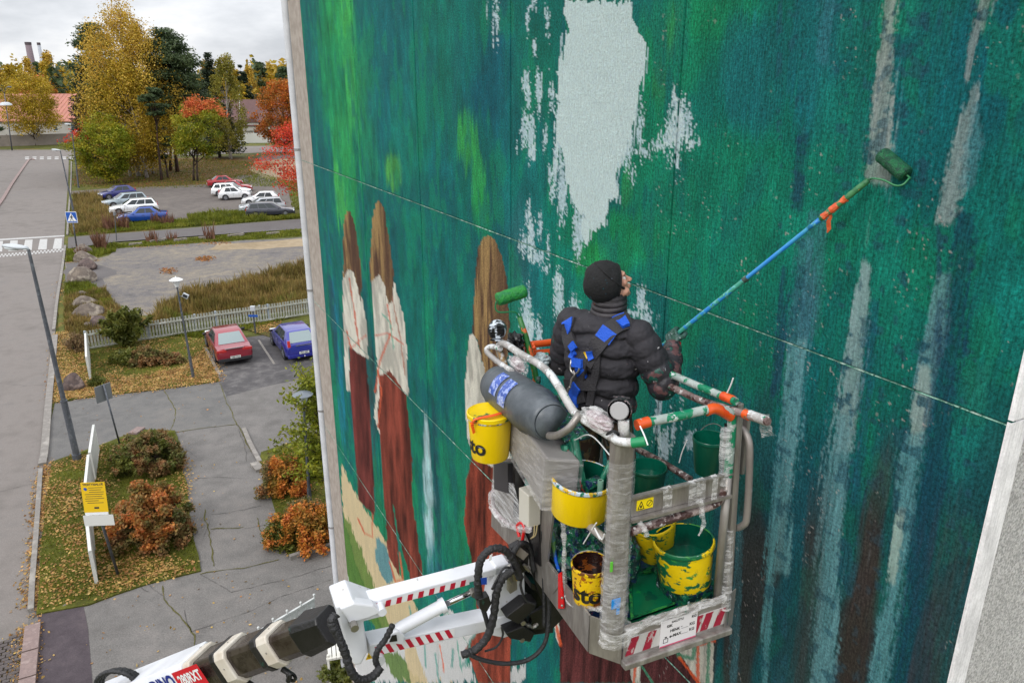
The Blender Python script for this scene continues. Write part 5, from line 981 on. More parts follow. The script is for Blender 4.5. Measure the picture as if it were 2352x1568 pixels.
def car(name, style, L, Wd, H, m, label, nose, tail, glass=None, group=None, plate=None, near=True, extra=None):
    """body lofted through stations, glasshouse, glass, wheels, lamps; x forward"""
    e = empty(name); hw = Wd / 2; gl = glass or M_GLASS; zb = H * .62 if style != 'wagon' else H * .61
    S = {'sedan': [(-1, .50, .90), (-.97, .62, .97), (-.80, .65, 1), (-.55, .655, 1), (.2, .64, 1), (.45, .61, .99), (.72, .56, .97), (.93, .48, .90), (1, .38, .78)],
         'hatch': [(-1, .56, .90), (-.96, .64, .97), (-.80, .66, 1), (-.5, .66, 1), (.2, .64, 1), (.5, .61, .99), (.75, .55, .97), (.93, .47, .90), (1, .36, .78)],
         'wagon': [(-1, .54, .92), (-.97, .62, .98), (-.80, .64, 1), (-.5, .64, 1), (.2, .63, 1), (.48, .60, .99), (.72, .56, .97), (.93, .48, .91), (1, .37, .80)]}[style]
    vs = []; n = 12
    for (x, zt, w) in S:
        y = hw * w; zt *= H; zl = .20 + (.06 if abs(x) > .9 else 0)
        prof = [(-y * .80, zl), (-y * .97, zl + .08), (-y, zl + .32), (-y * .985, zt - .12), (-y * .93, zt - .03), (-y * .6, zt + .012), (y * .6, zt + .012), (y * .93, zt - .03), (y * .985, zt - .12), (y, zl + .32), (y * .97, zl + .08), (y * .80, zl)]
        vs += [(x * L / 2, a, b) for a, b in prof]
    k = len(S); fs = [(i * n + j, i * n + (j + 1) % n, (i + 1) * n + (j + 1) % n, (i + 1) * n + j) for i in range(k - 1) for j in range(n)] + [tuple(range(n - 1, -1, -1)), tuple((k - 1) * n + j for j in range(n))]
    b = MB(); b.add(vs, fs); body = b.build('body', m, e, smooth=True, auto=35, fix=True)
    xr0, xr1, xf1, xf0 = {'sedan': (-.74, -.42, .10, .44), 'hatch': (-.95, -.66, .06, .48), 'wagon': (-.95, -.80, .08, .46)}[style]
    B = [xr0 * L / 2, xf0 * L / 2]; T = [xr1 * L / 2, xf1 * L / 2]; yb = hw * .93; yt = hw * .70; zt = H - .02
    c = MB(); c.add([(B[0], -yb, zb), (B[1], -yb, zb), (B[1], yb, zb), (B[0], yb, zb), (T[0], -yt, zt), (T[1], -yt, zt), (T[1], yt, zt), (T[0], yt, zt), ((T[0] + T[1]) / 2, -yt * .98, zt + .02), ((T[0] + T[1]) / 2, yt * .98, zt + .02)],
          [(0, 1, 5, 8, 4), (1, 2, 6, 5), (2, 3, 7, 9, 6), (3, 0, 4, 7), (4, 8, 9, 7), (8, 5, 6, 9)]); c.build('roof', m, e, bevel=.07, seg=3, smooth=True, fix=True)
    def panel(nm, p00, p10, p11, p01, mt, u0, u1, v0, v1, off=.012):
        P = [Vector(q) for q in (p00, p10, p11, p01)]; f = lambda u, v: P[0] * (1 - u) * (1 - v) + P[1] * u * (1 - v) + P[2] * u * v + P[3] * (1 - u) * v
        nrm = (P[1] - P[0]).cross(P[3] - P[0]).normalized(); cen = sum(P, Vector()) / 4; s = 1 if nrm.dot(cen - Vector((0, 0, 1))) > 0 else -1
        Q = [f(u0, v0), f(u1, v0), f(u1, v1), f(u0, v1)]; a = MB(); a.add([q + nrm * s * off for q in Q] + [q - nrm * s * .02 for q in Q], [(0, 1, 2, 3), (7, 6, 5, 4), (0, 4, 5, 1), (1, 5, 6, 2), (2, 6, 7, 3), (3, 7, 4, 0)]); return a.build(nm, mt, e, fix=True)
    panel('windscreen', (B[1], -yb, zb), (B[1], yb, zb), (T[1], yt, zt), (T[1], -yt, zt), gl, .07, .93, .08, .90)
    panel('rear_window', (B[0], -yb, zb), (B[0], yb, zb), (T[0], yt, zt), (T[0], -yt, zt), M_GLASS2 if near and extra else gl, .10, .90, .12, .90)
    cuts = {'sedan': (.16, .50, .86), 'hatch': (.20, .52, .88), 'wagon': (.05, .34, .62, .90)}[style]
    for s in (-1, 1):
        for i in range(len(cuts) - 1): panel('side_window', (B[0], s * yb, zb), (B[1], s * yb, zb), (T[1], s * yt, zt), (T[0], s * yt, zt), gl, cuts[i] + .012, cuts[i + 1] - .012, .10, .88)
        a = MB(); xm = B[1] - .22 * L / 2 * .5; a.ball((xm, s * (hw + .09), zb + .05), (.06, .11, .075), 10, 6); a.build('mirror', M_BLK if extra else m, e, smooth=True)
        for xw in (-.60, .61):
            x = xw * L / 2; w = MB(); w.lathe([(.20, -.10), (.30, -.10), (.315, -.07), (.315, .07), (.30, .10), (.20, .10)], (x, s * (hw - .085), .315), 20, M=Matrix.Rotation(R(90), 3, 'X'))
            wo_ = w.build('wheel', M_TYRE, e, smooth=True, auto=40); r = MB(); r.lathe([(.001, .105), (.06, .115), (.07, .10), (.19, .09), (.205, .10), (.215, .08)] if s < 0 else [(.001, -.105), (.06, -.115), (.07, -.10), (.19, -.09), (.205, -.10), (.215, -.08)], (x, s * (hw - .085), .315), 20, M=Matrix.Rotation(R(90), 3, 'X'))
            for q in range(5):
                a_ = q * 1.2566; dx, dz = math.cos(a_), math.sin(a_); yy = s * (hw + .025)
                r.beam((x + dx * .05, yy, .315 + dz * .05), (x + dx * .19, yy, .315 + dz * .19), .03, .012, up=(0, 1, 0))
            r.build('rim', M_RIM, wo_); a = MB(); a.cyl((x, s * (hw - .20), .33), (x, s * (hw + .004), .33), .37, 20); a.build('wheel_arch', M_BLK, e)
        zl = .46 * H * 1.0; a = MB()
        if style == 'hatch': a.box((-.955 * L / 2, s * hw * .80, .66 * H), (.10, .14, .34), M=Matrix.Rotation(R(14), 3, 'Y'))
        elif style == 'wagon': a.box((-.985 * L / 2, s * hw * .86, .56 * H), (.08, .15, .26))
        else: a.box((-.985 * L / 2, s * hw * .70, .55 * H), (.07, .46, .14))
        a.build('tail_light', M_LAMPR, e, bevel=.02)
        a = MB(); a.box((.955 * L / 2, s * hw * .70, .42 * H), (.12, .32, .13), M=Matrix.Rotation(R(-24), 3, 'Y')); a.build('headlight', M_LAMPW, e, bevel=.03)
        a = MB(); a.box((-.05 * L / 2, s * hw * .992, .52 * H), (.16, .03, .03)); a.build('door_handle', M_BLK if style == 'sedan' else m, e); a = MB(); a.box((-.42 * L / 2, s * hw * .992, .53 * H), (.16, .03, .03)); a.build('door_handle', M_BLK if style == 'sedan' else m, e)
        for xd in (.26, -.10, -.50):
            a = MB(); a.box((xd * L / 2, s * hw * .996, .42 * H), (.012, .012, .40)); a.build('door_gap', M_BLK, e)
    a = MB(); a.box((-.985 * L / 2, 0, .33), (.16, Wd * .93, .16), ch=.06); a.build('rear_bumper', M_BLK if extra == 'sedan' else m, e, bevel=.02)
    a = MB(); a.box((.965 * L / 2, 0, .33), (.18, Wd * .86, .20), ch=.07); a.build('front_bumper', m, e, bevel=.02)
    a = MB(); a.box((.985 * L / 2, 0, .50), (.08, Wd * .42, .12)); a.build('grille', M_BLK, e, bevel=.01)
    a = MB(); xp = -1.003 * L / 2 - .06; zp = .46 if extra == 'sedan' else .50; a.box((xp, 0, zp), (.02, .48, .115)); pl = a.build('number_plate', M_PLATE, e)
    if plate:
        a = MB(); put_text(a, plate, .11, (xp - .0125, 0, zp), (0, -1, 0), (0, 0, 1), xs=1.0, bold=.002); a.build('plate_lettering', M_INK, pl)
    if extra == 'sedan':
        a = MB(); a.box((-1.0 * L / 2 - .004, 0, .64 * H * .98), (.03, Wd * .52, .035)); a.build('trim_strip', M_CHR, e)
    if extra == 'hatch':
        a = MB(); a.box((-1.0 * L / 2 - .01, 0, .60 * H), (.03, Wd * .44, .03)); a.build('trim_strip', M_CHR, e)
        a = MB(); a.tube([(-L / 2, 0, .24), (-L / 2 - .12, 0, .26), (-L / 2 - .13, 0, .33)], .018, 8); a.ball((-L / 2 - .13, 0, .35), .026); a.build('tow_hook', M_CHR, e, smooth=True)
        for s in (-1, 1):
            a = MB(); a.box((-.952 * L / 2, s * hw * .80, .60 * H), (.105, .145, .10), M=Matrix.Rotation(R(14), 3, 'Y')); a.build('indicator', M_LAMPO, e)
    N_, T_ = nose, tail; d = (N_ - T_); d.z = 0; d.normalize(); mid = (N_ + T_) / 2
    if near != 'centre':
        p = Vector((-d.y, d.x, 0)); p = p if p.y > 0 else -p; mid = mid + p * hw * .9
    e.location = (mid.x, mid.y, (.0 if near == 'centre' else .06)); e.rotation_euler = (0, 0, math.atan2(d.y, d.x))
    tag(e, label, 'car', group); return e
P_NAVY = carpaint('paint_navy', srgb(24, 32, 110)); P_SILV = carpaint('paint_silver_blue', srgb(150, 164, 172)); P_WHT = carpaint('paint_white', srgb(226, 228, 230)); P_BLUE = carpaint('paint_blue', srgb(14, 66, 150))
P_RED = carpaint('paint_red', srgb(160, 26, 36)); P_SLV2 = carpaint('paint_silver', srgb(178, 184, 190)); P_DRK = carpaint('paint_graphite', srgb(52, 54, 66)); P_WINE = carpaint('paint_wine', srgb(136, 30, 48)); P_VIO = carpaint('paint_violet_blue', srgb(40, 44, 140))
P_WINE.node_tree.nodes['Principled BSDF'].inputs['Coat Roughness'].default_value = .08
CG = 'cars parked in the gravel lot'; g = lambda x, y: G(x, y, .06)
car('parked_car', 'hatch', 4.0, 1.72, 1.48, P_NAVY, 'dark navy hatchback farthest left in the gravel lot, nose to the street', g(227, 461), g(323, 452), group=CG)
car('parked_car', 'wagon', 4.6, 1.76, 1.48, P_SILV, 'pale blue grey estate car between the navy hatchback and the white estate', g(241, 480), g(343, 471), group=CG)
car('parked_car', 'wagon', 4.75, 1.80, 1.50, P_WHT, 'white estate car parked behind the bright blue saloon', g(246, 495), g(371, 487), group=CG)
car('parked_car', 'sedan', 4.6, 1.80, 1.50, P_BLUE, 'bright blue saloon nearest the path in the gravel lot', g(263, 516), g(392, 509), group=CG)
car('parked_car', 'sedan', 4.5, 1.76, 1.45, P_RED, 'red saloon parked farthest back beside the sandy patch', g(566, 427), g(472, 432), group=CG)
car('parked_car', 'sedan', 4.4, 1.74, 1.42, P_RED, 'second red car, mostly hidden behind the white estate', g(584, 440), g(492, 443), group=CG)
car('parked_car', 'wagon', 4.5, 1.76, 1.50, P_WHT, 'white estate car half hidden behind the small white hatchback', g(577, 450), g(481, 451), group=CG)
car('parked_car', 'hatch', 3.6, 1.66, 1.50, P_WHT, 'small white hatchback in front of the white estate car', g(580, 457), g(501, 461), group=CG)
car('parked_car', 'hatch', 4.2, 1.76, 1.46, P_WHT, 'white car mostly hidden behind the silver estate car', g(554, 473), g(645, 470), group=CG)
car('parked_car', 'wagon', 4.8, 1.82, 1.48, P_SLV2, 'silver estate car facing left, behind the dark grey estate', g(545, 491), g(662, 485), group=CG)
car('parked_car', 'wagon', 4.85, 1.78, 1.45, P_DRK, 'dark grey old estate car nearest the path on the right', g(682, 496), g(562, 501), group=CG)
dl = (G(594, 781) - G(636, 836)).normalized()
rc = G(543, 838); car('parked_car', 'sedan', 4.4, 1.72, 1.42, P_WINE, 'wine red saloon parked nose to the white picket fence', rc + dl * 4.35, rc, plate='HBF-953', near='centre', extra='sedan')
rc = G(700, 829); car('parked_car', 'hatch', 4.15, 1.70, 1.46, P_VIO, 'violet blue hatchback parked beside the wine red saloon', rc + dl * 4.1, rc, plate='PEY-587', near='centre', extra='hatch')

# ================================================================== street lamps, signs, fences
M_STEEL = mat('galvanised_steel', gc(128, 134, 142, .65), .5, metal=.45, cols=[gc(108, 112, 122, .6), gc(146, 152, 160, .65)], scale=5); M_LHEAD = mat('lamp_head', gc(206, 212, 218, .75), .4); M_LGLASS = mat('lamp_glass', srgb(206, 212, 216), .2, spec=.8)
def street_lamp(base, topp, label, hx=-1.0, r=.09, scale=1.0, group='tall street lamps along the road', zr=.1):
    h = topp.z - .1; e = empty('street_lamp', base); b = Vector((topp.x - base.x, topp.y - base.y, 0)); a = MB()
    a.tube([(0, 0, -.05), (0, 0, .25)], r * 1.5, 12); a.tube([(0, 0, .2), b * .30 + Vector((0, 0, h * .30))], [r * 1.12, r * 1.05], 12); a.build('lower_pole', M_STEEL, e, smooth=True, auto=50)
    a = MB(); a.tube([b * .3 + Vector((0, 0, h * .30)), b + Vector((0, 0, h))], [r * .85, r * .5], 12); a.tube([b * .3 + Vector((0, 0, h * .297)), b * .3 + Vector((0, 0, h * .303))], r * 1.2, 12); a.build('pole', M_STEEL, e, smooth=True, auto=50)
    d = Vector((hx, 0, 0)); T = b + Vector((0, 0, h)); a = MB(); M = Matrix.Rotation(-.12 * hx, 3, 'Y')
    a.ball(T + d * .42 * scale + Vector((0, 0, .09 * scale)), (.44 * scale, .15 * scale, .085 * scale), 16, 10, M=M); a.tube([T - Vector((0, 0, .05)), T + d * .06 + Vector((0, 0, .08)), T + d * .2 + Vector((0, 0, .09))], .05 * scale, 8); hd = a.build('lamp_head', M_LHEAD, e, smooth=True)
    a = MB(); a.ball(T + d * .55 * scale + Vector((0, 0, .045 * scale)), (.26 * scale, .13 * scale, .075 * scale), 16, 8, M=M)
    a.build('lamp_glass', M_LGLASS, hd, smooth=True)
    if scale > .9:
        a = MB()
        for i in range(9): a.box(T + d * (.62 + i * .026) + Vector((0, 0, .14 - i * .004)), (.008, .20 - i * .01, .035))
        a.build('cooling_fins', M_LHEAD, hd)
    tag(e, label, 'street lamp', group); return e
b0 = G(178, 1056); street_lamp(b0, at_fwd(64, 566, b0.y), 'nearest tall grey street lamp with its head over the road', r=.10)
b0 = G(181, 432); street_lamp(b0, at_fwd(163, 285, b0.y), 'tall street lamp beside the green maple', group='tall street lamps along the road')
b0 = G(172, 500); street_lamp(b0, at_fwd(138, 344, b0.y), 'street lamp in front of the zebra sign, its head above the far crossing', r=.09)
b0 = G(28, 346); e = empty('street_lamp', b0); h = at_fwd(10, 215, b0.y); a = MB(); a.tube([(0, 0, 0), (h.x - b0.x, 0, h.z)], [.13, .07], 10)
for s in (-1, 1): a.tube([(h.x - b0.x, 0, h.z - .1), (h.x - b0.x + s * .5, 0, h.z + 1.0), (h.x - b0.x + s * 1.0, 0, h.z + 1.3)], .05, 6); a.ball((h.x - b0.x + s * 1.3, 0, h.z + 1.25), (.55, .25, .16), 10, 6)
a.build('pole', M_STEEL, e, smooth=True); a = MB(); a.lathe([(.0, .55), (.6, .5), (1.1, .2), (1.2, -.1)], (h.x - b0.x - .2, 0, h.z - 2.2), 18); a.build('lamp_hood', M_LHEAD, e, smooth=True); tag(e, 'twin armed lamp mast with a round hood at the left picture edge', 'street lamp')
def park_lamp(base, top, label, cone, flood=False):
    e = empty('park_lamp', base); b = Vector((top.x - base.x, top.y - base.y, 0)); h = top.z; a = MB(); a.tube([(0, 0, -.05), b * .25 + Vector((0, 0, h * .22))], [.07, .066], 12); a.build('lower_pole', M_STEEL, e, smooth=True, auto=40)
    a = MB(); a.tube([b * .25 + Vector((0, 0, h * .22)), b + Vector((0, 0, h - .35))], [.05, .036], 10); a.build('pole', M_STEEL, e, smooth=True, auto=40)
    T = b + Vector((0, 0, h)); a = MB(); a.lathe([(.075, -.40), (.085, -.36), (.19, -.10), (.20, -.08)], T, 24, caps=True); a.build('lamp_glass', mat('opal_glass', srgb(232, 222, 196) if not cone else srgb(226, 228, 230), .3), e, smooth=True, auto=50)
    a = MB(); a.lathe([(.30, -.10), (.305, -.085), (.18, -.02), (.03, .02), (.0, .022)] if not cone else [(.29, -.10), (.295, -.085), (.15, .0), (.04, .03), (.0, .10)], T, 28, caps=False); a.build('lamp_shade', mat('shade_enamel', gc(120, 128, 138, .8), .35) if not cone else mat('shade_white', gc(226, 228, 230, .85), .4), e, smooth=True, auto=50)
    if flood:
        a = MB(); a.tube([b * .85 + Vector((0, 0, h - .85)), b * .85 + Vector((.22, -.05, h - .82))], .02, 6); f = MB(); f.box(b * .85 + Vector((.34, -.08, h - .80)), (.26, .10, .20), M=Matrix.Rotation(.5, 3, 'Y')); a.build('bracket', M_STEEL, e); fo = f.build('floodlight', M_LHEAD, e, bevel=.01)
        f = MB(); f.box(b * .85 + Vector((.335, -.135, h - .80)), (.20, .01, .14), M=Matrix.Rotation(.5, 3, 'Y')); f.build('floodlight_glass', M_GLASS, fo)
    tag(e, label, 'lamp post'); return e
b0 = G(444, 866, .05); park_lamp(b0, at_fwd(404, 641, b0.y), 'slim lamp post with a white cone hood and a small floodlight on the lawn', True, True)
b0 = G(713, 1180, .05); park_lamp(b0, at_fwd(695, 903, b0.y), 'slim lamp post with a flat grey mushroom shade beside the orange shrub', False)
# zebra crossing sign
M_SB = mat('sign_blue', srgb(24, 82, 168), .4); M_SW = mat('sign_white', srgb(226, 228, 230), .4); M_SK = mat('sign_black', srgb(26, 26, 30), .5); M_SY = mat('sign_yellow', srgb(222, 182, 22), .45); M_BACK = mat('sign_back', gc(150, 154, 158, .7), .5, metal=.4)
b0 = G(176, 566, .04); e = empty('crossing_sign', b0); tp = at_fwd(166, 500, b0.y); dx = tp.x - b0.x; a = MB(); a.tube([(0, 0, 0), (dx * 1.05, 0, tp.z + .2)], .06, 8); a.build('pole', M_STEEL, e, smooth=True)
a = MB(); s = .46; c = Vector((dx, -.09, tp.z)); a.box(c, (2 * s, .03, 2 * s)); sp = a.build('sign_plate', M_SW, e, bevel=.01)
a = MB(); a.box(c + Vector((0, -.018, 0)), (1.86 * s, .006, 1.86 * s)); a.build('sign_face', M_SB, sp)
a = MB(); a.add([c + Vector((-.40, -.024, -.34)), c + Vector((.40, -.024, -.34)), c + Vector((0, -.024, .36))], [(0, 1, 2)]); a.build('white_triangle', M_SW, sp)
a = MB(); q = lambda x, z: c + Vector((x, -.027, z))
a.ball(q(.02, .16), (.05, .008, .055), 10, 6)
for P_ in ([(-.06, .09), (.07, .09), (.05, -.08), (-.05, -.08)], [(-.05, -.08), (.0, -.08), (-.10, -.28), (-.16, -.28)], [(.0, -.08), (.05, -.08), (.15, -.28), (.09, -.28)], [(-.06, .09), (-.03, .05), (-.13, -.06), (-.16, -.03)], [(.07, .09), (.16, -.02), (.12, -.05), (.04, .05)]): a.add([q(*p) for p in P_], [(0, 1, 2, 3)])
for k in range(4): x = -.30 + k * .17; a.add([q(x, -.325), q(x + .09, -.325), q(x + .075, -.29), q(x - .0, -.29)], [(0, 1, 2, 3)])
a.build('walking_figure', M_SK, sp); tag(e, 'blue square zebra crossing sign with a black walking figure on a white triangle', 'traffic sign')
# slim post at the path and the sign seen edge-on by the drive
b0 = G(268, 553, .05); e = empty('marker_post', b0); tp = at_fwd(263, 488, b0.y); a = MB(); a.tube([(0, 0, 0), (tp.x - b0.x, 0, tp.z)], .035, 8); a.build('pole', M_STEEL, e); a = MB(); a.box((tp.x - b0.x, 0, tp.z - .15), (.12, .3, .3)); a.build('plate', M_BACK, e); tag(e, 'thin bare sign post beside the path in front of the blue saloon', 'post')
b0 = G(275, 1020, .05); e = empty('drive_sign', b0); tp = at_fwd(238, 885, b0.y); mp_ = at_fwd(247, 930, b0.y); a = MB(); a.tube([(0, 0, 0), (tp.x - b0.x, 0, tp.z)], .032, 10); a.build('pole', M_STEEL, e, smooth=True); dv = Vector(((tp.x + mp_.x) / 2 - b0.x, 0, (tp.z + mp_.z) / 2)); a = MB(); Mz = Matrix.Rotation(R(62), 3, 'Z'); a.box(dv + Vector((-.06, 0, .05)), (.64, .025, .64), M=Mz); a.build('sign_plate', M_BACK, e, bevel=.008); tag(e, 'traffic sign seen almost edge on beside the driveway entrance', 'traffic sign')
# yellow notice on a leaning grey post
b0 = G(271, 1318, .05); e = empty('notice_sign', b0); t1 = at_fwd(196, 1112, b0.y - .05); t2 = at_fwd(231, 1113, b0.y - .05); t3 = at_fwd(246, 1166, b0.y - .05); t4 = at_fwd(206, 1164, b0.y - .05); w = (t2 - t1).length; hh = (t1 - t4).length * 1.05
cc = (t1 + t2 + t3 + t4) / 4; pt = at_fwd(224, 1170, b0.y); a = MB(); a.tube([(0, 0, 0), (pt.x - b0.x, 0, pt.z), ((cc.x - b0.x), 0, cc.z + .2)], .038, 12); a.build('pole', M_STEEL, e, smooth=True)
def plate_at(c, w, h, mt, nm, parent, off=0.0, tilt=.10, yaw=.08):
    M = Matrix.Rotation(yaw, 3, 'Z') @ Matrix.Rotation(-tilt, 3, 'X'); a = MB(); a.box(Vector(c) + M @ Vector((0, -off, 0)), (w, .008, h), M=M); return a.build(nm, mt, parent), M
cl = cc - b0 + Vector((0, -.06, 0)); pl, M = plate_at(cl, .62, .86, M_SY, 'yellow_board', e)
a = MB(); R_ = lambda x, z, o=.006: Vector(cl) + M @ Vector((x, -o, z))
put_text(a, 'YKSITYISALUE', .085, R_(0, .37), M @ Vector((1, 0, 0)), M @ Vector((0, 0, 1)), bold=.003)
for i, (x0, x1) in enumerate([(-.12, .24), (-.12, .2), (-.12, .26), (-.24, .24), (-.22, .2), (-.25, .25), (-.24, .1), (-.2, .22)]):
    z = .27 - i * .062; a.add([R_(x0, z), R_(x1, z), R_(x1, z + .016), R_(x0, z + .016)], [(0, 1, 2, 3)])
a.box(R_(0.02, -.30), (.12, .004, .05), M=M); a.build('print', M_INK, pl); a = MB(); a.ball(R_(-.21, .24), (.05, .004, .05), 12, 6); a.build('round_emblem', M_SB, pl)
plate_at(cl + M @ Vector((0, 0, -.47)), .60, .07, M_SW, 'white_strip', e); plate_at(cl + M @ Vector((.03, 0, -.67)), .78, .32, mat('board_white', gc(222, 222, 218, .85), .6), 'blank_board', e, tilt=.02)
tag(e, 'yellow notice board above a blank white board on a leaning grey post', 'notice board')

# picket fence
M_PICK = mat('picket_paint', gc(206, 208, 202, .78), .7, cols=[gc(170, 172, 160, .75), gc(222, 222, 216, .8)], scale=3, bump=.2, bscale=20)
def picket_fence(pts, label, h=1.05, step=.155, w=.095):
    P = [G(*p) for p in pts]; e = empty('picket_fence', P[0]); tot = 0; pm = MB(); pm.box((0, 0, h / 2 + .06), (w, .022, h - .10), taper=1.0); pme = pm.mesh('picket'); pme.materials.append(M_PICK)
    for a_, b_ in zip(P[:-1], P[1:]):
        d = b_ - a_; L = d.length; d.normalize(); ang = math.atan2(d.y, d.x); n = int(L / step); nrm = Vector((d.y, -d.x, 0)); nrm = nrm if nrm.y < 0 else -nrm
        for i in range(n):
            o = bpy.data.objects.new('picket', pme); link(o); o.parent = e; q = a_ - P[0] + d * (i + .5) * step - nrm * .03; o.location = (q.x, q.y, random.uniform(-.01, .015)); o.rotation_euler = (random.uniform(-.012, .012), random.uniform(-.012, .012), ang)
        for z, th in ((h * .82, .085), (.16, .085)):
            r = MB(); r.beam(a_ - P[0] + Vector((0, 0, z)), b_ - P[0] + Vector((0, 0, z)), .045, th, up=(0, 0, 1)); r.build('rail', M_PICK, e)
        k = 0
        while k * 2.4 < L:
            q = a_ - P[0] + d * k * 2.4 - nrm * .10; r = MB(); r.box((q.x, q.y, h / 2), (.10, .10, h + .02), rz=ang); r.build('post', mat('post_paint', gc(176, 188, 200, .75), .6), e); k += 1
    tag(e, label, 'fence'); return e
picket_fence([(203, 806), (345, 782), (500, 757), (620, 740), (730, 722), (800, 712)], 'long white picket fence between the meadow and the parking court')
# mailbox post with blue sign in front of the fence
b0 = G(587, 765, .04); e = empty('heating_post', b0); a = MB(); a.box((0, 0, .65), (.07, .07, 1.3)); a.build('post', M_STEEL, e); a = MB(); a.box((0, 0, 1.42), (.26, .18, .26)); a.build('box', M_LHEAD, e, bevel=.01); a = MB(); a.box((0, -.08, 1.02), (.50, .03, .12)); a.build('blue_plate', M_SB, e); tag(e, 'small post with a white box and a blue plate at the picket fence', 'socket post')
# white slatted panels seen end-on: two short stretches along the lawns
M_PANEL = mat('panel_paint', gc(226, 226, 222, .85), .6, cols=[gc(206, 208, 202, .8)], scale=2)
def end_panel(A, B, h, label, npk=12, zt=0.0):
    e = empty('fence_panel', A); d = B - A; L = d.length; d.normalize(); ang = math.atan2(d.y, d.x); n = Vector((-d.y, d.x, 0))
    for s in (0, 1):
        a = MB(); a.box((d.x * L * s, d.y * L * s, h / 2), (.10, .09, h + .04), rz=ang); a.build('post', M_PANEL, e)
    for z in (.12, h * .45, h * .85):
        a = MB(); a.beam(Vector((0, 0, z)) , d * L + Vector((0, 0, z)), .03, .10, up=(0, 0, 1)); a.build('rail', M_PANEL, e)
    pm = MB(); pm.box((0, 0, h / 2 + .03), (L / npk * .82, .022, h), taper=1); me = pm.mesh('slat'); me.materials.append(M_PANEL)
    for i in range(npk):
        for s in (-1, 1):
            o = bpy.data.objects.new('slat', me); link(o); o.parent = e; q = d * (i + .5) * L / npk + n * s * .032; o.location = (q.x, q.y, random.uniform(0, .012)); o.rotation_euler = (0, 0, ang)
    a = MB(); a.box((d.x * L / 2, d.y * L / 2, h + .045), (L + .1, .08, .03), rz=ang); a.build('cap_rail', M_PANEL, e)
    tag(e, label, 'fence'); return e
A, B = G(205, 815), G(208, 872); end_panel(A, B, 1.1, 'short white slatted fence seen end on, beside the lone boulder', 12)
F0 = [(207, 1108), (213, 1068), (209, 1150), (219, 1230), (222, 1335)]
A = G(215, 1108, .04); B = G(208, 1190, .04); end_panel(A, B, 1.0, 'white slatted fence panel farthest from the wall, behind the lamp foot', 14)
A = G(226, 1035, .04); B = G(218, 1100, .04); end_panel(A, B, 1.0, 'small white slatted fence panel closest to the driveway crossing', 12)
A = G(210, 1196, .04); B = G(216, 1262, .04); end_panel(A, B, .85, 'middle white slatted fence panel hidden behind the yellow notice board', 12)
A = G(214, 1268, .04); B = G(222, 1338, .04); end_panel(A, B, 1.0, 'white slatted fence panel nearest the driveway, end on', 13)

# white plastic barrier and slatted gate by the building foot
M_PLAST = mat('barrier_plastic', gc(222, 224, 224, .85), .45, cols=[gc(206, 208, 206, .8)], scale=4)
A = G(560, 1470, .95); B = G(722, 1374, .95); A.z = B.z = 0; e = empty('plastic_barrier', A); d = B - A; L = d.length; d.normalize(); ang = math.atan2(d.y, d.x); hB = .95
a = MB(); a.beam(Vector((0, 0, hB)), d * L + Vector((0, 0, hB)), .05, .06, up=(0, 0, 1)); a.beam(Vector((0, 0, .15)), d * L + Vector((0, 0, .15)), .04, .05, up=(0, 0, 1)); a.build('frame', M_PLAST, e)
for i in range(8):
    a = MB(); q = d * L * (i + .5) / 8; a.box((q.x, q.y, hB * .57), (L / 8 * .94, .035, hB * .78), rz=ang); a.build('panel', M_PLAST, e, bevel=.01)
    a = MB()
    for z in (.3, .5, .7): a.ball(Vector((q.x, q.y, z)) + Vector((d.y, -d.x, 0)) * .02, (.05, .03, .07), 8, 6)
    a.build('dimple', M_PLAST, e, smooth=True)
for i in range(6):
    q = d * L * i / 5; a = MB(); a.cyl((q.x, q.y, hB), (q.x, q.y, hB + .09), .018, 8); a.ball((q.x, q.y, hB + .11), .035, 8, 6); a.build('peg', M_PLAST, e, smooth=True)
tag(e, 'white plastic pedestrian barrier standing on the asphalt under the boom', 'barrier')
A = G(756, 1500); B = G(812, 1640); e = empty('slatted_gate', A); M_GATE = mat('gate_paint', gc(228, 226, 218, .85), .6)
X = Vector((.45, .12, 0)).normalized(); Y = Vector((.25, -.93, .0)).normalized()
for i in range(6): a = MB(); c = Y * .05 + X * (.04 + i * .095) + Vector((0, 0, .95)); a.beam(c, c + Y * 1.15 + Vector((0, 0, -.1)), .075, .02, up=(0, 0, 1)); a.build('slat', M_GATE, e)
for z in (0, .0):
    pass
a = MB(); a.beam(Vector((0, 0, .92)) - X * .04, X * .62 + Vector((0, 0, .92)), .06, .05, up=(0, 0, 1)); a.build('crossbar', M_GATE, e)
a = MB(); a.beam(Vector((0, 0, .82)) - X * .04 + Y * 1.15, X * .62 + Vector((0, 0, .82)) + Y * 1.15, .06, .05, up=(0, 0, 1)); a.build('crossbar', M_GATE, e)
for s in (0, 1):
    for t_ in (0.02, 1.13): a = MB(); q = X * .58 * s + Y * t_; a.beam(q, q + Vector((0, 0, .92)), .05, .05); a.build('leg', M_GATE, e)
tag(e, 'white slatted wooden bench top at the foot of the gable', 'bench')
shrub(800, 1560, .9, 1.4, .7, LS_GRN, 'green plants at the foot of the gable beside the slatted bench', 2500, leaf=.07, nc=40, seed=44)

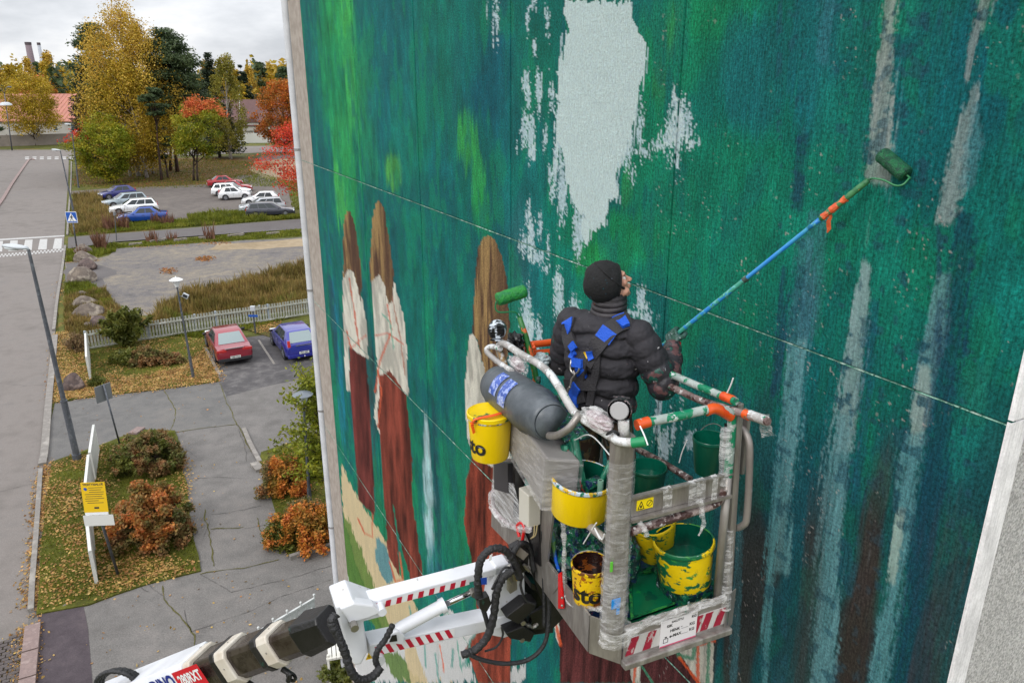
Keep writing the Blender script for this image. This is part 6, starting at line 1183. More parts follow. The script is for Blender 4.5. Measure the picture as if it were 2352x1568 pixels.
# ================================================================== buildings far off, walls, chimneys
M_PINKR = mat('roof_pink', gc(216, 142, 120, .62), .6, cols=[gc(196, 126, 108, .6)], scale=.3); M_BRNR = mat('roof_brown', gc(104, 72, 70, .6), .7, cols=[gc(120, 84, 80, .6)], scale=.8); M_WALLP = mat('wall_pale', gc(200, 196, 190, .7), .8, cols=[gc(178, 172, 166, .7)], scale=.4); M_FWALL = mat('boundary_wall', gc(176, 164, 154, .62), .85, cols=[gc(150, 140, 132, .6)], scale=.5); M_WIN = mat('window_glass', srgb(60, 72, 82), .1, spec=.9); M_WFR = mat('window_frame', srgb(214, 216, 214), .5)
def house(cx, cy, L, D, hw, hr, rz, rm, wm, label, nwin, ridge=.5, seams=0, name='house'):
    e = empty(name, (cx, cy, 0), rz); a = MB(); a.box((0, 0, hw / 2), (L, D, hw)); a.build('wall', wm, e)
    a = MB(); o = .6; a.add([(-L / 2 - o, -D / 2 - o, hw - .1), (L / 2 + o, -D / 2 - o, hw - .1), (L / 2 + o, 0, hw + hr), (-L / 2 - o, 0, hw + hr), (-L / 2 - o, D / 2 + o, hw - .1), (L / 2 + o, D / 2 + o, hw - .1), (-L / 2 - o, -D / 2 - o, hw - .3), (L / 2 + o, -D / 2 - o, hw - .3), (L / 2 + o, D / 2 + o, hw - .3), (-L / 2 - o, D / 2 + o, hw - .3)], [(0, 1, 2, 3), (3, 2, 5, 4), (6, 9, 8, 7), (0, 6, 7, 1), (4, 5, 8, 9), (0, 3, 4, 9, 6), (1, 7, 8, 5, 2)]); rf = a.build('roof', rm, e, fix=True)
    if seams:
        a = MB()
        for i in range(seams):
            x = -L / 2 + L * (i + .5) / seams; a.beam((x, -D / 2 - o, hw - .06), (x, 0, hw + hr + .04), .06, .06)
        a.build('roof_seams', rm, rf)
    for i in range(nwin):
        x = -L / 2 + L * (i + .5) / nwin; a = MB(); a.box((x, -D / 2 - .02, hw * .55), (1.5, .12, 1.5)); f = a.build('window', M_WFR, e); a = MB(); a.box((x, -D / 2 - .09, hw * .55), (1.2, .04, 1.2)); a.build('pane', M_WIN, f)
    a = MB(); a.box((L * .18, D * .1, hw + hr + .2), (.9, .9, 1.4)); a.build('chimney', mat('chimney_tin', srgb(120, 100, 96), .6), rf)
    tag(e, label, 'house'); return e
p = G(60, 322); house(p.x + 2, p.y + 22, 46, 22, 4.2, 6.5, -.05, M_PINKR, M_WALLP, 'long low building with a pink metal roof behind the golden tree', 9, seams=40)
p = G(592, 322); h2 = house(p.x - 2, p.y + 12, 22, 15, 3.4, 6.0, .06, M_BRNR, M_WALLP, 'white house with a steep brown roof left of the orange maple', 5)
for i, (x, z) in enumerate([(-1, 5.2), (3.2, 5.2)]):
    a = MB(); a.box((x, -6.6, 3.1), (3.6, 2.6, 2.2)); a.build('bay', M_WALLP, h2); a = MB(); a.add([(x - 2.1, -8.1, 4.0), (x, -8.1, 5.4), (x + 2.1, -8.1, 4.0), (x - 2.1, -4.5, 4.0), (x, -4.5, 5.4), (x + 2.1, -4.5, 4.0)], [(0, 1, 4, 3), (1, 2, 5, 4), (0, 2, 1), (3, 4, 5)]); a.build('gable_roof', M_BRNR, h2)
def longwall(pa, pb, h, m, label, slats=0, name='boundary_wall'):
    A, B = G(*pa), G(*pb); e = empty(name, A); d = B - A; L = d.length; ang = math.atan2(d.y, d.x); d.normalize(); k = max(2, int(L / 6))
    for i in range(k):
        a = MB(); q = d * L * (i + .5) / k; a.box((q.x, q.y, h / 2), (L / k - .06, .15, h), rz=ang); a.build('panel', m, e)
        a = MB(); q = d * L * i / k; a.box((q.x, q.y, h / 2 + .08), (.2, .22, h + .16), rz=ang); a.build('post', m, e)
    tag(e, label, 'wall'); return e
longwall((-60, 339), (172, 331), 2.4, M_FWALL, 'long grey brown boundary wall in front of the pink roofed building')
longwall((542, 329), (720, 327), 2.2, mat('white_fence', gc(214, 214, 208, .75), .7), 'long white garden fence in front of the brown roofed house')
for px, ty, r0, r1, lb in ((74, 100, 3.4, 2.4, 'thick dark factory chimney rising above the far woods'), (98, 101, 1.8, 1.3, 'thin pale factory chimney right of the thick dark one')):
    x = at_fwd(px, 150, 700.0); tz = at_fwd(px - 5, ty, 700.0); e = empty('factory_chimney', (x.x, 700, 0)); a = MB(); a.tube([(0, 0, 0), (0, 0, tz.z)], [r0, r1], 16); a.build('stack', mat('chimney_brick', srgb(120, 106, 112), .9) if r0 > 2 else mat('chimney_steel', srgb(160, 164, 172), .6), e, smooth=True); a = MB(); a.tube([(0, 0, tz.z - 1), (0, 0, tz.z + 1)], r1 * 1.1, 16); a.build('rim', mat('chimney_rim', srgb(80, 70, 76), .8), e); tag(e, lb, 'chimney')
b0 = G(553, 330); e = empty('flag_pole', b0); tp = at_fwd(549, 198, b0.y); a = MB(); a.tube([(0, 0, 0), (tp.x - b0.x, 0, tp.z)], [.12, .06], 8); a.ball((tp.x - b0.x, 0, tp.z), .18); a.build('pole', M_SW, e); tag(e, 'white flag pole beside the brown roofed house', 'flag pole')
# ================================================================== work basket on the boom
OB = Vector((.458, 2.856, 10.49)); BRZ = R(23.7); BX = Vector((math.cos(BRZ), math.sin(BRZ), 0)); BY = Vector((-math.sin(BRZ), math.cos(BRZ), 0))
def b2w(v): return OB + BX * v[0] + BY * v[1] + Vector((0, 0, v[2]))
def w2b(w): d = Vector(w) - OB; return Vector((d.dot(BX), d.dot(BY), d.z))
def Lp(px, py, ax, val):
    r = ray(px, py); o = w2b((0, 0, CAM_H)); r = Vector((r.dot(BX), r.dot(BY), r.z)); i = 'abz'.index(ax); t = (val - o[i]) / r[i]; return o + r * t
M_ALU = mat('brushed_aluminium', srgb(168, 162, 156), .42, metal=.55, cols=[srgb(138, 132, 128), srgb(186, 182, 178)], scale=9, bump=.15, bscale=60, stretch=(1, 1, .2))
GRN = srgb(10, 92, 66); GRN2 = srgb(24, 124, 60); BLU = srgb(18, 44, 96); WTE = srgb(200, 214, 220); YEL = srgb(232, 196, 10); ORG = srgb(224, 84, 24); WINE = srgb(110, 46, 56); BRN = srgb(70, 40, 28)
M_ALUP = splat('painted_aluminium', srgb(160, 154, 150), [(srgb(186, 186, 188), .60), (srgb(16, 96, 72), .66), (srgb(120, 70, 74), .70)], .42, 16, base2=srgb(128, 120, 116), metal=.3)
M_RAILW = splat('rail_film_wrapped', srgb(186, 184, 182), [(srgb(206, 208, 210), .52), (srgb(26, 128, 96), .66), (srgb(150, 120, 122), .66)], .3, 22, base2=srgb(150, 146, 144), drip=(1, 1, 1), bump=.6)
M_RAILG = splat('rail_green_smeared', srgb(170, 180, 176), [(srgb(20, 124, 88), .50), (srgb(206, 214, 212), .62), (srgb(60, 90, 84), .66)], .32, 14, base2=srgb(136, 152, 146), drip=(1, 1, 1), bump=.6)
M_RAILB = splat('rail_brown_smeared', srgb(150, 134, 130), [(srgb(70, 46, 44), .52), (srgb(190, 186, 184), .6), (srgb(26, 90, 74), .64)], .4, 24, base2=srgb(104, 84, 82), drip=(1, 1, 1), bump=.7)
M_ORT = splat('orange_tape', srgb(232, 92, 34), [(srgb(206, 70, 24), .55), (srgb(30, 110, 84), .70)], .35, 16)
M_FLOOR = splat('floor_paint_crust', srgb(12, 60, 54), [(srgb(16, 34, 84), .47), (srgb(14, 96, 64), .53), (srgb(196, 84, 30), .66), (srgb(190, 208, 214), .70), (srgb(40, 22, 20), .6)], .35, 9, bump=.9, drip=(1, 1, 1))
M_CRUST = splat('thick_paint_crust', srgb(14, 48, 46), [(srgb(18, 92, 66), .48), (srgb(20, 36, 80), .56), (srgb(180, 200, 204), .62), (srgb(150, 150, 30), .68)], .35, 26, bump=1.0, drip=(1, 1, 1))
M_FILM = filmmat('cling_film', dens=.42); M_FILM2 = filmmat('cling_film_dense', (.88, .87, .87, 1), .40, (9, 9, 40), 1.6); M_FILMD = filmmat('cling_film_slanting', (.92, .92, .94, 1), .17, (14, 14, 60), 1.0); M_FILMH = filmmat('cling_film_level', (.9, .88, .9, 1), .20, (9, 9, 34), 1.2)
M_HOSE = mat('hose_black', srgb(26, 26, 28), .5, cols=[srgb(44, 44, 48)], scale=30, bump=.5, bscale=90); M_BLACKM = splat('black_steel', srgb(20, 20, 22), [(srgb(30, 60, 54), .68), (srgb(160, 170, 172), .76)], .4, 20, base2=srgb(34, 32, 34), drip=(1, 1, 1))
M_BOOM = splat('boom_white', srgb(222, 224, 230), [(srgb(176, 172, 168), .66), (srgb(96, 92, 92), .745)], .35, 14, base2=srgb(206, 208, 214), drip=(1, 1, 1), bump=.05); M_BOLT = mat('bolt_steel', srgb(160, 156, 150), .3, metal=.8); M_RED = mat('red_enamel', srgb(206, 22, 26), .35)
M_HRED = mat('hazard_red', srgb(176, 24, 52), .4); M_HWH = mat('hazard_white', srgb(220, 220, 222), .4)
bk = empty('work_basket', OB, BRZ); tag(bk, 'aluminium work basket in cling film, splashed with paint, hanging before the mural', 'lift basket')
BW, BL = .645, 1.22
def bt(name, pts, r, m, parent=None, n=10, sm=6, wob=0.0):
    a = MB(); P = spline(pts, sm) if sm and len(pts) > 2 else [Vector(p) for p in pts]; a.tube(P, r, n, wob=wob); return a.build(name, m, parent or bk, smooth=True, auto=50)
def bq(name, pts, th, m, nrm, parent=None, bevel=0.0):
    """thick plate from an outline, extruded along nrm"""
    P = [Vector(p) for p in pts]; n = Vector(nrm) * th; k = len(P); a = MB(); a.add(P + [p + n for p in P], [tuple(range(k - 1, -1, -1)), tuple(range(k, 2 * k))] + [(i, (i + 1) % k, (i + 1) % k + k, i + k) for i in range(k)]); return a.build(name, m, parent or bk, bevel=bevel, fix=True)
# floor and skirting boards
a = MB(); a.prism([(-.03, .10), (.06, -.0), (BW, -.0), (BW, BL), (-.0, BL), (-.03, .9)], -.012, .0); a.build('floor', M_FLOOR, bk)
bq('toe_board', [(.06, -.012, -.06), (BW + .012, -.012, -.06), (BW + .012, -.012, .135), (.06, -.012, .15)], .010, M_ALUP, (0, -1, 0))
bq('toe_board', [(-.045, .11, -.06), (.055, -.014, -.06), (.055, -.014, .15), (-.045, .11, .15)], .010, M_ALU, (-.8, -.6, 0))
bq('toe_board', [(-.045, .114, -.06), (-.045, .80, -.04), (-.045, .80, .17), (-.045, .114, .15)], .010, M_ALU, (-1, 0, 0))
bq('toe_board', [(BW + .004, -.03, -.03), (BW + .004, BL, -.03), (BW + .004, BL, .15), (BW + .004, -.03, .14)], .008, M_FLOOR, (1, 0, 0))
bq('toe_board', [(-.02, BL, 0), (BW, BL, 0), (BW, BL, .15), (-.02, BL, .15)], .008, M_FLOOR, (0, 1, 0))
a = MB(); a.box((.36, -.035, -.055), (.62, .045, .035)); a.build('bottom_lip', M_ALU, bk, bevel=.006)
bq('corner_bracket', [(BW - .01, -.03, -.07), (BW + .055, -.01, -.05), (BW + .055, -.01, .16), (BW - .01, -.03, .15)], .006, M_ALU, (0, -1, 0))
# hazard tape and the load sticker on the near skirting
hz = MB(); hz.box((.36, -.0235, .030), (.57, .003, .10)); hzo = hz.build('hazard_tape', splat('hazard_worn', srgb(200, 196, 194), [(srgb(150, 130, 126), .58), (srgb(60, 120, 100), .70)], .5, 30), bk)
for i, x in enumerate((.095, .19, .46, .52, .60)):
    a = MB(); a.add([(x - .03, -.0262, -.018), (x + .015, -.0262, -.018), (x + .045, -.0262, .078), (x, -.0262, .078)], [(0, 1, 2, 3)]); a.build('red_stripe', splat('hazard_red_worn', srgb(160, 30, 58), [(srgb(176, 150, 150), .58)], .5, 34), hzo)
s0, s1, s2, s3 = Lp(1500, 1532 - 46, 'b', -.03), Lp(1590, 1452, 'b', -.03), Lp(1592, 1392, 'b', -.03), Lp(1508, 1420, 'b', -.03)
sx0, sx1 = .255, .465; sz0, sz1 = -.035, .115
a = MB(); a.box(((sx0 + sx1) / 2, -.0275, (sz0 + sz1) / 2), (sx1 - sx0, .003, sz1 - sz0)); st = a.build('load_sticker', mat('sticker_white', srgb(226, 222, 226), .35), bk)
a = MB(); a.add([(sx0, -.0295, sz0), (sx1, -.0295, sz0), (sx1, -.0295, sz0 + .008), (sx0, -.0295, sz0 + .008)], [(0, 1, 2, 3)]); a.build('sticker_band', mat('sticker_pink', srgb(206, 90, 120), .4), st)
a = MB(); ln = lambda x0, z, x1: a.add([(x0, -.0296, z), (x1, -.0296, z), (x1, -.0296, z + .0018), (x0, -.0296, z + .0018)], [(0, 1, 2, 3)])
def T(s, size, x, z, **k): put_text(a, s, size, (x, -.0297, z), (1, 0, 0), (0, 0, 1), **k)
T('SALLITTU', .016, .35, .098, bold=.0006); T('KG', .020, .445, .092, bold=.0008); T('SSK', .020, .305, .079, bold=.0008); T('HENK *', .021, .345, .048, bold=.0008); ln(.375, .041, .415); T('KG', .022, .437, .051, bold=.0008); T('MAX', .022, .352, .017, bold=.0008); ln(.375, .009, .415); T('KG', .022, .437, .019, bold=.0008)
a.box((.288, -.029, .010), (.028, .001, .003)); a.box((.288, -.029, -.012), (.028, .001, .003)); a.box((.2755, -.029, -.001), (.003, .001, .024)); a.box((.3005, -.029, -.001), (.003, .001, .024)); a.box((.288, -.029, .018), (.012, .001, .008)); a.add([(.306, -.0297, .015), (.317, -.0297, .024), (.317, -.0297, .006)], [(0, 1, 2)]); a.box((.322, -.029, .015), (.010, .001, .006))
tag(a.build('sticker_print', M_SK, st), kind='stuff')
# heavy near post
a = MB(); a.box((.020, .020, .60), (.10, .075, 1.02), ch=.016); a.build('corner_post', M_ALU, bk, bevel=.004)
a = MB(); R0 = [(.085, z) for z in ()]
def wrap(name, c, r, z0, z1, m, n=14, k=34, ax=1.0, wob=.10, parent=None, fl=0):
    a = MB(); a.lathe([(r * (1 + random.uniform(-wob, wob)), z0 + (z1 - z0) * i / k) for i in range(k + 1)], c, n, ax=ax); vs = [Vector(v) for v in a.v]
    a.v = [tuple(v + Vector((random.uniform(-1, 1), random.uniform(-1, 1), 0)) * r * .05) for v in vs]; return a.build(name, m, parent or bk, smooth=False)
wrap('film_wrap', (.020, .020, 0), .063, .16, 1.0, M_FILMD, 16, 12, .85, .015)
wrap('film_wrap', (.020, .020, 0), .066, .10, .46, M_FILMD, 18, 14, .9, .04)
wrap('film_wrap', (.030, .008, 0), .080, .06, .14, M_FILM2, 18, 5, .75, .05)
bt('film_fold', [(.06, -.03, .12), (.2, -.03, .145), (.4, -.028, .14), (.62, -.03, .14)], [.022] * 19, M_FILM2, n=8, wob=.35)
a = MB(); a.box((.0, -.026, .30), (.045, .004, .05)); a.box((.012, -.026, .262), (.016, .004, .045)); a.build('blue_tape_scrap', mat('tape_blue', srgb(20, 132, 210), .4), bk)
a = MB(); a.box((-.031, -.022, .50), (.012, .004, .05)); a.build('green_tape_scrap', mat('tape_green', srgb(96, 190, 60), .4), bk)
# right post, near rail bending down into it, stickered mid rail, lower tube
rp = Vector((.585, 0, 0))
bt('near_rail', [Lp(1470, 972, 'b', 0), Lp(1560, 955, 'b', 0), Lp(1630, 940, 'b', 0), (.555, 0, 1.13), (.578, 0, 1.08), (.585, 0, .95), (.588, 0, .8)], .021, M_RAILG)
a = MB(); a.tube([(.588, 0, .86), (.60, 0, .10)], .020, 12); a.build('gate_post', M_ALU, bk, smooth=True)
bt('orange_grip', [Lp(1462, 976, 'b', 0), Lp(1490, 968, 'b', 0)], .024, M_ORT, sm=0); bt('orange_grip', spline([Lp(1622, 943, 'b', 0), Lp(1645, 938, 'b', 0), (.570, 0, 1.105)], 4), .0245, M_ORT, sm=0)
m0, m1, m2, m3 = Lp(1455, 1137, 'b', -.005), Lp(1662, 1088, 'b', -.005), Lp(1664, 1134, 'b', -.005), Lp(1455, 1190, 'b', -.005)
za, zb_ = .815, .715
bq('mid_rail', [(.06, -.004, zb_), (.60, -.004, zb_), (.60, -.004, za), (.06, -.004, za)], .012, M_ALU, (0, 1, 0), bevel=.002)
a = MB(); a.box((.33, -.016, zb_ - .008), (.54, .030, .014)); a.box((.33, -.010, za + .004), (.54, .022, .010)); a.build('rail_flange', M_ALU, bk)
a = MB(); a.box((.135, -.0065, .768), (.085, .003, .050)); ws = a.build('warning_sticker', mat('warning_yellow', srgb(240, 214, 20), .4), bk)
a = MB(); q = lambda x, z: (x, -.0085, z)
for (p1, p2) in (((.098, .748), (.130, .748)), ((.130, .748), (.114, .786)), ((.114, .786), (.098, .748))): a.beam(q(*p1), q(*p2), .0015, .0028)
a.ball(q(.114, .760), (.005, .001, .008), 8, 5); a.lathe([(.013, 0), (.016, 0)], q(.158, .768), 16, M=Matrix.Rotation(R(90), 3, 'X')); a.beam(q(.149, .758), q(.167, .778), .0012, .002); a.build('warning_print', M_SK, ws)
for (x, w_) in ((.24, .05), (.40, .09), (.50, .03)):
    a = MB(); N_ = 8
    pr = [(.0, za + .012), (-.022, za + .006), (-.026, .76), (-.024, zb_ - .02), (-.004, zb_ - .03), (.014, zb_ - .01), (.014, za)]
    vs = [(x - w_ / 2 + w_ * i / N_ + random.uniform(-.003, .003), y + random.uniform(-.003, .003), z + random.uniform(-.003, .003)) for i in range(N_ + 1) for (y, z) in pr]; k_ = len(pr)
    a.add(vs, [(i * k_ + j, i * k_ + (j + 1) % k_, (i + 1) * k_ + (j + 1) % k_, (i + 1) * k_ + j) for i in range(N_) for j in range(k_)]); a.build('film_band', M_FILM2, bk)
bt('film_tail', [(.42, -.03, .73), (.43, -.05, .62), (.41, -.05, .56)], [.02, .018, .016, .014, .012, .012, .010, .010, .008, .006, .005, .004, .004], M_FILM2, n=6, wob=.4)
bt('film_tail', [(.10, -.02, .70), (.12, -.04, .66), (.14, -.03, .62)], [.012] * 13, M_FILM2, n=6, wob=.4)
bt('lower_tube', [(.07, 0, .64), (.30, 0, .652), (.50, 0, .665), (.555, 0, .69), (.57, 0, .74)], .021, M_RAILB)
bt('lower_tube', [Lp(1290, 1140, 'a', -.02), Lp(1340, 1195, 'a', -.01), Lp(1392, 1240, 'a', .0)], .020, M_ALUP, sm=0)
# hinged gate loop on the wall side
gl0 = [Lp(1688, 978, 'a', .70), Lp(1704, 984, 'a', .70), Lp(1718, 1006, 'a', .70), Lp(1722, 1050, 'a', .70), Lp(1716, 1180, 'a', .70), Lp(1706, 1206, 'a', .70), Lp(1680, 1214, 'a', .70)]
bt('gate_loop', gl0, .017, M_ALUP)
a = MB(); t0, t1 = Lp(1697, 925, 'a', .655), Lp(1668, 1396, 'a', .655); a.beam(t0, t1, .034, .034); a.build('gate_stile', M_ALU, bk, bevel=.004)
a = MB(); t0, t1 = Lp(1676, 975, 'a', .635), Lp(1668, 1125, 'a', .635); a.beam(t0, t1, .05, .02); a.build('hinge_profile', M_BLACKM, bk)
a = MB(); t0, t1 = Lp(1716, 940, 'a', .72), Lp(1700, 1085, 'a', .72); a.beam(t0, t1, .045, .02); a.build('latch_plate', M_ALU, bk, bevel=.003)
tt = (Lp(1672, 1215, 'a', .64), Lp(1664, 1395, 'a', .64)); a = MB(); P_ = [tt[0].lerp(tt[1], i / 22) for i in range(23)]; a.tube(P_, [.027 * random.uniform(.9, 1.2) for _ in P_], 10); a.build('film_wrap', M_FILM2, bk)
tt = (Lp(1668, 985, 'b', .0), Lp(1662, 1110, 'b', .0)); a = MB(); P_ = [tt[0].lerp(tt[1], i / 16) for i in range(17)]; a.tube(P_, [.026 * random.uniform(.92, 1.1) for _ in P_], 10); a.build('film_wrap', M_FILM, bk)
# wall side rails
wr0, wr1 = Lp(1500, 840, 'a', .60), Lp(1775, 965, 'a', .615)
bt('wall_rail', [Lp(1470, 828, 'a', .60), Lp(1600, 885, 'a', .605), Lp(1690, 922, 'a', .61)], .019, M_RAILG, sm=0)
bt('wall_rail', [Lp(1500, 868, 'a', .58), Lp(1600, 915, 'a', .585), Lp(1690, 945, 'a', .59), Lp(1765, 968, 'a', .60)], .018, M_RAILB, wob=.06)
bt('orange_grip', [Lp(1660, 909, 'a', .608), Lp(1684, 919, 'a', .61)], .022, M_ORT, sm=0); bt('orange_grip', [Lp(1710, 950, 'a', .594), Lp(1722, 955, 'a', .595)], .022, M_ORT, sm=0)
bt('rail_end', [Lp(1722, 952, 'a', .60), Lp(1760, 966, 'a', .60)], .022, M_RAILW, sm=0)
a = MB(); P0 = Lp(1752, 950, 'a', .60); q1, q2, q3, q4 = Lp(1742, 948, 'a', .60), Lp(1766, 952, 'a', .60), Lp(1778, 1000, 'a', .62), Lp(1748, 1006, 'a', .61); n_ = 5
vs = []
for i in range(n_ + 1):
    for j in range(n_ + 1):
        u, v = i / n_, j / n_; p = (q1 * (1 - u) + q2 * u) * (1 - v) + (q4 * (1 - u) + q3 * u) * v; vs.append(p + Vector((random.uniform(-.006, .006), random.uniform(-.006, .006), 0)))
a.add(vs, [(i * 6 + j, i * 6 + j + 1, (i + 1) * 6 + j + 1, (i + 1) * 6 + j) for i in range(n_) for j in range(n_)]); a.build('film_rag', M_FILM2, bk)
bt('mid_wall_tube', [Lp(1462, 1030, 'a', .60), Lp(1520, 1060, 'a', .60), Lp(1585, 1100, 'a', .60)], .018, M_RAILB, sm=0)
bt('far_rail', [Lp(1296, 782, 'b', 1.2), Lp(1250, 788, 'b', 1.2), Lp(1212, 792, 'b', 1.2), Lp(1170, 800, 'b', 1.2)], .020, M_ORT, sm=0); bt('far_rail', [Lp(1300, 806, 'b', 1.2), Lp(1230, 812, 'b', 1.2), Lp(1205, 816, 'b', 1.2)], .022, M_ORT, sm=0)
bt('far_post', [(BW - .02, BL - .02, 0), (BW - .02, BL - .02, 1.12)], .019, M_ALUP, sm=0); bt('far_rail', [(BW - .02, BL - .02, 1.12), (.3, BL - .02, 1.12)], .019, M_RAILW, sm=0); bt('far_rail', [(.60, BL - .02, 1.12), (.60, .48, 1.12)], .018, M_RAILG, sm=0)
# left rail with its long cranked shape
lr = [Lp(1160, 838, 'a', -.06), Lp(1150, 815, 'a', -.06), Lp(1146, 795, 'a', -.06), Lp(1160, 790, 'a', -.06), Lp(1200, 815, 'a', -.06), Lp(1250, 845, 'a', -.06), Lp(1285, 890, 'a', -.06), Lp(1318, 945, 'a', -.06), Lp(1355, 972, 'a', -.05), Lp(1400, 1000, 'a', -.04), Lp(1425, 1014, 'a', -.02), Lp(1460, 1016, 'a', .02)]
bt('left_rail', lr, .0195, M_RAILW, wob=.03); bt('rail_end_cap', [Lp(1452, 1017, 'a', .01), Lp(1484, 1013, 'a', .05)], .0215, mat('tape_green_dark', srgb(24, 132, 84), .4), sm=0)
bt('left_strut', [Lp(1146, 798, 'a', -.06), Lp(1156, 830, 'a', -.07), Lp(1168, 862, 'a', -.08)], .018, splat('ochre_tube', srgb(150, 122, 84), [(srgb(186, 182, 178), .55)], .5, 20), sm=0)
bt('small_loop', [Lp(1175, 852, 'a', -.12), Lp(1140, 828, 'a', -.12), Lp(1118, 806, 'a', -.12), Lp(1128, 796, 'a', -.10), Lp(1150, 800, 'a', -.08)], .0155, M_RAILW)
bt('guard_handle', [Lp(1232, 985, 'a', -.16), Lp(1248, 996, 'a', -.15), Lp(1275, 1000, 'a', -.14), Lp(1305, 985, 'a', -.12), Lp(1326, 958, 'a', -.08), Lp(1330, 950, 'a', -.06)], .018, M_ALU)
# crumpled film bundles on the left rail
def bundle(name, c, r, m, seed, M=None, parent=None, sub=3, amp=.28, fr=3.0):
    rd = random.Random(seed); bm = bmesh.new(); bmesh.ops.create_icosphere(bm, subdivisions=sub, radius=1); ph = [rd.uniform(0, 6) for _ in range(6)]
    for v in bm.verts:
        p = v.co.normalized(); k = 1 + amp * (math.sin(fr * 2 * p.x + ph[0]) * math.sin(fr * 1.7 * p.y + ph[1]) + .6 * math.sin(fr * 4 * p.z + ph[2] + p.x * 3)) * .7 + rd.uniform(-.06, .06)
        q = Vector((p.x * r[0], p.y * r[1], p.z * r[2])) * k; v.co = Vector(c) + (M @ q if M else q)
    me = bpy.data.meshes.new(name); bm.to_mesh(me); bm.free(); me.materials.append(m); o = bpy.data.objects.new(name, me); link(o); o.parent = parent or bk; return o
MD = Matrix.Rotation(R(-90), 3, 'Z')
bundle('film_bundle', Lp(1372, 962, 'a', -.05), (.055, .10, .045), M_FILM2, 4, amp=.2); bundle('film_bundle', Lp(1375, 965, 'a', -.05), (.040, .085, .035), mat('crumpled_wrap', srgb(186, 176, 178), .35, cols=[srgb(150, 130, 134), srgb(212, 208, 210)], scale=26), 5, amp=.2)
bundle('film_bundle', Lp(1192, 838, 'a', -.06), (.035, .09, .05), M_FILM2, 7, amp=.25); bundle('film_bundle', Lp(1190, 836, 'a', -.06), (.024, .07, .035), MATS['crumpled_wrap'], 8)
bundle('black_bag', Lp(1184, 790, 'a', -.0), (.045, .055, .06), mat('black_foil', srgb(22, 22, 24), .25, bump=.5, bscale=30), 9, amp=.45, fr=4); bundle('orange_rag', Lp(1216, 800, 'b', 1.1), (.03, .03, .035), M_ORT, 12, amp=.4)
bundle('paint_rag', Lp(1245, 826, 'b', 1.1), (.05, .04, .04), splat('rag', srgb(176, 190, 194), [(srgb(30, 110, 90), .55), (srgb(220, 100, 50), .66)], .6, 20), 13, amp=.3)
# work lamps clamped to the rail
def worklamp(c, rz, face, label=None, s=1.0, body=None):
    M = Matrix.Rotation(rz, 3, 'Z') @ Matrix.Rotation(R(80), 3, 'X'); a = MB(); a.lathe([(.0, -.04), (.035, -.038), (.05, -.02), (.052, .02), (.048, .03)], c, 18, M=M)
    for i in range(6): a.box(Vector(c) + M @ Vector((0, .012 * (i - 2.5) * 1.5, -.035)), (.07, .004, .02), M=M)
    o = a.build('work_lamp', body or splat('lamp_body', srgb(60, 56, 58), [(srgb(150, 130, 132), .56), (srgb(20, 18, 20), .5)], .5, 40), bk, smooth=True, auto=30); a = MB(); a.lathe([(.0, .031), (.036, .031), (.040, .026)], c, 18, M=M); a.build('lens', mat('lamp_lens', srgb(170, 168, 170), .3), o)
    a = MB(); a.tube([Vector(c) + Vector((0, 0, -.03)), Vector(c) + Vector((.01, -.01, -.09))], .018, 8); a.build('lamp_bracket', M_BLK, o); return o
worklamp(Lp(1424, 940, 'a', .01), R(-38), 0); worklamp(Lp(1142, 757, 'a', -.06), R(150), 0, body=splat('lamp_body_white', srgb(26, 26, 30), [(srgb(206, 214, 224), .5)], .4, 30))
a = MB(); a.tube([Lp(1432, 965, 'a', .01), (.02, .01, 1.10)], .024, 10); a.build('lamp_stem', M_RAILW, bk, smooth=True)
bt('black_strap', [Lp(1396, 1022, 'a', -.02), Lp(1392, 1002, 'a', -.05), Lp(1406, 990, 'a', -.05), Lp(1420, 996, 'a', -.01), Lp(1412, 1008, 'a', .0)], .006, M_HOSE)
# zip ties and bits of string
for pts in ([(1340, 1248), (1362, 1212), (1370, 1200)], [(1378, 1238), (1366, 1212), (1382, 1238), (1388, 1226)], [(1560, 1062), (1566, 1040), (1578, 1010)], [(1670, 902), (1678, 885), (1684, 868)], [(1115, 862), (1126, 855), (1142, 852)], [(1320, 1010), (1358, 1000), (1412, 1058)], [(1470, 978), (1480, 1000), (1488, 1022)]):
    bt('cable_tie', [Lp(x, y, 'a', -.02 if x < 1500 else .6) for x, y in pts], .0032, mat('tie_white', srgb(224, 224, 226), .4), n=6)
# control console: housing, hooded lid, joysticks
cb = [Lp(1192, 985, 'a', -.16), Lp(1198, 1060, 'a', -.16), Lp(1262, 1118, 'a', -.16)]
cs_ = MB(); cs_.add([(-.17, .95, .98), (-.17, .36, .88), (-.02, .30, .86), (-.02, .95, .98), (-.17, .92, .74), (-.17, .40, .60), (-.02, .34, .58), (-.02, .92, .74)], [(0, 1, 2, 3), (4, 7, 6, 5), (0, 4, 5, 1), (1, 5, 6, 2), (2, 6, 7, 3), (3, 7, 4, 0)])
con = cs_.build('control_console', mat('console_grey', srgb(146, 142, 140), .45, cols=[srgb(128, 124, 122)], scale=5), bk, bevel=.012, fix=True)
c2 = MB(); c2.add([(-.18, .96, .99), (-.18, .35, .88), (-.01, .29, .87), (-.01, .96, .99), (-.178, .93, .73), (-.178, .39, .59), (-.012, .33, .57), (-.012, .93, .73)], [(0, 4, 5, 1), (1, 5, 6, 2), (3, 7, 4, 0), (4, 7, 6, 5)])
c2.build('film_wrap', M_FILMH, con)
a = MB(); a.box((.02, .60, .95), (.14, .40, .02), M=Matrix.Rotation(R(10), 3, 'X')); a.build('control_panel', M_CRUST, con, bevel=.005)
M_HOOD = mat('hood_plastic', srgb(82, 88, 95), .42, cols=[srgb(68, 74, 80), srgb(96, 102, 108)], scale=6, bump=.1, bscale=40)
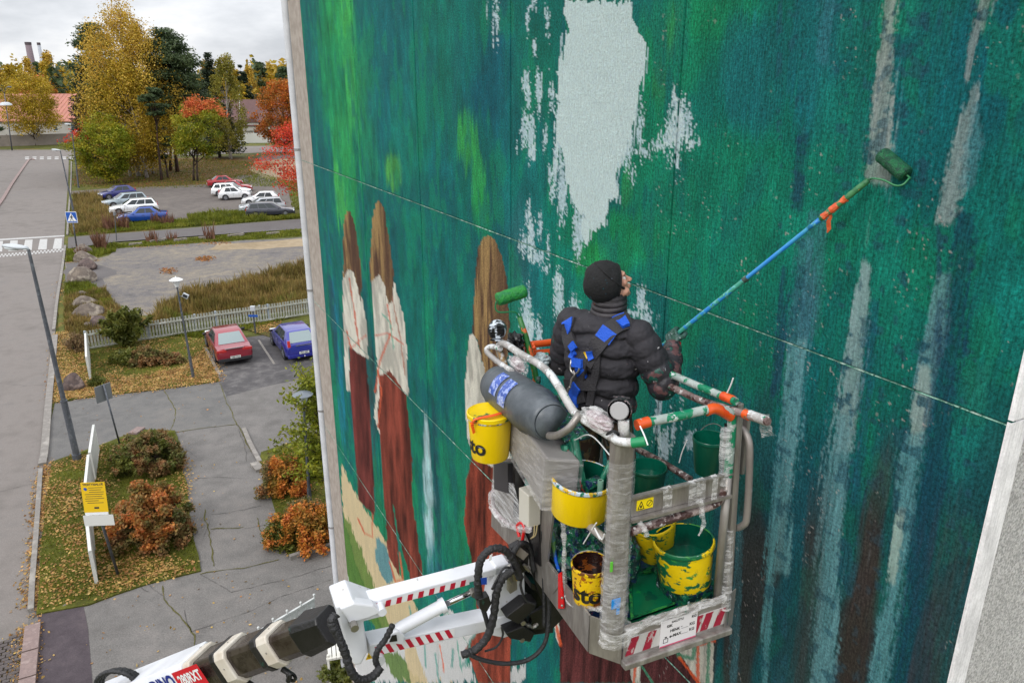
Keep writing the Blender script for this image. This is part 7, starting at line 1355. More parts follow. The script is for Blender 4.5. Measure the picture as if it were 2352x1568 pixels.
p0, p1 = Lp(1152, 888, 'a', -.13), Lp(1256, 962, 'a', -.13); ax_ = (p1 - p0).normalized(); xx = ax_.cross(Vector((0, 0, 1))).normalized(); yy = xx.cross(ax_).normalized(); Lh = (p1 - p0).length; nseg, na = 22, 26; vs = []; hv_ = (w2b((0, 0, CAM_H)) - p0).normalized(); HT0 = math.atan2(hv_.dot(yy), hv_.dot(xx))
for i in range(nseg + 1):
    f = i / nseg; rr = .108 * (.9 + .1 * min(1, f * 8)) * (1 if f < .72 else 1 - .25 * ((f - .72) / .28) ** 1.5); rib = (.006 if any(abs(f - k) < .025 for k in (.12, .64, .72)) else 0)
    for j in range(na + 1):
        t = HT0 + R(250) * (j / na - .5); vs.append(p0 + ax_ * (Lh * (f * 1.16 - .08)) + (xx * math.cos(t) + yy * math.sin(t)) * (rr + rib))
w_ = na + 1; hd = MB(); hd.add(vs, [(i * w_ + j, i * w_ + j + 1, (i + 1) * w_ + j + 1, (i + 1) * w_ + j) for i in range(nseg) for j in range(na)]); hd.add([vs[j] for j in range(w_)], [tuple(range(w_))]); hd.add([vs[nseg * w_ + j] for j in range(w_)], [tuple(range(w_))])
ho = hd.build('console_hood', M_HOOD, con, smooth=True, auto=45); sd_ = ho.modifiers.new('s', 'SOLIDIFY'); sd_.thickness = .008
M_STK = splat('blue_sticker', srgb(52, 84, 170), [(srgb(140, 156, 206), .50), (srgb(196, 202, 216), .60)], .35, 40, drip=(1, 1, 1), bump=.1)
def hood_patch(f0, f1, t0, t1, m, nm):
    a = MB(); k1, k2 = 6, 8; vs = []
    for i in range(k1 + 1):
        f = f0 + (f1 - f0) * i / k1
        for j in range(k2 + 1): t = HT0 + R(t0 + (t1 - t0) * j / k2); vs.append(p0 + ax_ * (Lh * (f * 1.16 - .08)) + (xx * math.cos(t) + yy * math.sin(t)) * .1195)
    a.add(vs, [(i * (k2 + 1) + j, i * (k2 + 1) + j + 1, (i + 1) * (k2 + 1) + j + 1, (i + 1) * (k2 + 1) + j) for i in range(k1) for j in range(k2)]); return a.build(nm, m, ho, smooth=True)
hood_patch(.24, .37, -30, 34, M_STK, 'faded_label'); hood_patch(.42, .56, -42, 30, M_STK, 'faded_label')
for (px, py, s) in ((1236, 878, 1.15), (1256, 905, 1.0), (1284, 920, 1.15)):
    c = Lp(px, py, 'a', .02); a = MB(); a.lathe([(.0, .028), (.012, .026), (.012, .0), (.007, -.02), (.010, -.03), (.018, -.036), (.014, -.044), (.024, -.050), (.018, -.058), (.028, -.064), (.028, -.072)], c, 12, M=Matrix.Identity(3) * s); a.build('joystick', splat('joystick_rubber', srgb(20, 52, 46), [(srgb(24, 96, 72), .5), (srgb(130, 160, 150), .64)], .4, 50), con, smooth=True)
# carrier plates, junction box, hydraulics under the console
bq('carrier_plate', [Lp(1133, 1056, 'a', -.09), Lp(1180, 1052, 'a', -.09), Lp(1196, 1210, 'a', -.09), Lp(1212, 1250, 'a', -.09), Lp(1216, 1300, 'a', -.09), Lp(1128, 1208, 'a', -.09)], .012, M_ALU, (1, 0, 0))
bq('carrier_plate', [Lp(1228, 1180, 'a', -.06), Lp(1262, 1110, 'a', -.06), Lp(1276, 1130, 'a', -.06), Lp(1256, 1290, 'a', -.06), Lp(1288, 1340, 'a', -.06), Lp(1270, 1362, 'a', -.06), Lp(1226, 1298, 'a', -.06)], .012, M_ALU, (1, 0, 0))
bq('battery_cover', [Lp(1146, 1058, 'a', -.12), Lp(1178, 1062, 'a', -.12), Lp(1178, 1130, 'a', -.12), Lp(1146, 1120, 'a', -.12)], .03, mat('battery_dark', srgb(52, 50, 54), .5), (-1, 0, 0))
bt('black_cylinder', [Lp(1196, 1070, 'a', -.10), Lp(1190, 1180, 'a', -.10)], .028, M_BLACKM, sm=0, n=16)
bq('backing_plate', [Lp(1180, 1190, 'a', -.07), Lp(1236, 1180, 'a', -.07), Lp(1240, 1300, 'a', -.07), Lp(1185, 1250, 'a', -.07)], .01, M_BLACKM, (1, 0, 0))
jb = MB(); jb.add([Lp(1210, 1115, 'a', -.13), Lp(1262, 1118, 'a', -.05), Lp(1256, 1205, 'a', -.05), Lp(1232, 1208, 'a', -.08), Lp(1206, 1190, 'a', -.13), Lp(1232, 1133, 'a', -.12), Lp(1232, 1205, 'a', -.125)], [(0, 5, 6, 4), (5, 1, 2, 6), (0, 1, 5)])
a = MB(); Mj = Matrix.Rotation(R(6), 3, 'Z'); a.box((-.108, .665, .445), (.075, .10, .19), M=Mj); a.build('junction_box', mat('junction_beige', srgb(196, 192, 182), .5), bk, bevel=.005)
for k in range(2): bt('pale_cable', [Lp(1228 + k * 6, 1206, 'a', -.12), Lp(1226 + k * 4, 1228, 'a', -.12), Lp(1219, 1236, 'a', -.12)], .0035, mat('cable_beige', srgb(176, 160, 120), .5), n=6)
tw = [(1128, 1130), (1130, 1165), (1150, 1195), (1178, 1210), (1215, 1216)]; bt('film_rope', [Lp(x, y, 'a', -.14) for x, y in tw], [.016 * random.uniform(.7, 1.3) for _ in range(25)], M_FILM2, n=7, wob=.2); bt('film_rope', [Lp(x + 3, y - 3, 'a', -.13) for x, y in tw], [.012] * 25, MATS['crumpled_wrap'], n=7, wob=.3)
a = MB(); vs = [Lp(1130, 1100, 'a', -.145), Lp(1180, 1110, 'a', -.145), Lp(1205, 1208, 'a', -.145), Lp(1160, 1200, 'a', -.145), Lp(1128, 1160, 'a', -.145)]; a.add(vs, [(0, 1, 2, 3, 4)]); a.build('film_sheet', M_FILM, bk)
bt('red_lever', [Lp(1193, 1232, 'a', -.14), Lp(1188, 1208, 'a', -.14), Lp(1198, 1200, 'a', -.14), Lp(1204, 1212, 'a', -.14), Lp(1200, 1240, 'a', -.14), Lp(1194, 1286, 'a', -.14)], .009, M_RED)
bq('red_bar', [Lp(1286, 1316, 'a', -.06), Lp(1292, 1312, 'a', -.06), Lp(1298, 1396, 'a', -.06), Lp(1286, 1396, 'a', -.06)], .012, M_RED, (-1, 0, 0), bevel=.003)
for y in (1372, 1390): a = MB(); a.ball(Lp(1291, y, 'a', -.08), .007, 8, 6); a.build('bolt', M_BOLT, bk, smooth=True)
bt('film_rope', [Lp(1276, 1150, 'a', -.05), Lp(1292, 1200, 'a', -.05), Lp(1296, 1260, 'a', -.05), Lp(1296, 1330, 'a', -.05), Lp(1304, 1380, 'a', -.05), Lp(1340, 1394, 'a', -.04), Lp(1380, 1398, 'a', -.03)], [.011 * random.uniform(.7, 1.3) for _ in range(37)], M_FILM2, n=7, wob=.2)
bt('blue_brush_handle', [Lp(1268, 1220, 'a', .02), Lp(1276, 1280, 'a', .0), Lp(1284, 1312, 'a', -.02)], [.008, .014, .016, .014, .012, .010, .010, .010, .010, .010, .010, .009, .008], mat('handle_blue', srgb(20, 84, 190), .4, cols=[srgb(120, 180, 90)], scale=12, contrast=.05))

# ---------------------------------------------------------------- buckets, tray and tools inside the basket
M_BY = mat('bucket_yellow', srgb(232, 196, 4), .38, coat=.1)
M_BYS = splat('bucket_yellow_smeared', srgb(228, 194, 10), [(srgb(14, 98, 62), .50), (srgb(60, 140, 60), .60), (srgb(190, 200, 206), .69)], .4, 12, base2=srgb(216, 184, 12), drip=(1, 1, 1.6)); M_BYD = splat('bucket_yellow_dirty', srgb(230, 190, 10), [(srgb(150, 84, 24), .52), (srgb(84, 40, 24), .60)], .42, 26, base2=srgb(214, 164, 16), drip=(1, 1, 1))
M_BYC = splat('bucket_yellow_clean', srgb(234, 198, 2), [(srgb(190, 206, 214), .69), (srgb(20, 84, 60), .72)], .36, 12, base2=srgb(226, 190, 2)); M_RIMS = splat('bucket_rim_splashes', srgb(220, 180, 30), [(srgb(190, 204, 214), .48), (srgb(24, 108, 80), .56), (srgb(30, 60, 150), .62), (srgb(230, 140, 60), .62)], .4, 34, drip=(1, 1, 1))
M_ING = mat('wet_green_paint', srgb(6, 76, 60), .18, cols=[srgb(10, 92, 72), srgb(4, 60, 48)], scale=5, spec=.6); M_INB = splat('wet_brown_paint', srgb(34, 16, 14), [(srgb(120, 64, 22), .58), (srgb(200, 150, 20), .74)], .2, 22, drip=(1, 1, 1)); M_GRNP = splat('bucket_green_coated', srgb(8, 82, 62), [(srgb(226, 194, 16), .64)], .3, 10, base2=srgb(8, 66, 52))
def bucket(c, r, h, label, out, inn, rim=None, level=.55, tilt=(0, 0), rb=None, handle=None, group='paint buckets in and around the basket', lid=False, name='paint_bucket', hang=None, hm=None):
    rb = rb or r * .86; e = empty(name, b2w(c), BRZ); Mt = Matrix.Rotation(tilt[0], 3, 'X') @ Matrix.Rotation(tilt[1], 3, 'Y')
    a = MB(); a.lathe([(rb * .97, 0), (rb, .008), (r * .985, h * .86), (r * .985, h * .99)], (0, 0, 0), 40, M=Mt); a.add([tuple(Mt @ Vector((rb * .97 * math.cos(t), rb * .97 * math.sin(t), 0))) for t in [6.2832 * i / 40 for i in range(40)]], [tuple(range(39, -1, -1))]); bo = a.build('body', out, e, smooth=True, auto=50)
    a = MB(); a.lathe([(r * .985, h * .99), (r * 1.02, h * .985), (r * 1.035, h * .94), (r * 1.03, h * .90), (r * .99, h * .885)], (0, 0, 0), 40, M=Mt); a.lathe([(r * 1.02, h * .985), (r * 1.0, h * 1.0), (r * .955, h * .99)], (0, 0, 0), 40, M=Mt); a.build('rim', rim or out, e, smooth=True, auto=60)
    if lid:
        a = MB(); a.lathe([(r * 1.045, h * .93), (r * 1.05, h * 1.01), (r * 1.0, h * 1.025), (r * .94, h * 1.0), (r * .9, h * .99), (.0, h * .995)], (0, 0, 0), 40, M=Mt); a.build('lid', lid, e, smooth=True, auto=50)
    else:
        rl = rb + (r - rb) * level; a = MB(); a.lathe([(r * .955, h * .99), (rl * .955, h * level), (.0, h * level + .001)], (0, 0, 0), 40, M=Mt); a.build('inside', inn, e, smooth=True, auto=30)
    if handle is not None:
        a = MB(); ph = handle[0]; lean_ = handle[1]; pts = []
        for i in range(19):
            t = math.pi * i / 18; x = math.cos(t) * r * 1.04; z = math.sin(t) * r * 1.0; pts.append(Mt @ (Matrix.Rotation(ph, 3, 'Z') @ Vector((x, z * math.sin(lean_), h * .93 + z * math.cos(lean_)))))
        a.tube(pts, .0022, 6); a.build('wire_handle', hm or M_BOLT, e)
    tag(e, label, 'bucket', group); e['_M'] = 0; del e['_M']; return e, Mt
def logo(e, text, size, r0, r1, h, zc, ang, m, xs=1.0, Mt=None):
    """lettering bent round the tapered bucket wall"""
    vs, fs = text_mb(text, size, bold=size * .03, xs=xs); out = []
    for v in vs:
        z = zc + v.y; rr = r0 + (r1 - r0) * z / h + .0025; t = ang + v.x / rr; p = Vector((rr * math.cos(t), rr * math.sin(t), z)); out.append(Mt @ p if Mt else p)
    a = MB(); a.add(out, fs); return a.build('lettering', m, e)
M_LOGO = mat('logo_black', srgb(30, 28, 26), .4)
L1 = Lp(1122, 1052, 'a', -.27); d_cam = lambda c: math.atan2(*(lambda v: (v.y, v.x))(w2b((0, 0, CAM_H)) - Vector(c)))
c = Vector((-.27, Lp(1126, 1050, 'a', -.27).y, Lp(1126, 1046, 'a', -.27).z)); e1, Mt = bucket(c, .112, .245, 'yellow lidded bucket with an orange strap hanging left of the console', M_BYC, M_ING, rim=M_RIMS, lid=splat('lid_yellow', srgb(236, 202, 4), [(srgb(16, 96, 66), .60), (srgb(200, 210, 216), .70)], .35, 14, drip=(1, 1, 1)), handle=(R(200), R(80)), hm=M_ORT)
logo(e1, 'sto', .115, .098, .110, .245, .085, d_cam(c) - R(52), M_LOGO, xs=1.0, Mt=Mt)
e1b = MB(); P_ = spline([Vector((.10, -.04, .256)), Vector((.0, -.07, .258)), Vector((-.09, -.07, .255)), Vector((-.118, -.06, .235)), Vector((-.112, -.07, .18))], 5)
for a_, b_ in zip(P_[:-1], P_[1:]): e1b.beam(a_, b_, .020, .004, up=(0, 0, 1))
e1b.build('orange_strap', M_ORT, e1)
c = Vector((.005, .345, .565)); e2, Mt = bucket(c, .150, .20, 'short wide yellow bucket full of used rollers, hooked beside the near post', M_BYC, M_ING, rim=M_RIMS, level=.4, tilt=(R(4), R(2)), rb=.138)
c = Vector((.015, .235, .135)); e3, Mt = bucket(c, .092, .21, 'small dirty yellow bucket of brown paint with black lettering by the post', M_BYD, M_INB, rim=splat('rim_brown', srgb(110, 66, 30), [(srgb(230, 190, 20), .5)], .4, 40, drip=(1, 1, 1)), level=.7, handle=(R(150), R(10)), rb=.078)
logo(e3, 'sto', .125, .079, .092, .21, .075, d_cam(c) - R(10), M_LOGO, xs=1.0, Mt=Mt)
a = MB(); a.box((.55, .17, .075), (.22, .24, .145)); a.build('wooden_block', M_CRUST, bk, bevel=.01)
c = Vector((.520, .155, .152)); e4, Mt = bucket(c, .148, .235, 'large open yellow bucket smeared with green paint at the right of the floor', M_BYS, M_ING, rim=M_BYS, level=.5, tilt=(R(-3), R(-5)), rb=.128)
c5 = Lp(1508, 1250, 'z', .30); c = Lp(1506, 1262, 'b', .40); e5, Mt = bucket(c, .120, .26, 'yellow bucket with a white paper label behind the big green smeared one', M_BYS, M_ING, rim=M_BYS, level=.6, tilt=(R(10), R(-16)))
a = MB(); t0 = d_cam(c) - R(-20); vs = [Mt @ Vector((.109 * math.cos(t0 + x) * (.9 + .1 * z), .109 * math.sin(t0 + x) * (.9 + .1 * z), z * .2)) for z in (.25, .9) for x in (-.2, -.07, .07, .2)]; a.add(vs, [(0, 1, 5, 4), (1, 2, 6, 5), (2, 3, 7, 6)]); a.build('paper_label', M_SW, e5)
cc = Lp(1628, 1040, 'a', .80); c = Vector((.80, cc.y, Lp(1628, 1085, 'a', .80).z)); e6, Mt = bucket(c, .088, .20, 'green coated bucket hanging outside the gate on the wall side', M_GRNP, M_ING, rim=mat('rim_green', srgb(8, 84, 66), .3), level=.35, rb=.068, handle=(R(90), R(-35)))
c = Lp(1488, 1082, 'a', .46); e7, Mt = bucket(Vector((c.x, c.y, c.z - .13)), .095, .16, 'little dark green paint bucket at the feet of the painter', M_GRNP, M_ING, level=.6, rb=.08)
# green roller tray lid lying on the floor
t1, t2, t3, t4 = Lp(1442, 1316, 'z', .05), Lp(1502, 1308, 'z', .05), Lp(1578, 1384, 'z', .05), Lp(1448, 1430, 'z', .05); cen = (t1 + t2 + t3 + t4) / 4; e = empty('paint_tray', b2w((cen.x, cen.y, .012)), BRZ)
M_TRAY = splat('tray_green', srgb(14, 112, 74), [(srgb(24, 138, 70), .56), (srgb(10, 84, 64), .6)], .22, 6, drip=(1, 1, 1), bump=.1)
P_ = [Vector((p.x - cen.x, p.y - cen.y, .045)) for p in (t1, t2, t3, t4)]; a = MB(); a.add([p * .86 + Vector((0, 0, .001)) for p in P_] + P_ + [p + Vector((0, 0, -.05)) for p in P_], [(0, 1, 2, 3)] + [(4 + i, 4 + (i + 1) % 4, 8 + (i + 1) % 4, 8 + i) for i in range(4)]); a.build('well', M_TRAY, e, fix=True)
a = MB(); V_ = [p * .86 for p in P_] + P_; V_ = [v + Vector((0, 0, .012)) for v in V_]; a.add(V_ + [v - Vector((0, 0, .014)) for v in V_], [(i, (i + 1) % 4, (i + 1) % 4 + 4, i + 4) for i in range(4)] + [(8 + i, 8 + (i + 1) % 4, (i + 1) % 4, i) for i in range(4)]); a.build('edge', splat('tray_edge', srgb(20, 120, 70), [(srgb(60, 150, 70), .5), (srgb(180, 200, 190), .7), (srgb(8, 60, 50), .55)], .3, 30, drip=(1, 1, 1), bump=.8), e, fix=True)
tag(e, 'flat tray of green paint lying on the basket floor behind the near skirting', 'paint tray')
# crusted jerrycan and heap of dried rollers at the left of the floor
bundle('paint_heap', (.12, .62, .14), (.12, .16, .15), M_CRUST, 21, amp=.3, fr=3.5); bundle('paint_heap', (.30, .34, .20), (.055, .06, .16), M_CRUST, 22, amp=.25); bundle('paint_heap', (.14, .50, .30), (.09, .10, .10), M_CRUST, 23, amp=.35, fr=5)
# tools standing in the short bucket
M_TOOL = splat('tool_green_red', srgb(24, 104, 80), [(srgb(190, 52, 54), .60), (srgb(70, 150, 120), .56)], .4, 26)
for i, (x0, y0, x1, y1, z1) in enumerate([(-.085, .03, -.095, .075, .36), (-.05, .00, -.06, .065, .38), (-.02, -.02, -.055, .055, .40)]):
    e = empty('roller_handle', b2w((.045 + x0, .335 + y0, .66)), BRZ); a = MB(); a.tube([(0, 0, -.02), (x1 - x0, y1 - y0, z1 - .12)], [.016, .019], 10); a.build('grip', M_TOOL, e, smooth=True); tag(e, ['green red smeared roller handle at the far left of the short bucket', 'thicker roller handle in the middle of the short bucket', 'roller handle leaning left beside the frame in the short bucket'][i], 'roller', 'used roller handles')
e = empty('paint_roller', b2w((.06, .30, .69)), BRZ); a = MB(); a.tube([(-.05, .0, .03), (.03, .02, .035)], .030, 14, wob=.08); a.build('sleeve', M_CRUST, e); a = MB(); a.tube([(.03, .0, .04), (.12, .05, .12)], .014, 8); a.build('handle', M_TOOL, e, smooth=True); a = MB(); a.lathe([(.008, 0), (.014, 0), (.014, .07), (.008, .07)], (.0, -.05, .01), 12); a.build('tube_end', mat('tube_grey', srgb(120, 160, 140), .4), e); tag(e, 'paint soaked roller lying on top of the short bucket, handle to the right', 'roller')
# spare roller standing up behind the console
r0_, r1_ = Lp(1142, 688, 'b', 1.12), Lp(1206, 668, 'b', 1.12); e = empty('paint_roller', b2w(Lp(1228, 900, 'b', 1.02)), BRZ); o_ = w2b(e.location)
a = MB(); N_ = 18; pts = [r0_.lerp(r1_, i / N_) - o_ for i in range(N_ + 1)]; a.tube(pts, [.036 * (1 + random.uniform(-.03, .03)) * (.85 if i in (0, N_) else 1) for i in range(N_ + 1)], 20, wob=.03); a.build('sleeve', splat('sleeve_fresh_green', srgb(34, 142, 56), [(srgb(20, 116, 60), .5), (srgb(70, 140, 150), .68)], .5, 40, drip=(1, 1, 1), bump=1.0), e, smooth=True)
a = MB(); a.tube(spline([Lp(1140, 692, 'b', 1.12) - o_, Lp(1138, 708, 'b', 1.12) - o_, Lp(1148, 717, 'b', 1.11) - o_, Lp(1180, 716, 'b', 1.1) - o_, Lp(1190, 724, 'b', 1.1) - o_, Lp(1192, 732, 'b', 1.1) - o_], 5), .0045, 8); a.build('wire_frame', mat('wire_green', srgb(20, 110, 66), .4), e, smooth=True)
a = MB(); a.tube([Lp(1193, 728, 'b', 1.1) - o_, Lp(1206, 768, 'b', 1.09) - o_, Lp(1220, 820, 'b', 1.06) - o_, Lp(1230, 862, 'b', 1.04) - o_, (0, 0, 0)], [.013, .017, .018, .017, .015], 12); a.build('handle', splat('handle_smeared', srgb(44, 112, 50), [(srgb(206, 96, 50), .56), (srgb(20, 96, 60), .54)], .45, 22), e, smooth=True); tag(e, 'spare roller with a bright green sleeve standing up behind the console', 'roller')

# ---------------------------------------------------------------- boom and jib
Jw = Vector((-.829, 3.11, 10.456)); bm_e = empty('access_boom', Jw); tag(bm_e, 'white telescopic boom with a folding jib that carries the work basket', 'boom lift')
def bw(px, py, b=.75): return b2w(Lp(px, py, 'b', b)) - Jw
def bplate(name, pts, b0, b1, m, bevel=.004, parent=None):
    k = len(pts); a = MB(); P = [b2w(Lp(x, y, 'b', .75)) - Jw for x, y in pts]; a.add([p + BY * (b0 - .75) for p in P] + [p + BY * (b1 - .75) for p in P], [tuple(range(k - 1, -1, -1)), tuple(range(k, 2 * k))] + [(i, (i + 1) % k, (i + 1) % k + k, i + k) for i in range(k)]); return a.build(name, m, parent or bm_e, bevel=bevel, fix=True)
def bbeam(name, p, q, w, h, m, parent=None, bevel=.006):
    a = MB(); a.beam(p, q, w, h, up=BY); return a.build(name, m, parent or bm_e, bevel=bevel)
ub = bbeam('upper_link', bw(840, 1378), bw(1150, 1296), .045, .10, M_BOOM); lb = bbeam('lower_link', bw(842, 1478), bw(1180, 1408), .075, .11, M_BOOM)
def stripes(p, q, w, n, parent, slant=.02, z=.0):
    d = (q - p); L = d.length; d.normalize(); u = BY.cross(d).normalized(); u = u if u.z > 0 else -u; nn = -BY * .001
    a = MB(); a.add([p + u * (-w / 2), q + u * (-w / 2), q + u * (w / 2), p + u * (w / 2)], [(0, 1, 2, 3)]); st_ = a.build('marking_white', M_HWH, parent)
    for i in range(n):
        x0 = L * (i + .15) / n; x1 = L * (i + .62) / n; a = MB(); a.add([p + d * (x0 + slant) + u * (-w / 2) + nn, p + d * (x1 + slant) + u * (-w / 2) + nn, p + d * (x1 - slant) + u * (w / 2) + nn, p + d * (x0 - slant) + u * (w / 2) + nn], [(0, 1, 2, 3)]); a.build('marking_red', M_HRED, st_)
stripes(bw(824, 1386) - BY * .052, bw(1070, 1322) - BY * .052, .036, 10, ub, -.004); stripes(bw(856, 1478) - BY * .058, bw(1036, 1436) - BY * .058, .056, 8, lb, .014)
bplate('tip_bracket', [(1130, 1290), (1160, 1282), (1196, 1300), (1200, 1390), (1184, 1440), (1150, 1452), (1112, 1444), (1126, 1400), (1118, 1370)], .70, .80, M_BOOM, .008)
bplate('base_bracket', [(762, 1368), (800, 1352), (868, 1376), (866, 1392), (826, 1402), (836, 1470), (820, 1500), (804, 1500), (782, 1440)], .66, .84, M_BOOM, .01)
a = MB(); a.add([], []); 
bplate('base_cap', [(770, 1366), (802, 1354), (846, 1360), (866, 1376), (830, 1390), (792, 1400)], .64, .70, M_BOOM, .008)
cyl_a, cyl_b, cyl_c = bw(905, 1434) - BY * .045, bw(1010, 1378) - BY * .045, bw(1090, 1342) - BY * .045
a = MB(); a.tube([cyl_a, cyl_a.lerp(cyl_b, .12), cyl_b], [.030, .034, .034], 16); a.tube([cyl_b - (cyl_b - cyl_a) * .05, cyl_b + (cyl_b - cyl_a) * .06], .040, 16); a.build('cylinder_barrel', M_BOOM, bm_e, smooth=True, auto=40); a = MB(); a.cyl(cyl_b, cyl_c, .016, 12); a.build('cylinder_rod', M_CHR, bm_e, smooth=True)
bplate('rod_mount', [(878, 1452), (888, 1430), (904, 1424), (920, 1436), (916, 1456)], .665, .69, M_BOOM, .006); bplate('rod_recess', [(884, 1448), (890, 1434), (900, 1432), (902, 1446)], .660, .664, M_BLACKM, 0)
for (x, y, b, r_, l_) in [(800, 1400, .60, .02, .10), (866, 1376, .64, .022, .06), (1150, 1306, .66, .022, .08), (1180, 1398, .62, .014, .05), (1178, 1436, .62, .014, .05), (862, 1492, .66, .03, .06), (1078, 1345, .67, .018, .04)]:
    a = MB(); p = b2w(Lp(x, y, 'b', .75)) - Jw; a.cyl(p + BY * (b - .75), p + BY * (b - .75 + l_), r_, 14); a.build('pivot_pin', M_BOOM if r_ > .02 else M_BOLT, bm_e, smooth=True, auto=40)
# rotator and black frame under the basket
rt = bw(1190, 1385); a = MB(); a.lathe([(.045, .055), (.052, .05), (.055, .03), (.05, .02), (.05, -.02), (.042, -.03), (.042, -.09), (.055, -.095), (.055, -.115), (.0, -.12)], rt - BY * .05 + Vector((0, 0, .02)), 24); a.lathe([(.0, .058), (.045, .055)], rt - BY * .05 + Vector((0, 0, .02)), 24)
rr_ = a.build('rotator', M_BLACKM, bm_e, smooth=True, auto=40)
for i in range(7):
    t = 6.283 * i / 7; a = MB(); a.cyl(rt - BY * .05 + Vector((.032 * math.cos(t), .032 * math.sin(t), .078)), rt - BY * .05 + Vector((.032 * math.cos(t), .032 * math.sin(t), .086)), .007, 8); a.build('bolt', M_BOLT, rr_)
bplate('rotator_fork', [(1140, 1384), (1182, 1352), (1210, 1350), (1206, 1366), (1170, 1400)], .62, .70, M_BLACKM, .004); bplate('rotator_fork', [(1140, 1420), (1180, 1404), (1206, 1420), (1196, 1440), (1150, 1432)], .62, .70, M_BLACKM, .004)
bplate('swing_frame', [(1212, 1300), (1232, 1290), (1296, 1372), (1300, 1392), (1252, 1440), (1196, 1448), (1206, 1400), (1240, 1380)], .70, .72, M_BLACKM, .003); bplate('swing_frame', [(1205, 1310), (1225, 1298), (1290, 1382), (1262, 1430), (1200, 1440)], .86, .88, M_BLACKM, .003); bplate('swing_plate', [(1205, 1432), (1262, 1430), (1262, 1440), (1205, 1444)], .70, .88, M_BLACKM, .002); bplate('swing_plate', [(1214, 1330), (1290, 1366), (1290, 1376), (1214, 1344)], .72, .88, M_BLACKM, .002)
bplate('valve_block', [(1158, 1238), (1180, 1226), (1200, 1246), (1196, 1290), (1168, 1300)], .66, .70, M_BLACKM, .004); bplate('valve_cover', [(1158, 1243), (1172, 1229), (1196, 1248), (1184, 1262)], .645, .655, M_ALU, .002); bplate('valve_plate', [(1148, 1300), (1170, 1296), (1172, 1330), (1156, 1340), (1148, 1330)], .655, .66, M_ALU, .002)
for (x, y, x2, y2) in [(1150, 1272, 1164, 1304), (1160, 1264, 1174, 1298), (1142, 1290, 1156, 1312), (1184, 1270, 1196, 1284), (1188, 1404, 1204, 1412), (1204, 1412, 1216, 1404)]:
    a = MB(); p, q = bw(x, y) - BY * .11, bw(x2, y2) - BY * .11; a.cyl(p, q, .009, 8); a.cyl(p.lerp(q, .3), p.lerp(q, .6), .012, 6); a.build('hose_fitting', M_BOLT, bm_e)
a = MB(); p = bw(1168, 1302) - BY * .12; a.cyl(p, p + Vector((0, 0, .02)), .009, 8); a.build('yellow_clamp', M_SY, bm_e)
def hose(pts, r, b=.62, label='hose', m=None, wob=.0):
    P = spline([b2w(Lp(p[0], p[1], 'b', .75)) - Jw + BY * ((p[2] if len(p) > 2 else b) - .75) for p in pts], 10); a = MB(); a.tube(P, [r * (1 + (.10 * math.sin(i * 1.9) + random.uniform(-.06, .06) if wob else 0)) for i in range(len(P))], 12); return a.build(label, m or M_HOSE, bm_e, smooth=True)
hose([(1075, 1334), (1074, 1290), (1080, 1250), (1102, 1226), (1130, 1226), (1152, 1250), (1168, 1290)], .020, .60, wob=1); hose([(1078, 1312), (1082, 1346), (1090, 1372), (1098, 1400)], .013, .60)
hose([(1150, 1262, .62), (1164, 1236, .64), (1184, 1226, .66), (1204, 1244, .68), (1210, 1290, .66)], .015); hose([(1150, 1266), (1124, 1288), (1112, 1320), (1106, 1370), (1092, 1416), (1066, 1444), (1036, 1456)], .021, .58, wob=1)
hose([(1228, 1196, .60), (1230, 1240, .60), (1228, 1300, .58), (1226, 1360, .56), (1214, 1420, .54), (1180, 1456, .54), (1130, 1468, .55), (1080, 1462, .56), (1044, 1448, .57)], .012, .58); hose([(1222, 1190, .62), (1224, 1260, .62), (1222, 1320, .60), (1216, 1390, .56)], .010)
hose([(1172, 1290), (1170, 1310), (1182, 1340), (1204, 1350)], .007, .60); hose([(1148, 1262), (1128, 1264), (1112, 1290), (1102, 1310)], .006, .58); hose([(1128, 1400), (1130, 1420), (1116, 1444), (1090, 1454)], .006, .60)
hose([(760, 1372, .62), (748, 1386, .60), (762, 1412, .58), (774, 1440, .56), (786, 1476, .54), (806, 1496, .54), (836, 1494, .56), (856, 1480, .58)], .021, .56, wob=1); hose([(884, 1392), (868, 1424), (852, 1446), (846, 1470), (852, 1486)], .015, .60, wob=1)
bplate('hose_clamp', [(1072, 1330), (1094, 1322), (1100, 1340), (1090, 1358), (1074, 1352)], .57, .62, M_BLACKM, .004)
for (x, y) in ((836, 1476), (1108, 1420)):
    a = MB(); p = bw(x, y) - BY * .105; u = Vector((0, 0, 1)); a.add([p - BX * .018 - u * .016, p + BX * .018 - u * .016, p + u * .024], [(0, 1, 2)]); w_s = a.build('warning_triangle', M_SY, bm_e); a = MB(); p = p - BY * .001; a.box(p + u * .002, (.004, .001, .016)); a.build('warning_mark', M_SK, w_s)
for pts in ([(1116, 1418), (1084, 1234)],): pass
bplate('cable_tape', [(1096, 1234), (1102, 1230), (1100, 1244), (1094, 1246)], .575, .577, M_SW, 0); bplate('cable_tape', [(1076, 1284), (1090, 1282), (1090, 1298), (1078, 1298)], .575, .577, mat('tape_navy', srgb(20, 60, 150), .4), 0)
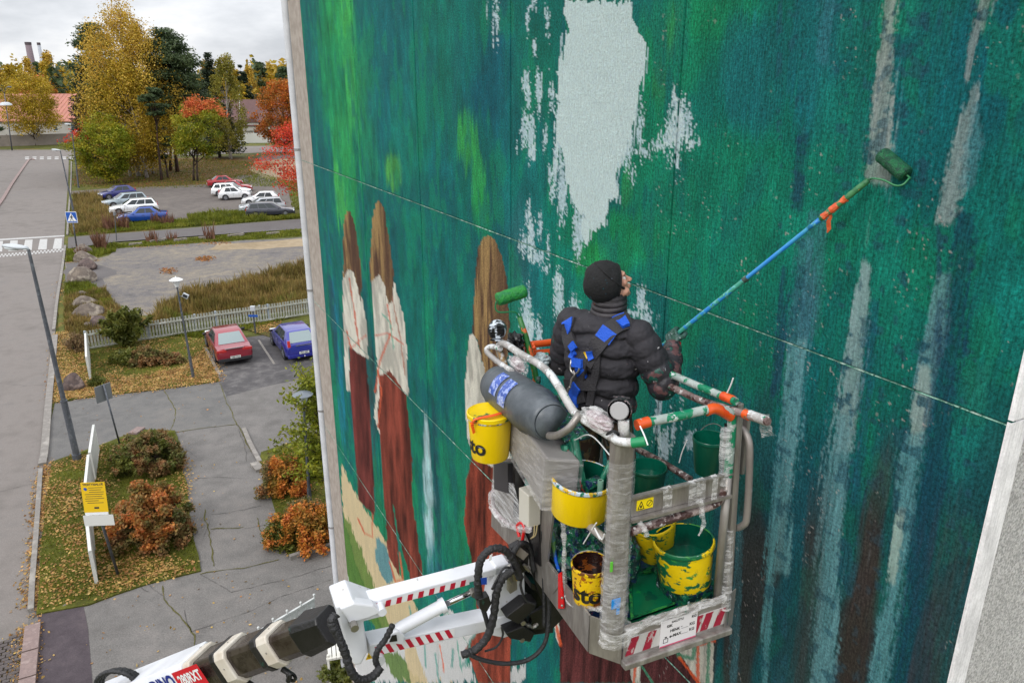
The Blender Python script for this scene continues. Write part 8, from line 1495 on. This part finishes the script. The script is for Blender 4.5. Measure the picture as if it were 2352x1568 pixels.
# telescopic sections
E_w = at_fwd(300, 1606, 3.66); A_w = b2w(Lp(770, 1432, 'b', .75)); bd = (E_w - A_w); bd.normalize(); dn = Vector((0, 0, 1)); bxv = bd.cross(dn).normalized(); byv = bxv.cross(bd).normalized()
def s_at(px):       # distance along the boom where it crosses picture column px
    lo, hi = -.5, 6
    for _ in range(40):
        m = (lo + hi) / 2
        if to_px(A_w + bd * m)[0] > px: lo = m
        else: hi = m
    return lo
M_TUBE = mat('section_bronze', srgb(62, 52, 48), .25, metal=.5, cols=[srgb(84, 76, 70), srgb(46, 38, 36)], scale=5, bump=.1, bscale=20, contrast=.12); M_COLL = mat('collar_cream', srgb(206, 200, 190), .45, cols=[srgb(184, 172, 156)], scale=8)
def section(name, s0, s1, w, h, m, r1=1.0, parent=None):
    a = MB(); prof = [(-.5, -.25), (-.30, -.5), (.30, -.5), (.5, -.25), (.5, .34), (.40, .5), (-.40, .5), (-.5, .34)]; vs = []
    for s, k in ((s0, 1.0), (s1, r1)):
        for (x, y) in prof: vs.append(A_w - Jw + bd * s + bxv * x * w * k + byv * y * h * k)
    a.add(vs, [tuple(range(7, -1, -1)), tuple(range(8, 16))] + [(i, (i + 1) % 8, (i + 1) % 8 + 8, i + 8) for i in range(8)]); return a.build(name, m, parent or bm_e, bevel=.008, fix=True)
s = s_at
section('boom_head', s(762), s(704), .15, .17, M_BLACKM, 1.18); section('boom_section', s(716), s(604), .145, .165, M_TUBE)
section('collar', s(652), s(622), .175, .20, M_COLL); section('collar', s(630), s(616), .185, .21, M_BLACKM); section('boom_section', s(622), s(520), .165, .19, M_TUBE)
section('collar', s(560), s(530), .20, .225, M_COLL); section('collar', s(540), s(528), .205, .232, M_BLACKM); section('boom_section', s(530), s(440), .185, .21, M_TUBE); section('collar', s(488), s(458), .225, .25, M_COLL)
ob = section('boom_section', s(474), s(300) + 2.6, .245, .27, M_BOOM)
for k, px in ((0, 640), (1, 548), (2, 470)):
    for t in range(5): a = MB(); p = A_w - Jw + bd * (s(px) - .003) + byv * (.10 + .013 * k) * math.cos(t * .7 - 1.4) + bxv * (-.09 - .012 * k) * math.sin(t * .7 - 1.4); a.ball(p, .005, 6, 4); a.build('bolt', M_BOLT, bm_e)
for i, px in enumerate((618, 536)):
    p = A_w - Jw + bd * s(px) - byv * .13; a = MB(); a.tube([p, p - byv * .04 - bd * .03, p - byv * .075 + bd * .01], .016, 10); a.lathe([(.018, -.006), (.032, -.006), (.032, .006), (.018, .006)], p - byv * .07 + bxv * .02, 16, M=Matrix((bd, byv, bxv)).transposed()); a.build('cable_pulley', M_BLACKM, bm_e)
# maker's lettering on the outer section
fo = A_w - Jw + bd * s(410); view = (Vector((0, 0, CAM_H)) - (A_w + bd * s(410))).normalized(); nrm = byv; 
side = -bxv if (-bxv).dot(view) > 0 else bxv
X = -bd; Yv = byv; o1 = fo + side * (.1228) - bd * .0 + byv * .02
a = MB(); put_text(a, 'DINO', .115, A_w - Jw + bd * (s(428)) + side * .1245 + byv * .062, X, Yv, xs=.72, bold=.005); a.build('lettering', mat('maker_blue', srgb(28, 44, 130), .4), ob)
c_ = A_w - Jw + bd * s(470); rd_m = mat('maker_red', srgb(196, 28, 44), .4); c_ = A_w - Jw + bd * (s(428) - .245) + side * .1240 + byv * .050; a = MB(); a.add([c_ + X * x + Yv * y for x, y in ((-.125, -.062), (.115, -.062), (.115, .062), (-.125, .062))], [(0, 1, 2, 3)]); rp_ = a.build('model_plate', rd_m, ob); a = MB(); put_text(a, '280RXT', .085, c_ + side * .002, X, Yv, xs=.68, bold=.003); a.build('lettering', M_SW, rp_)
# hose loop at the lower left
lo = at_fwd(262, 1580, 3.66) - Jw
P_ = spline([at_fwd(x, y, 3.55) - Jw for x, y in ((222, 1590), (222, 1562), (240, 1545), (268, 1541), (296, 1550), (308, 1562))], 8)
for k in range(3): a = MB(); a.tube([p + Vector((.006 * k, .02 * k, -.012 * k)) for p in P_], [.014 * (1 + .12 * math.sin(i * 2 + k)) for i in range(len(P_))], 8); a.build('hose', M_HOSE, bm_e, smooth=True)
# ================================================================== the painter
PF = R(35); PR_ = Vector((math.cos(PF), -math.sin(PF), 0)); PFW = Vector((math.sin(PF), math.cos(PF), 0)); PC = Vector((.485, 3.76, 10.49))
pe = empty('person', PC); tag(pe, 'painter in a black beanie, puffy black jacket and blue harness, seen from behind, rolling paint', 'person')
def pl(r, f, z): return PR_ * r + PFW * f + Vector((0, 0, z))            # right, forward, up -> local
def lw(v): return Vector(v) - PC
PM = Matrix((PR_, PFW, Vector((0, 0, 1)))).transposed()
M_SKIN = mat('skin', srgb(206, 158, 136), .5, cols=[srgb(188, 134, 114)], scale=9, spec=.4)
M_JACK = splat('jacket_black', srgb(44, 42, 48), [(srgb(26, 66, 58), .70), (srgb(96, 66, 66), .71), (srgb(190, 186, 190), .70)], .78, 16, base2=srgb(36, 34, 40), drip=(1, 1, 1), bump=.25)
M_SLEEVE = splat('cuff_paint', srgb(44, 42, 48), [(srgb(92, 62, 64), .52), (srgb(24, 76, 66), .57), (srgb(200, 200, 206), .68)], .5, 20, base2=srgb(38, 36, 42), drip=(1, 1, 1), bump=.3)
M_HAT = splat('knit_black', srgb(20, 20, 23), [(srgb(180, 196, 214), .70), (srgb(26, 70, 84), .66)], .85, 22, base2=srgb(15, 15, 17), drip=(1, 1, 1), bump=.5)
M_WEB = mat('webbing_black', srgb(42, 40, 44), .7, bump=.4, bscale=120); M_WEBB = mat('webbing_blue', srgb(20, 84, 200), .6, bump=.4, bscale=140); M_DRING = mat('d_ring', srgb(176, 174, 170), .3, metal=.9)
M_TROU = splat('work_trousers', srgb(96, 82, 58), [(srgb(30, 60, 60), .55), (srgb(170, 180, 180), .68), (srgb(60, 44, 34), .5)], .8, 16); M_BOOT = splat('boots', srgb(30, 28, 30), [(srgb(30, 90, 80), .6)], .6, 20)
# joints
shL, shR = pl(-.185, .0, 1.315), pl(.185, .0, 1.315)
elR = lw((.775, 3.60, 11.555)); wrR = lw((.858, 3.79, 11.685)); hdR = lw((.875, 3.84, 11.725))
tip = Vector((1.575, 3.372, 12.605)); pole_d = (tip - (PC + hdR)).normalized(); hdL = hdR - pole_d * .40
elL = pl(-.285, .06, 1.045); wrL = hdL - (hdL - elL).normalized() * .07
HC = pl(.0, .0, 1.545) + Vector((.012, .0, .0)); HY = R(78); hf = Vector((math.sin(HY), math.cos(HY), 0)); hp = R(22)
HF = (hf * math.cos(hp) + Vector((0, 0, math.sin(hp)))).normalized(); HRt = hf.cross(Vector((0, 0, 1))).normalized(); HU = HRt.cross(HF).normalized(); HM = Matrix((HRt, HF, HU)).transposed()
hd_ = lambda x, y, z: HC + HM @ Vector((x, y, z))
def limb(mb, a, b, r0, r1, n=7, rnd=None):
    for i in range(n + 1): t = i / n; mb.ball(a.lerp(b, t), r0 + (r1 - r0) * t, 12, 8)
from mathutils import noise as _mn
# the body, one skin: head, neck, torso, arms, legs
b = MB()
for z, rx, ry in ((.86, .135, .10), (.94, .13, .095), (1.03, .125, .09), (1.12, .135, .095), (1.21, .15, .10), (1.29, .155, .09)): b.ball(pl(0, 0, z), (rx, ry, .07), 16, 10, M=PM)
limb(b, shL, elL, .05, .04); limb(b, elL, wrL, .04, .028); limb(b, shR, elR, .05, .04); limb(b, elR, wrR, .04, .028); limb(b, shL, shR, .055, .055, 8)
kneeL, kneeR, anL, anR = pl(-.11, .05, .46), pl(.13, .06, .46), pl(-.13, -.02, .07), pl(.15, -.0, .07)
limb(b, pl(-.08, 0, .84), kneeL, .08, .055); limb(b, kneeL, anL, .055, .038); limb(b, pl(.08, 0, .84), kneeR, .08, .055); limb(b, kneeR, anR, .055, .038)
limb(b, pl(0, .0, 1.34), hd_(0, -.02, -.07), .055, .052, 5)
b.ball(hd_(0, -.012, .03), (.074, .092, .092), 20, 14, M=HM); b.ball(hd_(0, .03, -.025), (.058, .062, .082), 18, 12, M=HM); b.ball(hd_(0, .052, -.082), (.036, .036, .026), 14, 10, M=HM); b.ball(hd_(0, .076, -.092), (.018, .016, .015), 12, 8, M=HM)
for s in (-1, 1): b.ball(hd_(s * .040, .048, -.062), (.022, .035, .022), 12, 8, M=HM); b.ball(hd_(s * .038, .066, -.015), (.024, .02, .02), 12, 8, M=HM); b.ball(hd_(s * .075, -.004, -.012), (.009, .020, .030), 10, 8, M=HM)
b.ball(hd_(0, .082, .020), (.045, .016, .011), 14, 8, M=HM)
for k in range(6): t = k / 5; b.ball(hd_(0, .086 + .026 * t, .008 - .036 * t), .008 + .004 * t, 10, 6)
for s in (-1, 1): b.ball(hd_(s * .010, .104, -.030), .0075, 8, 6)
b.ball(hd_(0, .094, -.052), (.020, .010, .0065), 12, 8, M=HM); b.ball(hd_(0, .092, -.064), (.018, .010, .0065), 12, 8, M=HM)
body = remeshed(b, 'body', .0048, 4, M_SKIN, pe)
for s in (-1, 1):
    a = MB(); a.ball(hd_(s * .034, .074, .003), .0115, 12, 8); ey = a.build('eye', mat('eye_white', srgb(220, 216, 212), .2), pe, smooth=True); a = MB(); a.ball(hd_(s * .034, .081, .004), .0058, 10, 6); a.build('iris', mat('iris', srgb(60, 70, 80), .1), ey, smooth=True)
    a = MB(); a.tube([hd_(s * .020, .092, .022), hd_(s * .036, .090, .027), hd_(s * .052, .078, .022)], .0028, 6); a.build('eyebrow', mat('brow_brown', srgb(88, 62, 46), .8), pe)
a = MB(); a.tube([hd_(-.018, .101, -.058), hd_(0, .1035, -.0575), hd_(.018, .101, -.058)], .0016, 6); a.build('mouth_line', mat('lip_dark', srgb(140, 76, 70), .6), pe)
# beanie: pulled low, slouching back, with the folded brim crossing it
a = MB(); n_, m_2 = 36, 24; vs = []; BC = Vector((0, -.020, .018)); BR = Vector((.098, .112, .112)); pn = Vector((0, .90, -.42)).normalized(); pd_ = .040
for i in range(m_2 + 1):
    t = math.pi * (i / m_2)
    for j in range(n_):
        q = 2 * math.pi * j / n_; p = Vector((BR.x * math.sin(t) * math.cos(q), BR.y * math.sin(t) * math.sin(q), BR.z * math.cos(t))) * (1 + .010 * math.sin(q * 3 + t * 4)); p = p * (1 + .05 * _mn.noise(p * 26) + .02 * _mn.noise(p * 70)) + BC
        if p.y < -.04: p.z -= .10 * (-.04 - p.y)
        k = p.dot(pn)
        if k > pd_: p = p - pn * (k - pd_); p = Vector((p.x * .985, p.y, p.z))
        vs.append(hd_(*p))
fs = [(i * n_ + j, (i + 1) * n_ + j, (i + 1) * n_ + (j + 1) % n_, i * n_ + (j + 1) % n_) for i in range(m_2) for j in range(n_)]
a.add(vs, fs); bn = a.build('beanie', M_HAT, pe, smooth=True)
def ring_on(nv, dist, r, nm, a0=0, a1=360, grow=1.0):
    nv = Vector(nv).normalized(); m = Vector((nv.x * BR.x, nv.y * BR.y, nv.z * BR.z)); c = dist - nv.dot(BC); l2 = m.length_squared; ct = m * (c / l2); rr = math.sqrt(max(0, 1 - c * c / l2)); e1 = m.cross(Vector((1, 0, 0))).normalized() if abs(m.normalized().x) < .9 else m.cross(Vector((0, 1, 0))).normalized(); e2 = m.cross(e1).normalized(); P = []
    for k in range(49):
        q = R(a0 + (a1 - a0) * k / 48); s_ = ct + (e1 * math.cos(q) + e2 * math.sin(q)) * rr; P.append(hd_(s_.x * BR.x * grow + BC.x, s_.y * BR.y * grow + BC.y, s_.z * BR.z * grow + BC.z))
    g = MB(); g.tube(P, r, 8, cap=False); return g.build(nm, M_HAT, bn, smooth=True)
ring_on(pn, pd_ - .004, .006, 'rolled_rim', grow=.985); ring_on((.10, .80, .42), .035, .0065, 'folded_brim', grow=.985)
# jacket: quilted tubes fused to one shell
j = MB(); zz = [.855, .925, 1.0, 1.078, 1.156, 1.232, 1.300]; RX = [.185, .190, .186, .192, .205, .212, .196]; RY = [.130, .135, .136, .142, .150, .150, .130]
lo_z, hi_z = .83, 1.36; NZ, NA = 64, 48; seams = [.862, .962, 1.072, 1.185, 1.285]; vs = []
for i in range(NZ + 1):
    z = lo_z + (hi_z - lo_z) * i / NZ; rx = float(np.interp(z, [.83, .90, 1.0, 1.12, 1.22, 1.30, 1.36], [.178, .202, .200, .206, .214, .204, .150])); ry = float(np.interp(z, [.83, .90, 1.0, 1.12, 1.22, 1.30, 1.36], [.125, .145, .148, .154, .158, .142, .105]))
    for k in range(NA):
        t = 2 * math.pi * k / NA; zw = z + .012 * math.sin(2 * t + 1) + .008 * math.sin(5 * t); ds = min(abs(zw - q) for q in seams); puff = -.020 * math.exp(-(ds / .013) ** 2) + .010 * (1 - math.exp(-(ds / .04) ** 2)); puff += .010 * (_mn.noise(Vector((t * 3.0, z * 26, 2))) ) + .006 * _mn.noise(Vector((t * 9, z * 50, 7)))
        vs.append(pl((rx + puff) * math.cos(t), -.012 + (ry + puff) * math.sin(t), z))
j.add(vs, [(i * NA + k, i * NA + (k + 1) % NA, (i + 1) * NA + (k + 1) % NA, (i + 1) * NA + k) for i in range(NZ) for k in range(NA)] + [tuple(range(NA - 1, -1, -1)), tuple(NZ * NA + k for k in range(NA))])
j.ball(pl(0, -.02, 1.352), (.145, .105, .042), 24, 10, M=PM)
for s, sh, el, wr in ((-1, shL, elL, wrL), (1, shR, elR, wrR)):
    o_ = pl(s * .012, -.005, -.012); n1 = 4
    for i in range(n1 + 1): t = i / n1; j.ball((sh + o_).lerp(el, t), [.083, .092, .090, .088, .084][i], 16, 12)
    limb(j, sh + o_, el, .076, .074, 10)
    for i in range(1, 4): t = i / 3; p = el.lerp(wr, t * .92); j.ball(p, [0, .082, .074, .050][i], 16, 12)
    j.ball(el + (el - wr).normalized() * .010 + Vector((0, 0, -.012)), .078, 14, 10); j.ball(pl(s * .13, -.01, 1.335), (.075, .075, .05), 16, 10, M=PM)
jk = remeshed(j, 'jacket', .0052, 1, M_JACK, pe)
mj = jk.data; mj.materials.append(M_SLEEVE); fc = elR + PC - PC
for p in mj.polygons:
    c = p.center
    if (c - elR).length < .125 and (c - shR).length > .16 or (c - wrR).length < .13 or (c - elL).length < .08 or (c.z < .93 and (c - pl(.17, -.05, .85)).length < .12): p.material_index = 1
# fabric creases
tx = bpy.data.textures.new('cloth_creases', 'CLOUDS'); tx.noise_scale = .028; dm = jk.modifiers.new('creases', 'DISPLACE'); dm.texture = tx; dm.strength = .008; dm.mid_level = .5; dm.texture_coords = 'LOCAL'
col_ = MB()
for k, (z, r) in enumerate(((1.372, .098), (1.398, .096), (1.424, .094), (1.450, .091), (1.474, .086))): col_.lathe([(r * .82, -.014), (r * .97, -.013), (r, 0), (r * .97, .013), (r * .82, .014)], pl(.012, .012 + .004 * k, z), 28, M=PM @ Matrix.Rotation(R(5), 3, 'X'))
col_.lathe([(.086, -.02), (.080, .02), (.070, .018), (.066, -.05)], pl(.012, .028, 1.478), 28, M=PM)
cu = col_.build('collar', splat('collar_black', srgb(48, 44, 48), [(srgb(110, 62, 52), .62), (srgb(60, 56, 60), .5)], .6, 22, base2=srgb(40, 37, 41), drip=(.4, .4, 1)), jk, smooth=True)
# trousers and boots
t = MB(); t.ball(pl(0, 0, .84), (.155, .115, .09), 18, 10, M=PM); limb(t, pl(-.08, 0, .83), kneeL, .098, .078); limb(t, kneeL, anL + Vector((0, 0, .05)), .078, .066); limb(t, pl(.08, 0, .83), kneeR, .098, .078); limb(t, kneeR, anR + Vector((0, 0, .05)), .078, .066); tr_ = remeshed(t, 'trousers', .009, 2, M_TROU, pe)
for s, an in ((-1, anL), (1, anR)): a = MB(); a.ball(an + PFW * .05 + Vector((0, 0, -.025)), (.05, .13, .048), 14, 8, M=PM); a.ball(an + Vector((0, 0, .02)), (.052, .058, .07), 12, 8, M=PM); a.build('boot', M_BOOT, pe, smooth=True)
# gloves: palm, four curled fingers and a thumb round the pole
M_GLV = splat('glove_red', srgb(176, 22, 34), [(srgb(60, 40, 44), .60)], .6, 30, base2=srgb(150, 18, 30)); M_GLG = splat('glove_rubber', srgb(60, 88, 84), [(srgb(24, 70, 56), .5), (srgb(190, 196, 200), .66)], .5, 40, drip=(1, 1, 1))
def glove(c, wr, nm, side):
    d = pole_d; out = (c - wr).normalized(); out = (out - d * out.dot(d)).normalized(); bk_ = d.cross(out).normalized(); g = MB()
    # back of the hand lies along `out`, fingers wrap round the pole axis d
    for i in range(4):
        o = c + d * (.030 - .021 * i); L_ = [.94, 1.0, .96, .84][i]; pts = [o + out * -.035 * L_ + bk_ * side * .020, o + out * -.006 + bk_ * side * .029 * L_, o + out * .024 * L_ + bk_ * side * .018, o + out * .028 + bk_ * side * -.012, o + out * .006 + bk_ * side * -.027]
        P = spline(pts, 4); g.tube(P, [.0125 - .0035 * k / (len(P) - 1) for k in range(len(P))], 8); g.ball(P[-1], .0092, 8, 6)
    P = spline([c + out * -.045 + d * .03 + bk_ * side * .0, c + out * -.026 + d * .050 + bk_ * side * -.018, c + out * -.004 + d * .052 + bk_ * side * -.027, c + out * .014 + d * .040 + bk_ * side * -.030], 4); g.tube(P, [.0145 - .004 * k / (len(P) - 1) for k in range(len(P))], 8); g.ball(P[-1], .0105, 8, 6)
    Mh = Matrix((d, out, bk_)).transposed(); g.ball(c + out * -.040 + bk_ * side * .010 - d * .002, (.044, .036, .020), 14, 8, M=Mh)
    fg = remeshed(g, nm, .0036, 2, M_GLG, pe)
    k = MB(); P = [c + out * -.055, c + out * -.065 + (wr - c) * .25, wr + (wr - c) * .25]; P = [c + out * -.058 + bk_ * side * .008, wr.lerp(c + out * -.06, .5), wr + (wr - c).normalized() * .03]; k.tube(P, [.034, .036, .042], 16); cf = k.build('glove_cuff', M_GLV, fg, smooth=True); return fg
gR = glove(hdR, wrR, 'glove', 1); gL = glove(hdL, wrL, 'glove', -1)
# harness: webbing laid on the jacket
dg = bpy.context.evaluated_depsgraph_get(); jev = jk.evaluated_get(dg); jme = jev.to_mesh(); bvh = BVHTree.FromPolygons([v.co.copy() for v in jme.vertices], [tuple(p.vertices) for p in jme.polygons]); jev.to_mesh_clear()
camL = Vector((0, 0, CAM_H)) - PC
def hit(px, py):
    d = ray(px, py).normalized(); h = bvh.ray_cast(camL, d); return (h[0], h[1]) if h[0] is not None else (None, None)
har = MB(); har.tube([pl(-.1, -.02, .93), pl(.1, -.02, .93)], .01, 6)
ho_ = har.build('harness', M_WEB, pe)
def strap(pts, w, m, nm='strap', parent=None, off=.006, th=.004):
    P = []
    w = w * 1.75; off = off + (.003 if m is M_WEBB else 0); D = spline([Vector((x, y, 0)) for x, y in pts], 7) if len(pts) > 2 else [Vector((pts[0][0], pts[0][1], 0)).lerp(Vector((pts[1][0], pts[1][1], 0)), k / 6) for k in range(7)]
    for q in D:
        h, n = hit(q.x, q.y)
        if h is not None: P.append((h, n))
    if len(P) < 2: return None
    pts3 = [p for p, n in P]
    for _ in range(10): pts3 = [pts3[0]] + [(pts3[i - 1] + pts3[i] * 2 + pts3[i + 1]) / 4 for i in range(1, len(pts3) - 1)] + [pts3[-1]]
    a = MB(); vs = []; k = len(pts3); NV = []
    for i in range(k):
        n = sum((P[j_][1] for j_ in range(0, k)), Vector()).normalized(); NV.append(n)
    for i, p in enumerate(pts3):
        d = (pts3[min(i + 1, k - 1)] - pts3[max(i - 1, 0)]).normalized(); s = d.cross(NV[i]).normalized() * w / 2; o = NV[i] * (off + .012); vs += [p + s + o, p - s + o, p - s + o - NV[i] * th * 5, p + s + o - NV[i] * th * 5]
    fs = []
    for i in range(k - 1):
        a0 = i * 4; b0 = a0 + 4; fs += [(a0 + q, a0 + (q + 1) % 4, b0 + (q + 1) % 4, b0 + q) for q in range(4)]
    fs += [(0, 1, 2, 3), (k * 4 - 1, k * 4 - 2, k * 4 - 3, k * 4 - 4)]; a.add(vs, fs); return a.build(nm, m, parent or ho_, fix=True)
strap([(1313, 730), (1306, 758), (1310, 784), (1322, 806), (1338, 822)], .045, M_WEB); strap([(1452, 736), (1424, 744), (1398, 762), (1376, 790), (1356, 816), (1344, 838)], .050, M_WEB)
strap([(1340, 815), (1332, 850), (1330, 890), (1336, 925)], .050, M_WEB); strap([(1300, 880), (1340, 884), (1372, 884)], .030, M_WEB); strap([(1372, 800), (1372, 850), (1362, 890), (1356, 930)], .022, M_WEB)
strap([(1309, 736), (1307, 760)], .044, M_WEBB, 'blue_panel', off=.009); strap([(1418, 746), (1428, 741), (1440, 737)], .049, M_WEBB, 'blue_panel', off=.009); strap([(1402, 757), (1384, 782)], .049, M_WEBB, 'blue_panel', off=.009)
strap([(1316, 788), (1324, 802)], .024, M_WEBB, 'blue_panel', off=.010); strap([(1326, 808), (1318, 822)], .018, M_WEBB, 'blue_panel', off=.014); strap([(1356, 806), (1362, 824)], .018, M_WEBB, 'blue_panel', off=.014); strap([(1348, 810), (1355, 824)], .007, M_SY, 'yellow_tab', off=.016)
strap([(1322, 830), (1344, 834)], .026, M_WEBB, 'blue_loop', off=.018); strap([(1335, 842), (1340, 862)], .030, M_WEBB, 'blue_panel', off=.009); strap([(1330, 884), (1322, 905), (1320, 930)], .034, M_WEBB, 'blue_panel', off=.010)
h, n = hit(1334, 812); n = sum((hit(1334 + dx, 812 + dy)[1] or Vector() for dx in (-30, -15, 0, 15, 30) for dy in (-30, 0, 30, 50)), Vector()).normalized(); h = h + n * .006
if h is not None:
    a = MB(); pr = [(-.05, .03), (-.03, .042), (-.005, .018), (.005, .018), (.03, .042), (.055, .03), (.048, -.005), (.02, -.04), (-.02, -.04), (-.045, -.005)]; u = (Vector((0, 0, 1)) - n * n.z).normalized(); r_ = n.cross(u) * -1; P = [h + n * .014 + (r_ * x + u * y) * 1.25 for x, y in pr]; k = len(P); a.add(P + [p - n * .008 for p in P], [tuple(range(k)), tuple(range(2 * k - 1, k - 1, -1))] + [(i, (i + 1) % k, (i + 1) % k + k, i + k) for i in range(k)]); a.build('back_plate', M_WEB, ho_, fix=True, bevel=.003)
    c = h + n * .026 - u * .074; a = MB(); P = [c + r_ * x + u * y for x, y in [(-.029, .036)] + [(-.031 * math.cos(t), -.034 * math.sin(t) + .004) for t in [R(180 * k / 12) for k in range(13)]] + [(.029, .036)]]; a.tube(P, .0058, 10); dr = a.build('d_ring', M_DRING, ho_, smooth=True)
    a = MB(); q0 = c - u * .026 + n * .006; a.tube(spline([q0 + u * .012, q0 + r_ * .010 - u * .010, q0 - u * .035 + r_ * -.004, q0 - u * .075 - r_ * .006], 5), .0052, 8, wob=.1); a.tube(spline([q0 - u * .075 - r_ * .006, q0 - u * .10 - r_ * .018, q0 - u * .14 - r_ * .03], 5), .007, 8, wob=.15); a.build('snap_hook', mat('carabiner', srgb(156, 150, 146), .35, metal=.7), dr, smooth=True)
# ---------------------------------------------------------------- long roller in the painter's hands
butt = PC + hdL - pole_d * .12; rl = empty('paint_roller', butt); tag(rl, 'long blue pole roller with a green sleeve, held by the painter against the mural', 'roller')
tl = tip - butt; a = MB(); Lp_ = tl.length; dd = tl.normalized()
M_POLE = splat('pole_blue_green', srgb(40, 130, 190), [(srgb(64, 150, 130), .47), (srgb(96, 176, 176), .56), (srgb(40, 120, 80), .64)], .3, 26, base2=srgb(30, 120, 200), drip=(1, 1, 1), bump=.1); M_POLB = mat('pole_blue', srgb(36, 124, 214), .3, cols=[srgb(60, 150, 190)], scale=14, contrast=.12); M_POLG = splat('pole_green_wrapped', srgb(70, 134, 86), [(srgb(50, 110, 70), .5), (srgb(206, 110, 60), .66), (srgb(180, 190, 180), .72)], .45, 40, drip=(1, 1, 1))
def s_pole(px):
    lo, hi = 0, Lp_ 
    for _ in range(40):
        m = (lo + hi) / 2
        if to_px(butt + dd * m)[0] < px: lo = m
        else: hi = m
    return lo
s1, s2, s3, s4 = s_pole(1712), s_pole(1856), s_pole(1884), s_pole(1995)
a = MB(); a.tube([(0, 0, 0), dd * s1], .0125, 14); a.build('pole', M_POLE, rl, smooth=True, auto=40); a = MB(); a.tube([dd * (s1 - .012), dd * (s1 + .012)], .0155, 14); a.build('collar', splat('collar_dark', srgb(60, 76, 70), [(srgb(110, 140, 120), .55)], .5, 60), rl, smooth=True, auto=40)
a = MB(); a.tube([dd * s1, dd * s2], .0108, 14); a.build('pole', M_POLB, rl, smooth=True, auto=40); a = MB(); a.tube([dd * s2, dd * s3], .0112, 14); a.build('pole', M_POLE, rl, smooth=True)
a = MB(); a.tube([dd * (s3 + (s4 - s3) * k / 14) for k in range(15)], [.0135 * random.uniform(.95, 1.15) for _ in range(15)], 12, wob=.05); a.build('wrapped_grip', M_POLG, rl, smooth=True)
a = MB(); ms = s3 + (s4 - s3) * .05; me_ = s3 + (s4 - s3) * .55; a.tube([dd * (ms + (me_ - ms) * k / 10) for k in range(11)], [.0155 * random.uniform(.92, 1.15) for _ in range(11)], 10, wob=.06); a.build('orange_tape', splat('tape_orange', srgb(232, 106, 62), [(srgb(120, 120, 70), .6), (srgb(206, 84, 44), .5)], .5, 50, drip=(1, 1, 1)), rl)
a = MB(); q0 = dd * (ms + (me_ - ms) * .35) + Vector((0, 0, -.012)); vs = []
for k in range(6):
    w_ = [.012, .016, .020, .022, .020, .006][k]; c_ = q0 + Vector((.004 * math.sin(k * 2), .0, -.018 * k)); vs += [c_ + Vector((-w_ * .5, 0, 0)), c_ + Vector((w_ * .5, .004, 0))]
a.add(vs, [(2 * k, 2 * k + 1, 2 * k + 3, 2 * k + 2) for k in range(5)]); tg = a.build('tape_tail', MATS['tape_orange'], rl); so = tg.modifiers.new('s', 'SOLIDIFY'); so.thickness = .002
def wl(px, py, D): r = ray(px, py); t = D / (r.x * WN.x + r.y * WN.y); return Vector((r.x * t, r.y * t, CAM_H + r.z * t)) - butt
ra, rb2 = wl(2024, 354, 2.955), wl(2082, 402, 2.955); N_ = 22
a = MB(); a.tube([ra.lerp(rb2, k / N_) for k in range(N_ + 1)], [.0345 * (1 + random.uniform(-.02, .02)) * (.86 if k in (0, N_) else 1) for k in range(N_ + 1)], 24, wob=.025); a.build('sleeve', splat('sleeve_dark_green', srgb(10, 84, 54), [(srgb(16, 104, 62), .5), (srgb(8, 66, 50), .56)], .4, 60, drip=(1, 1, 1), bump=1.0), rl, smooth=True)
a = MB(); e1_ = (rb2 - ra).normalized(); a.tube([rb2 - e1_ * .002, rb2 + e1_ * .003], [.020, .012], 14); a.build('end_cap', mat('cap_green', srgb(16, 60, 34), .5), rl)
P = spline([rb2 - e1_ * .01, rb2 + e1_ * .022, wl(2088, 410, 2.93), wl(2074, 424, 2.90), wl(2056, 426, 2.89), wl(2030, 414, 2.88), wl(2006, 410, 2.87), tip - butt], 6); a = MB(); a.tube(P, .0042, 8); a.build('wire_frame', mat('wire_green2', srgb(50, 124, 80), .4), rl, smooth=True)
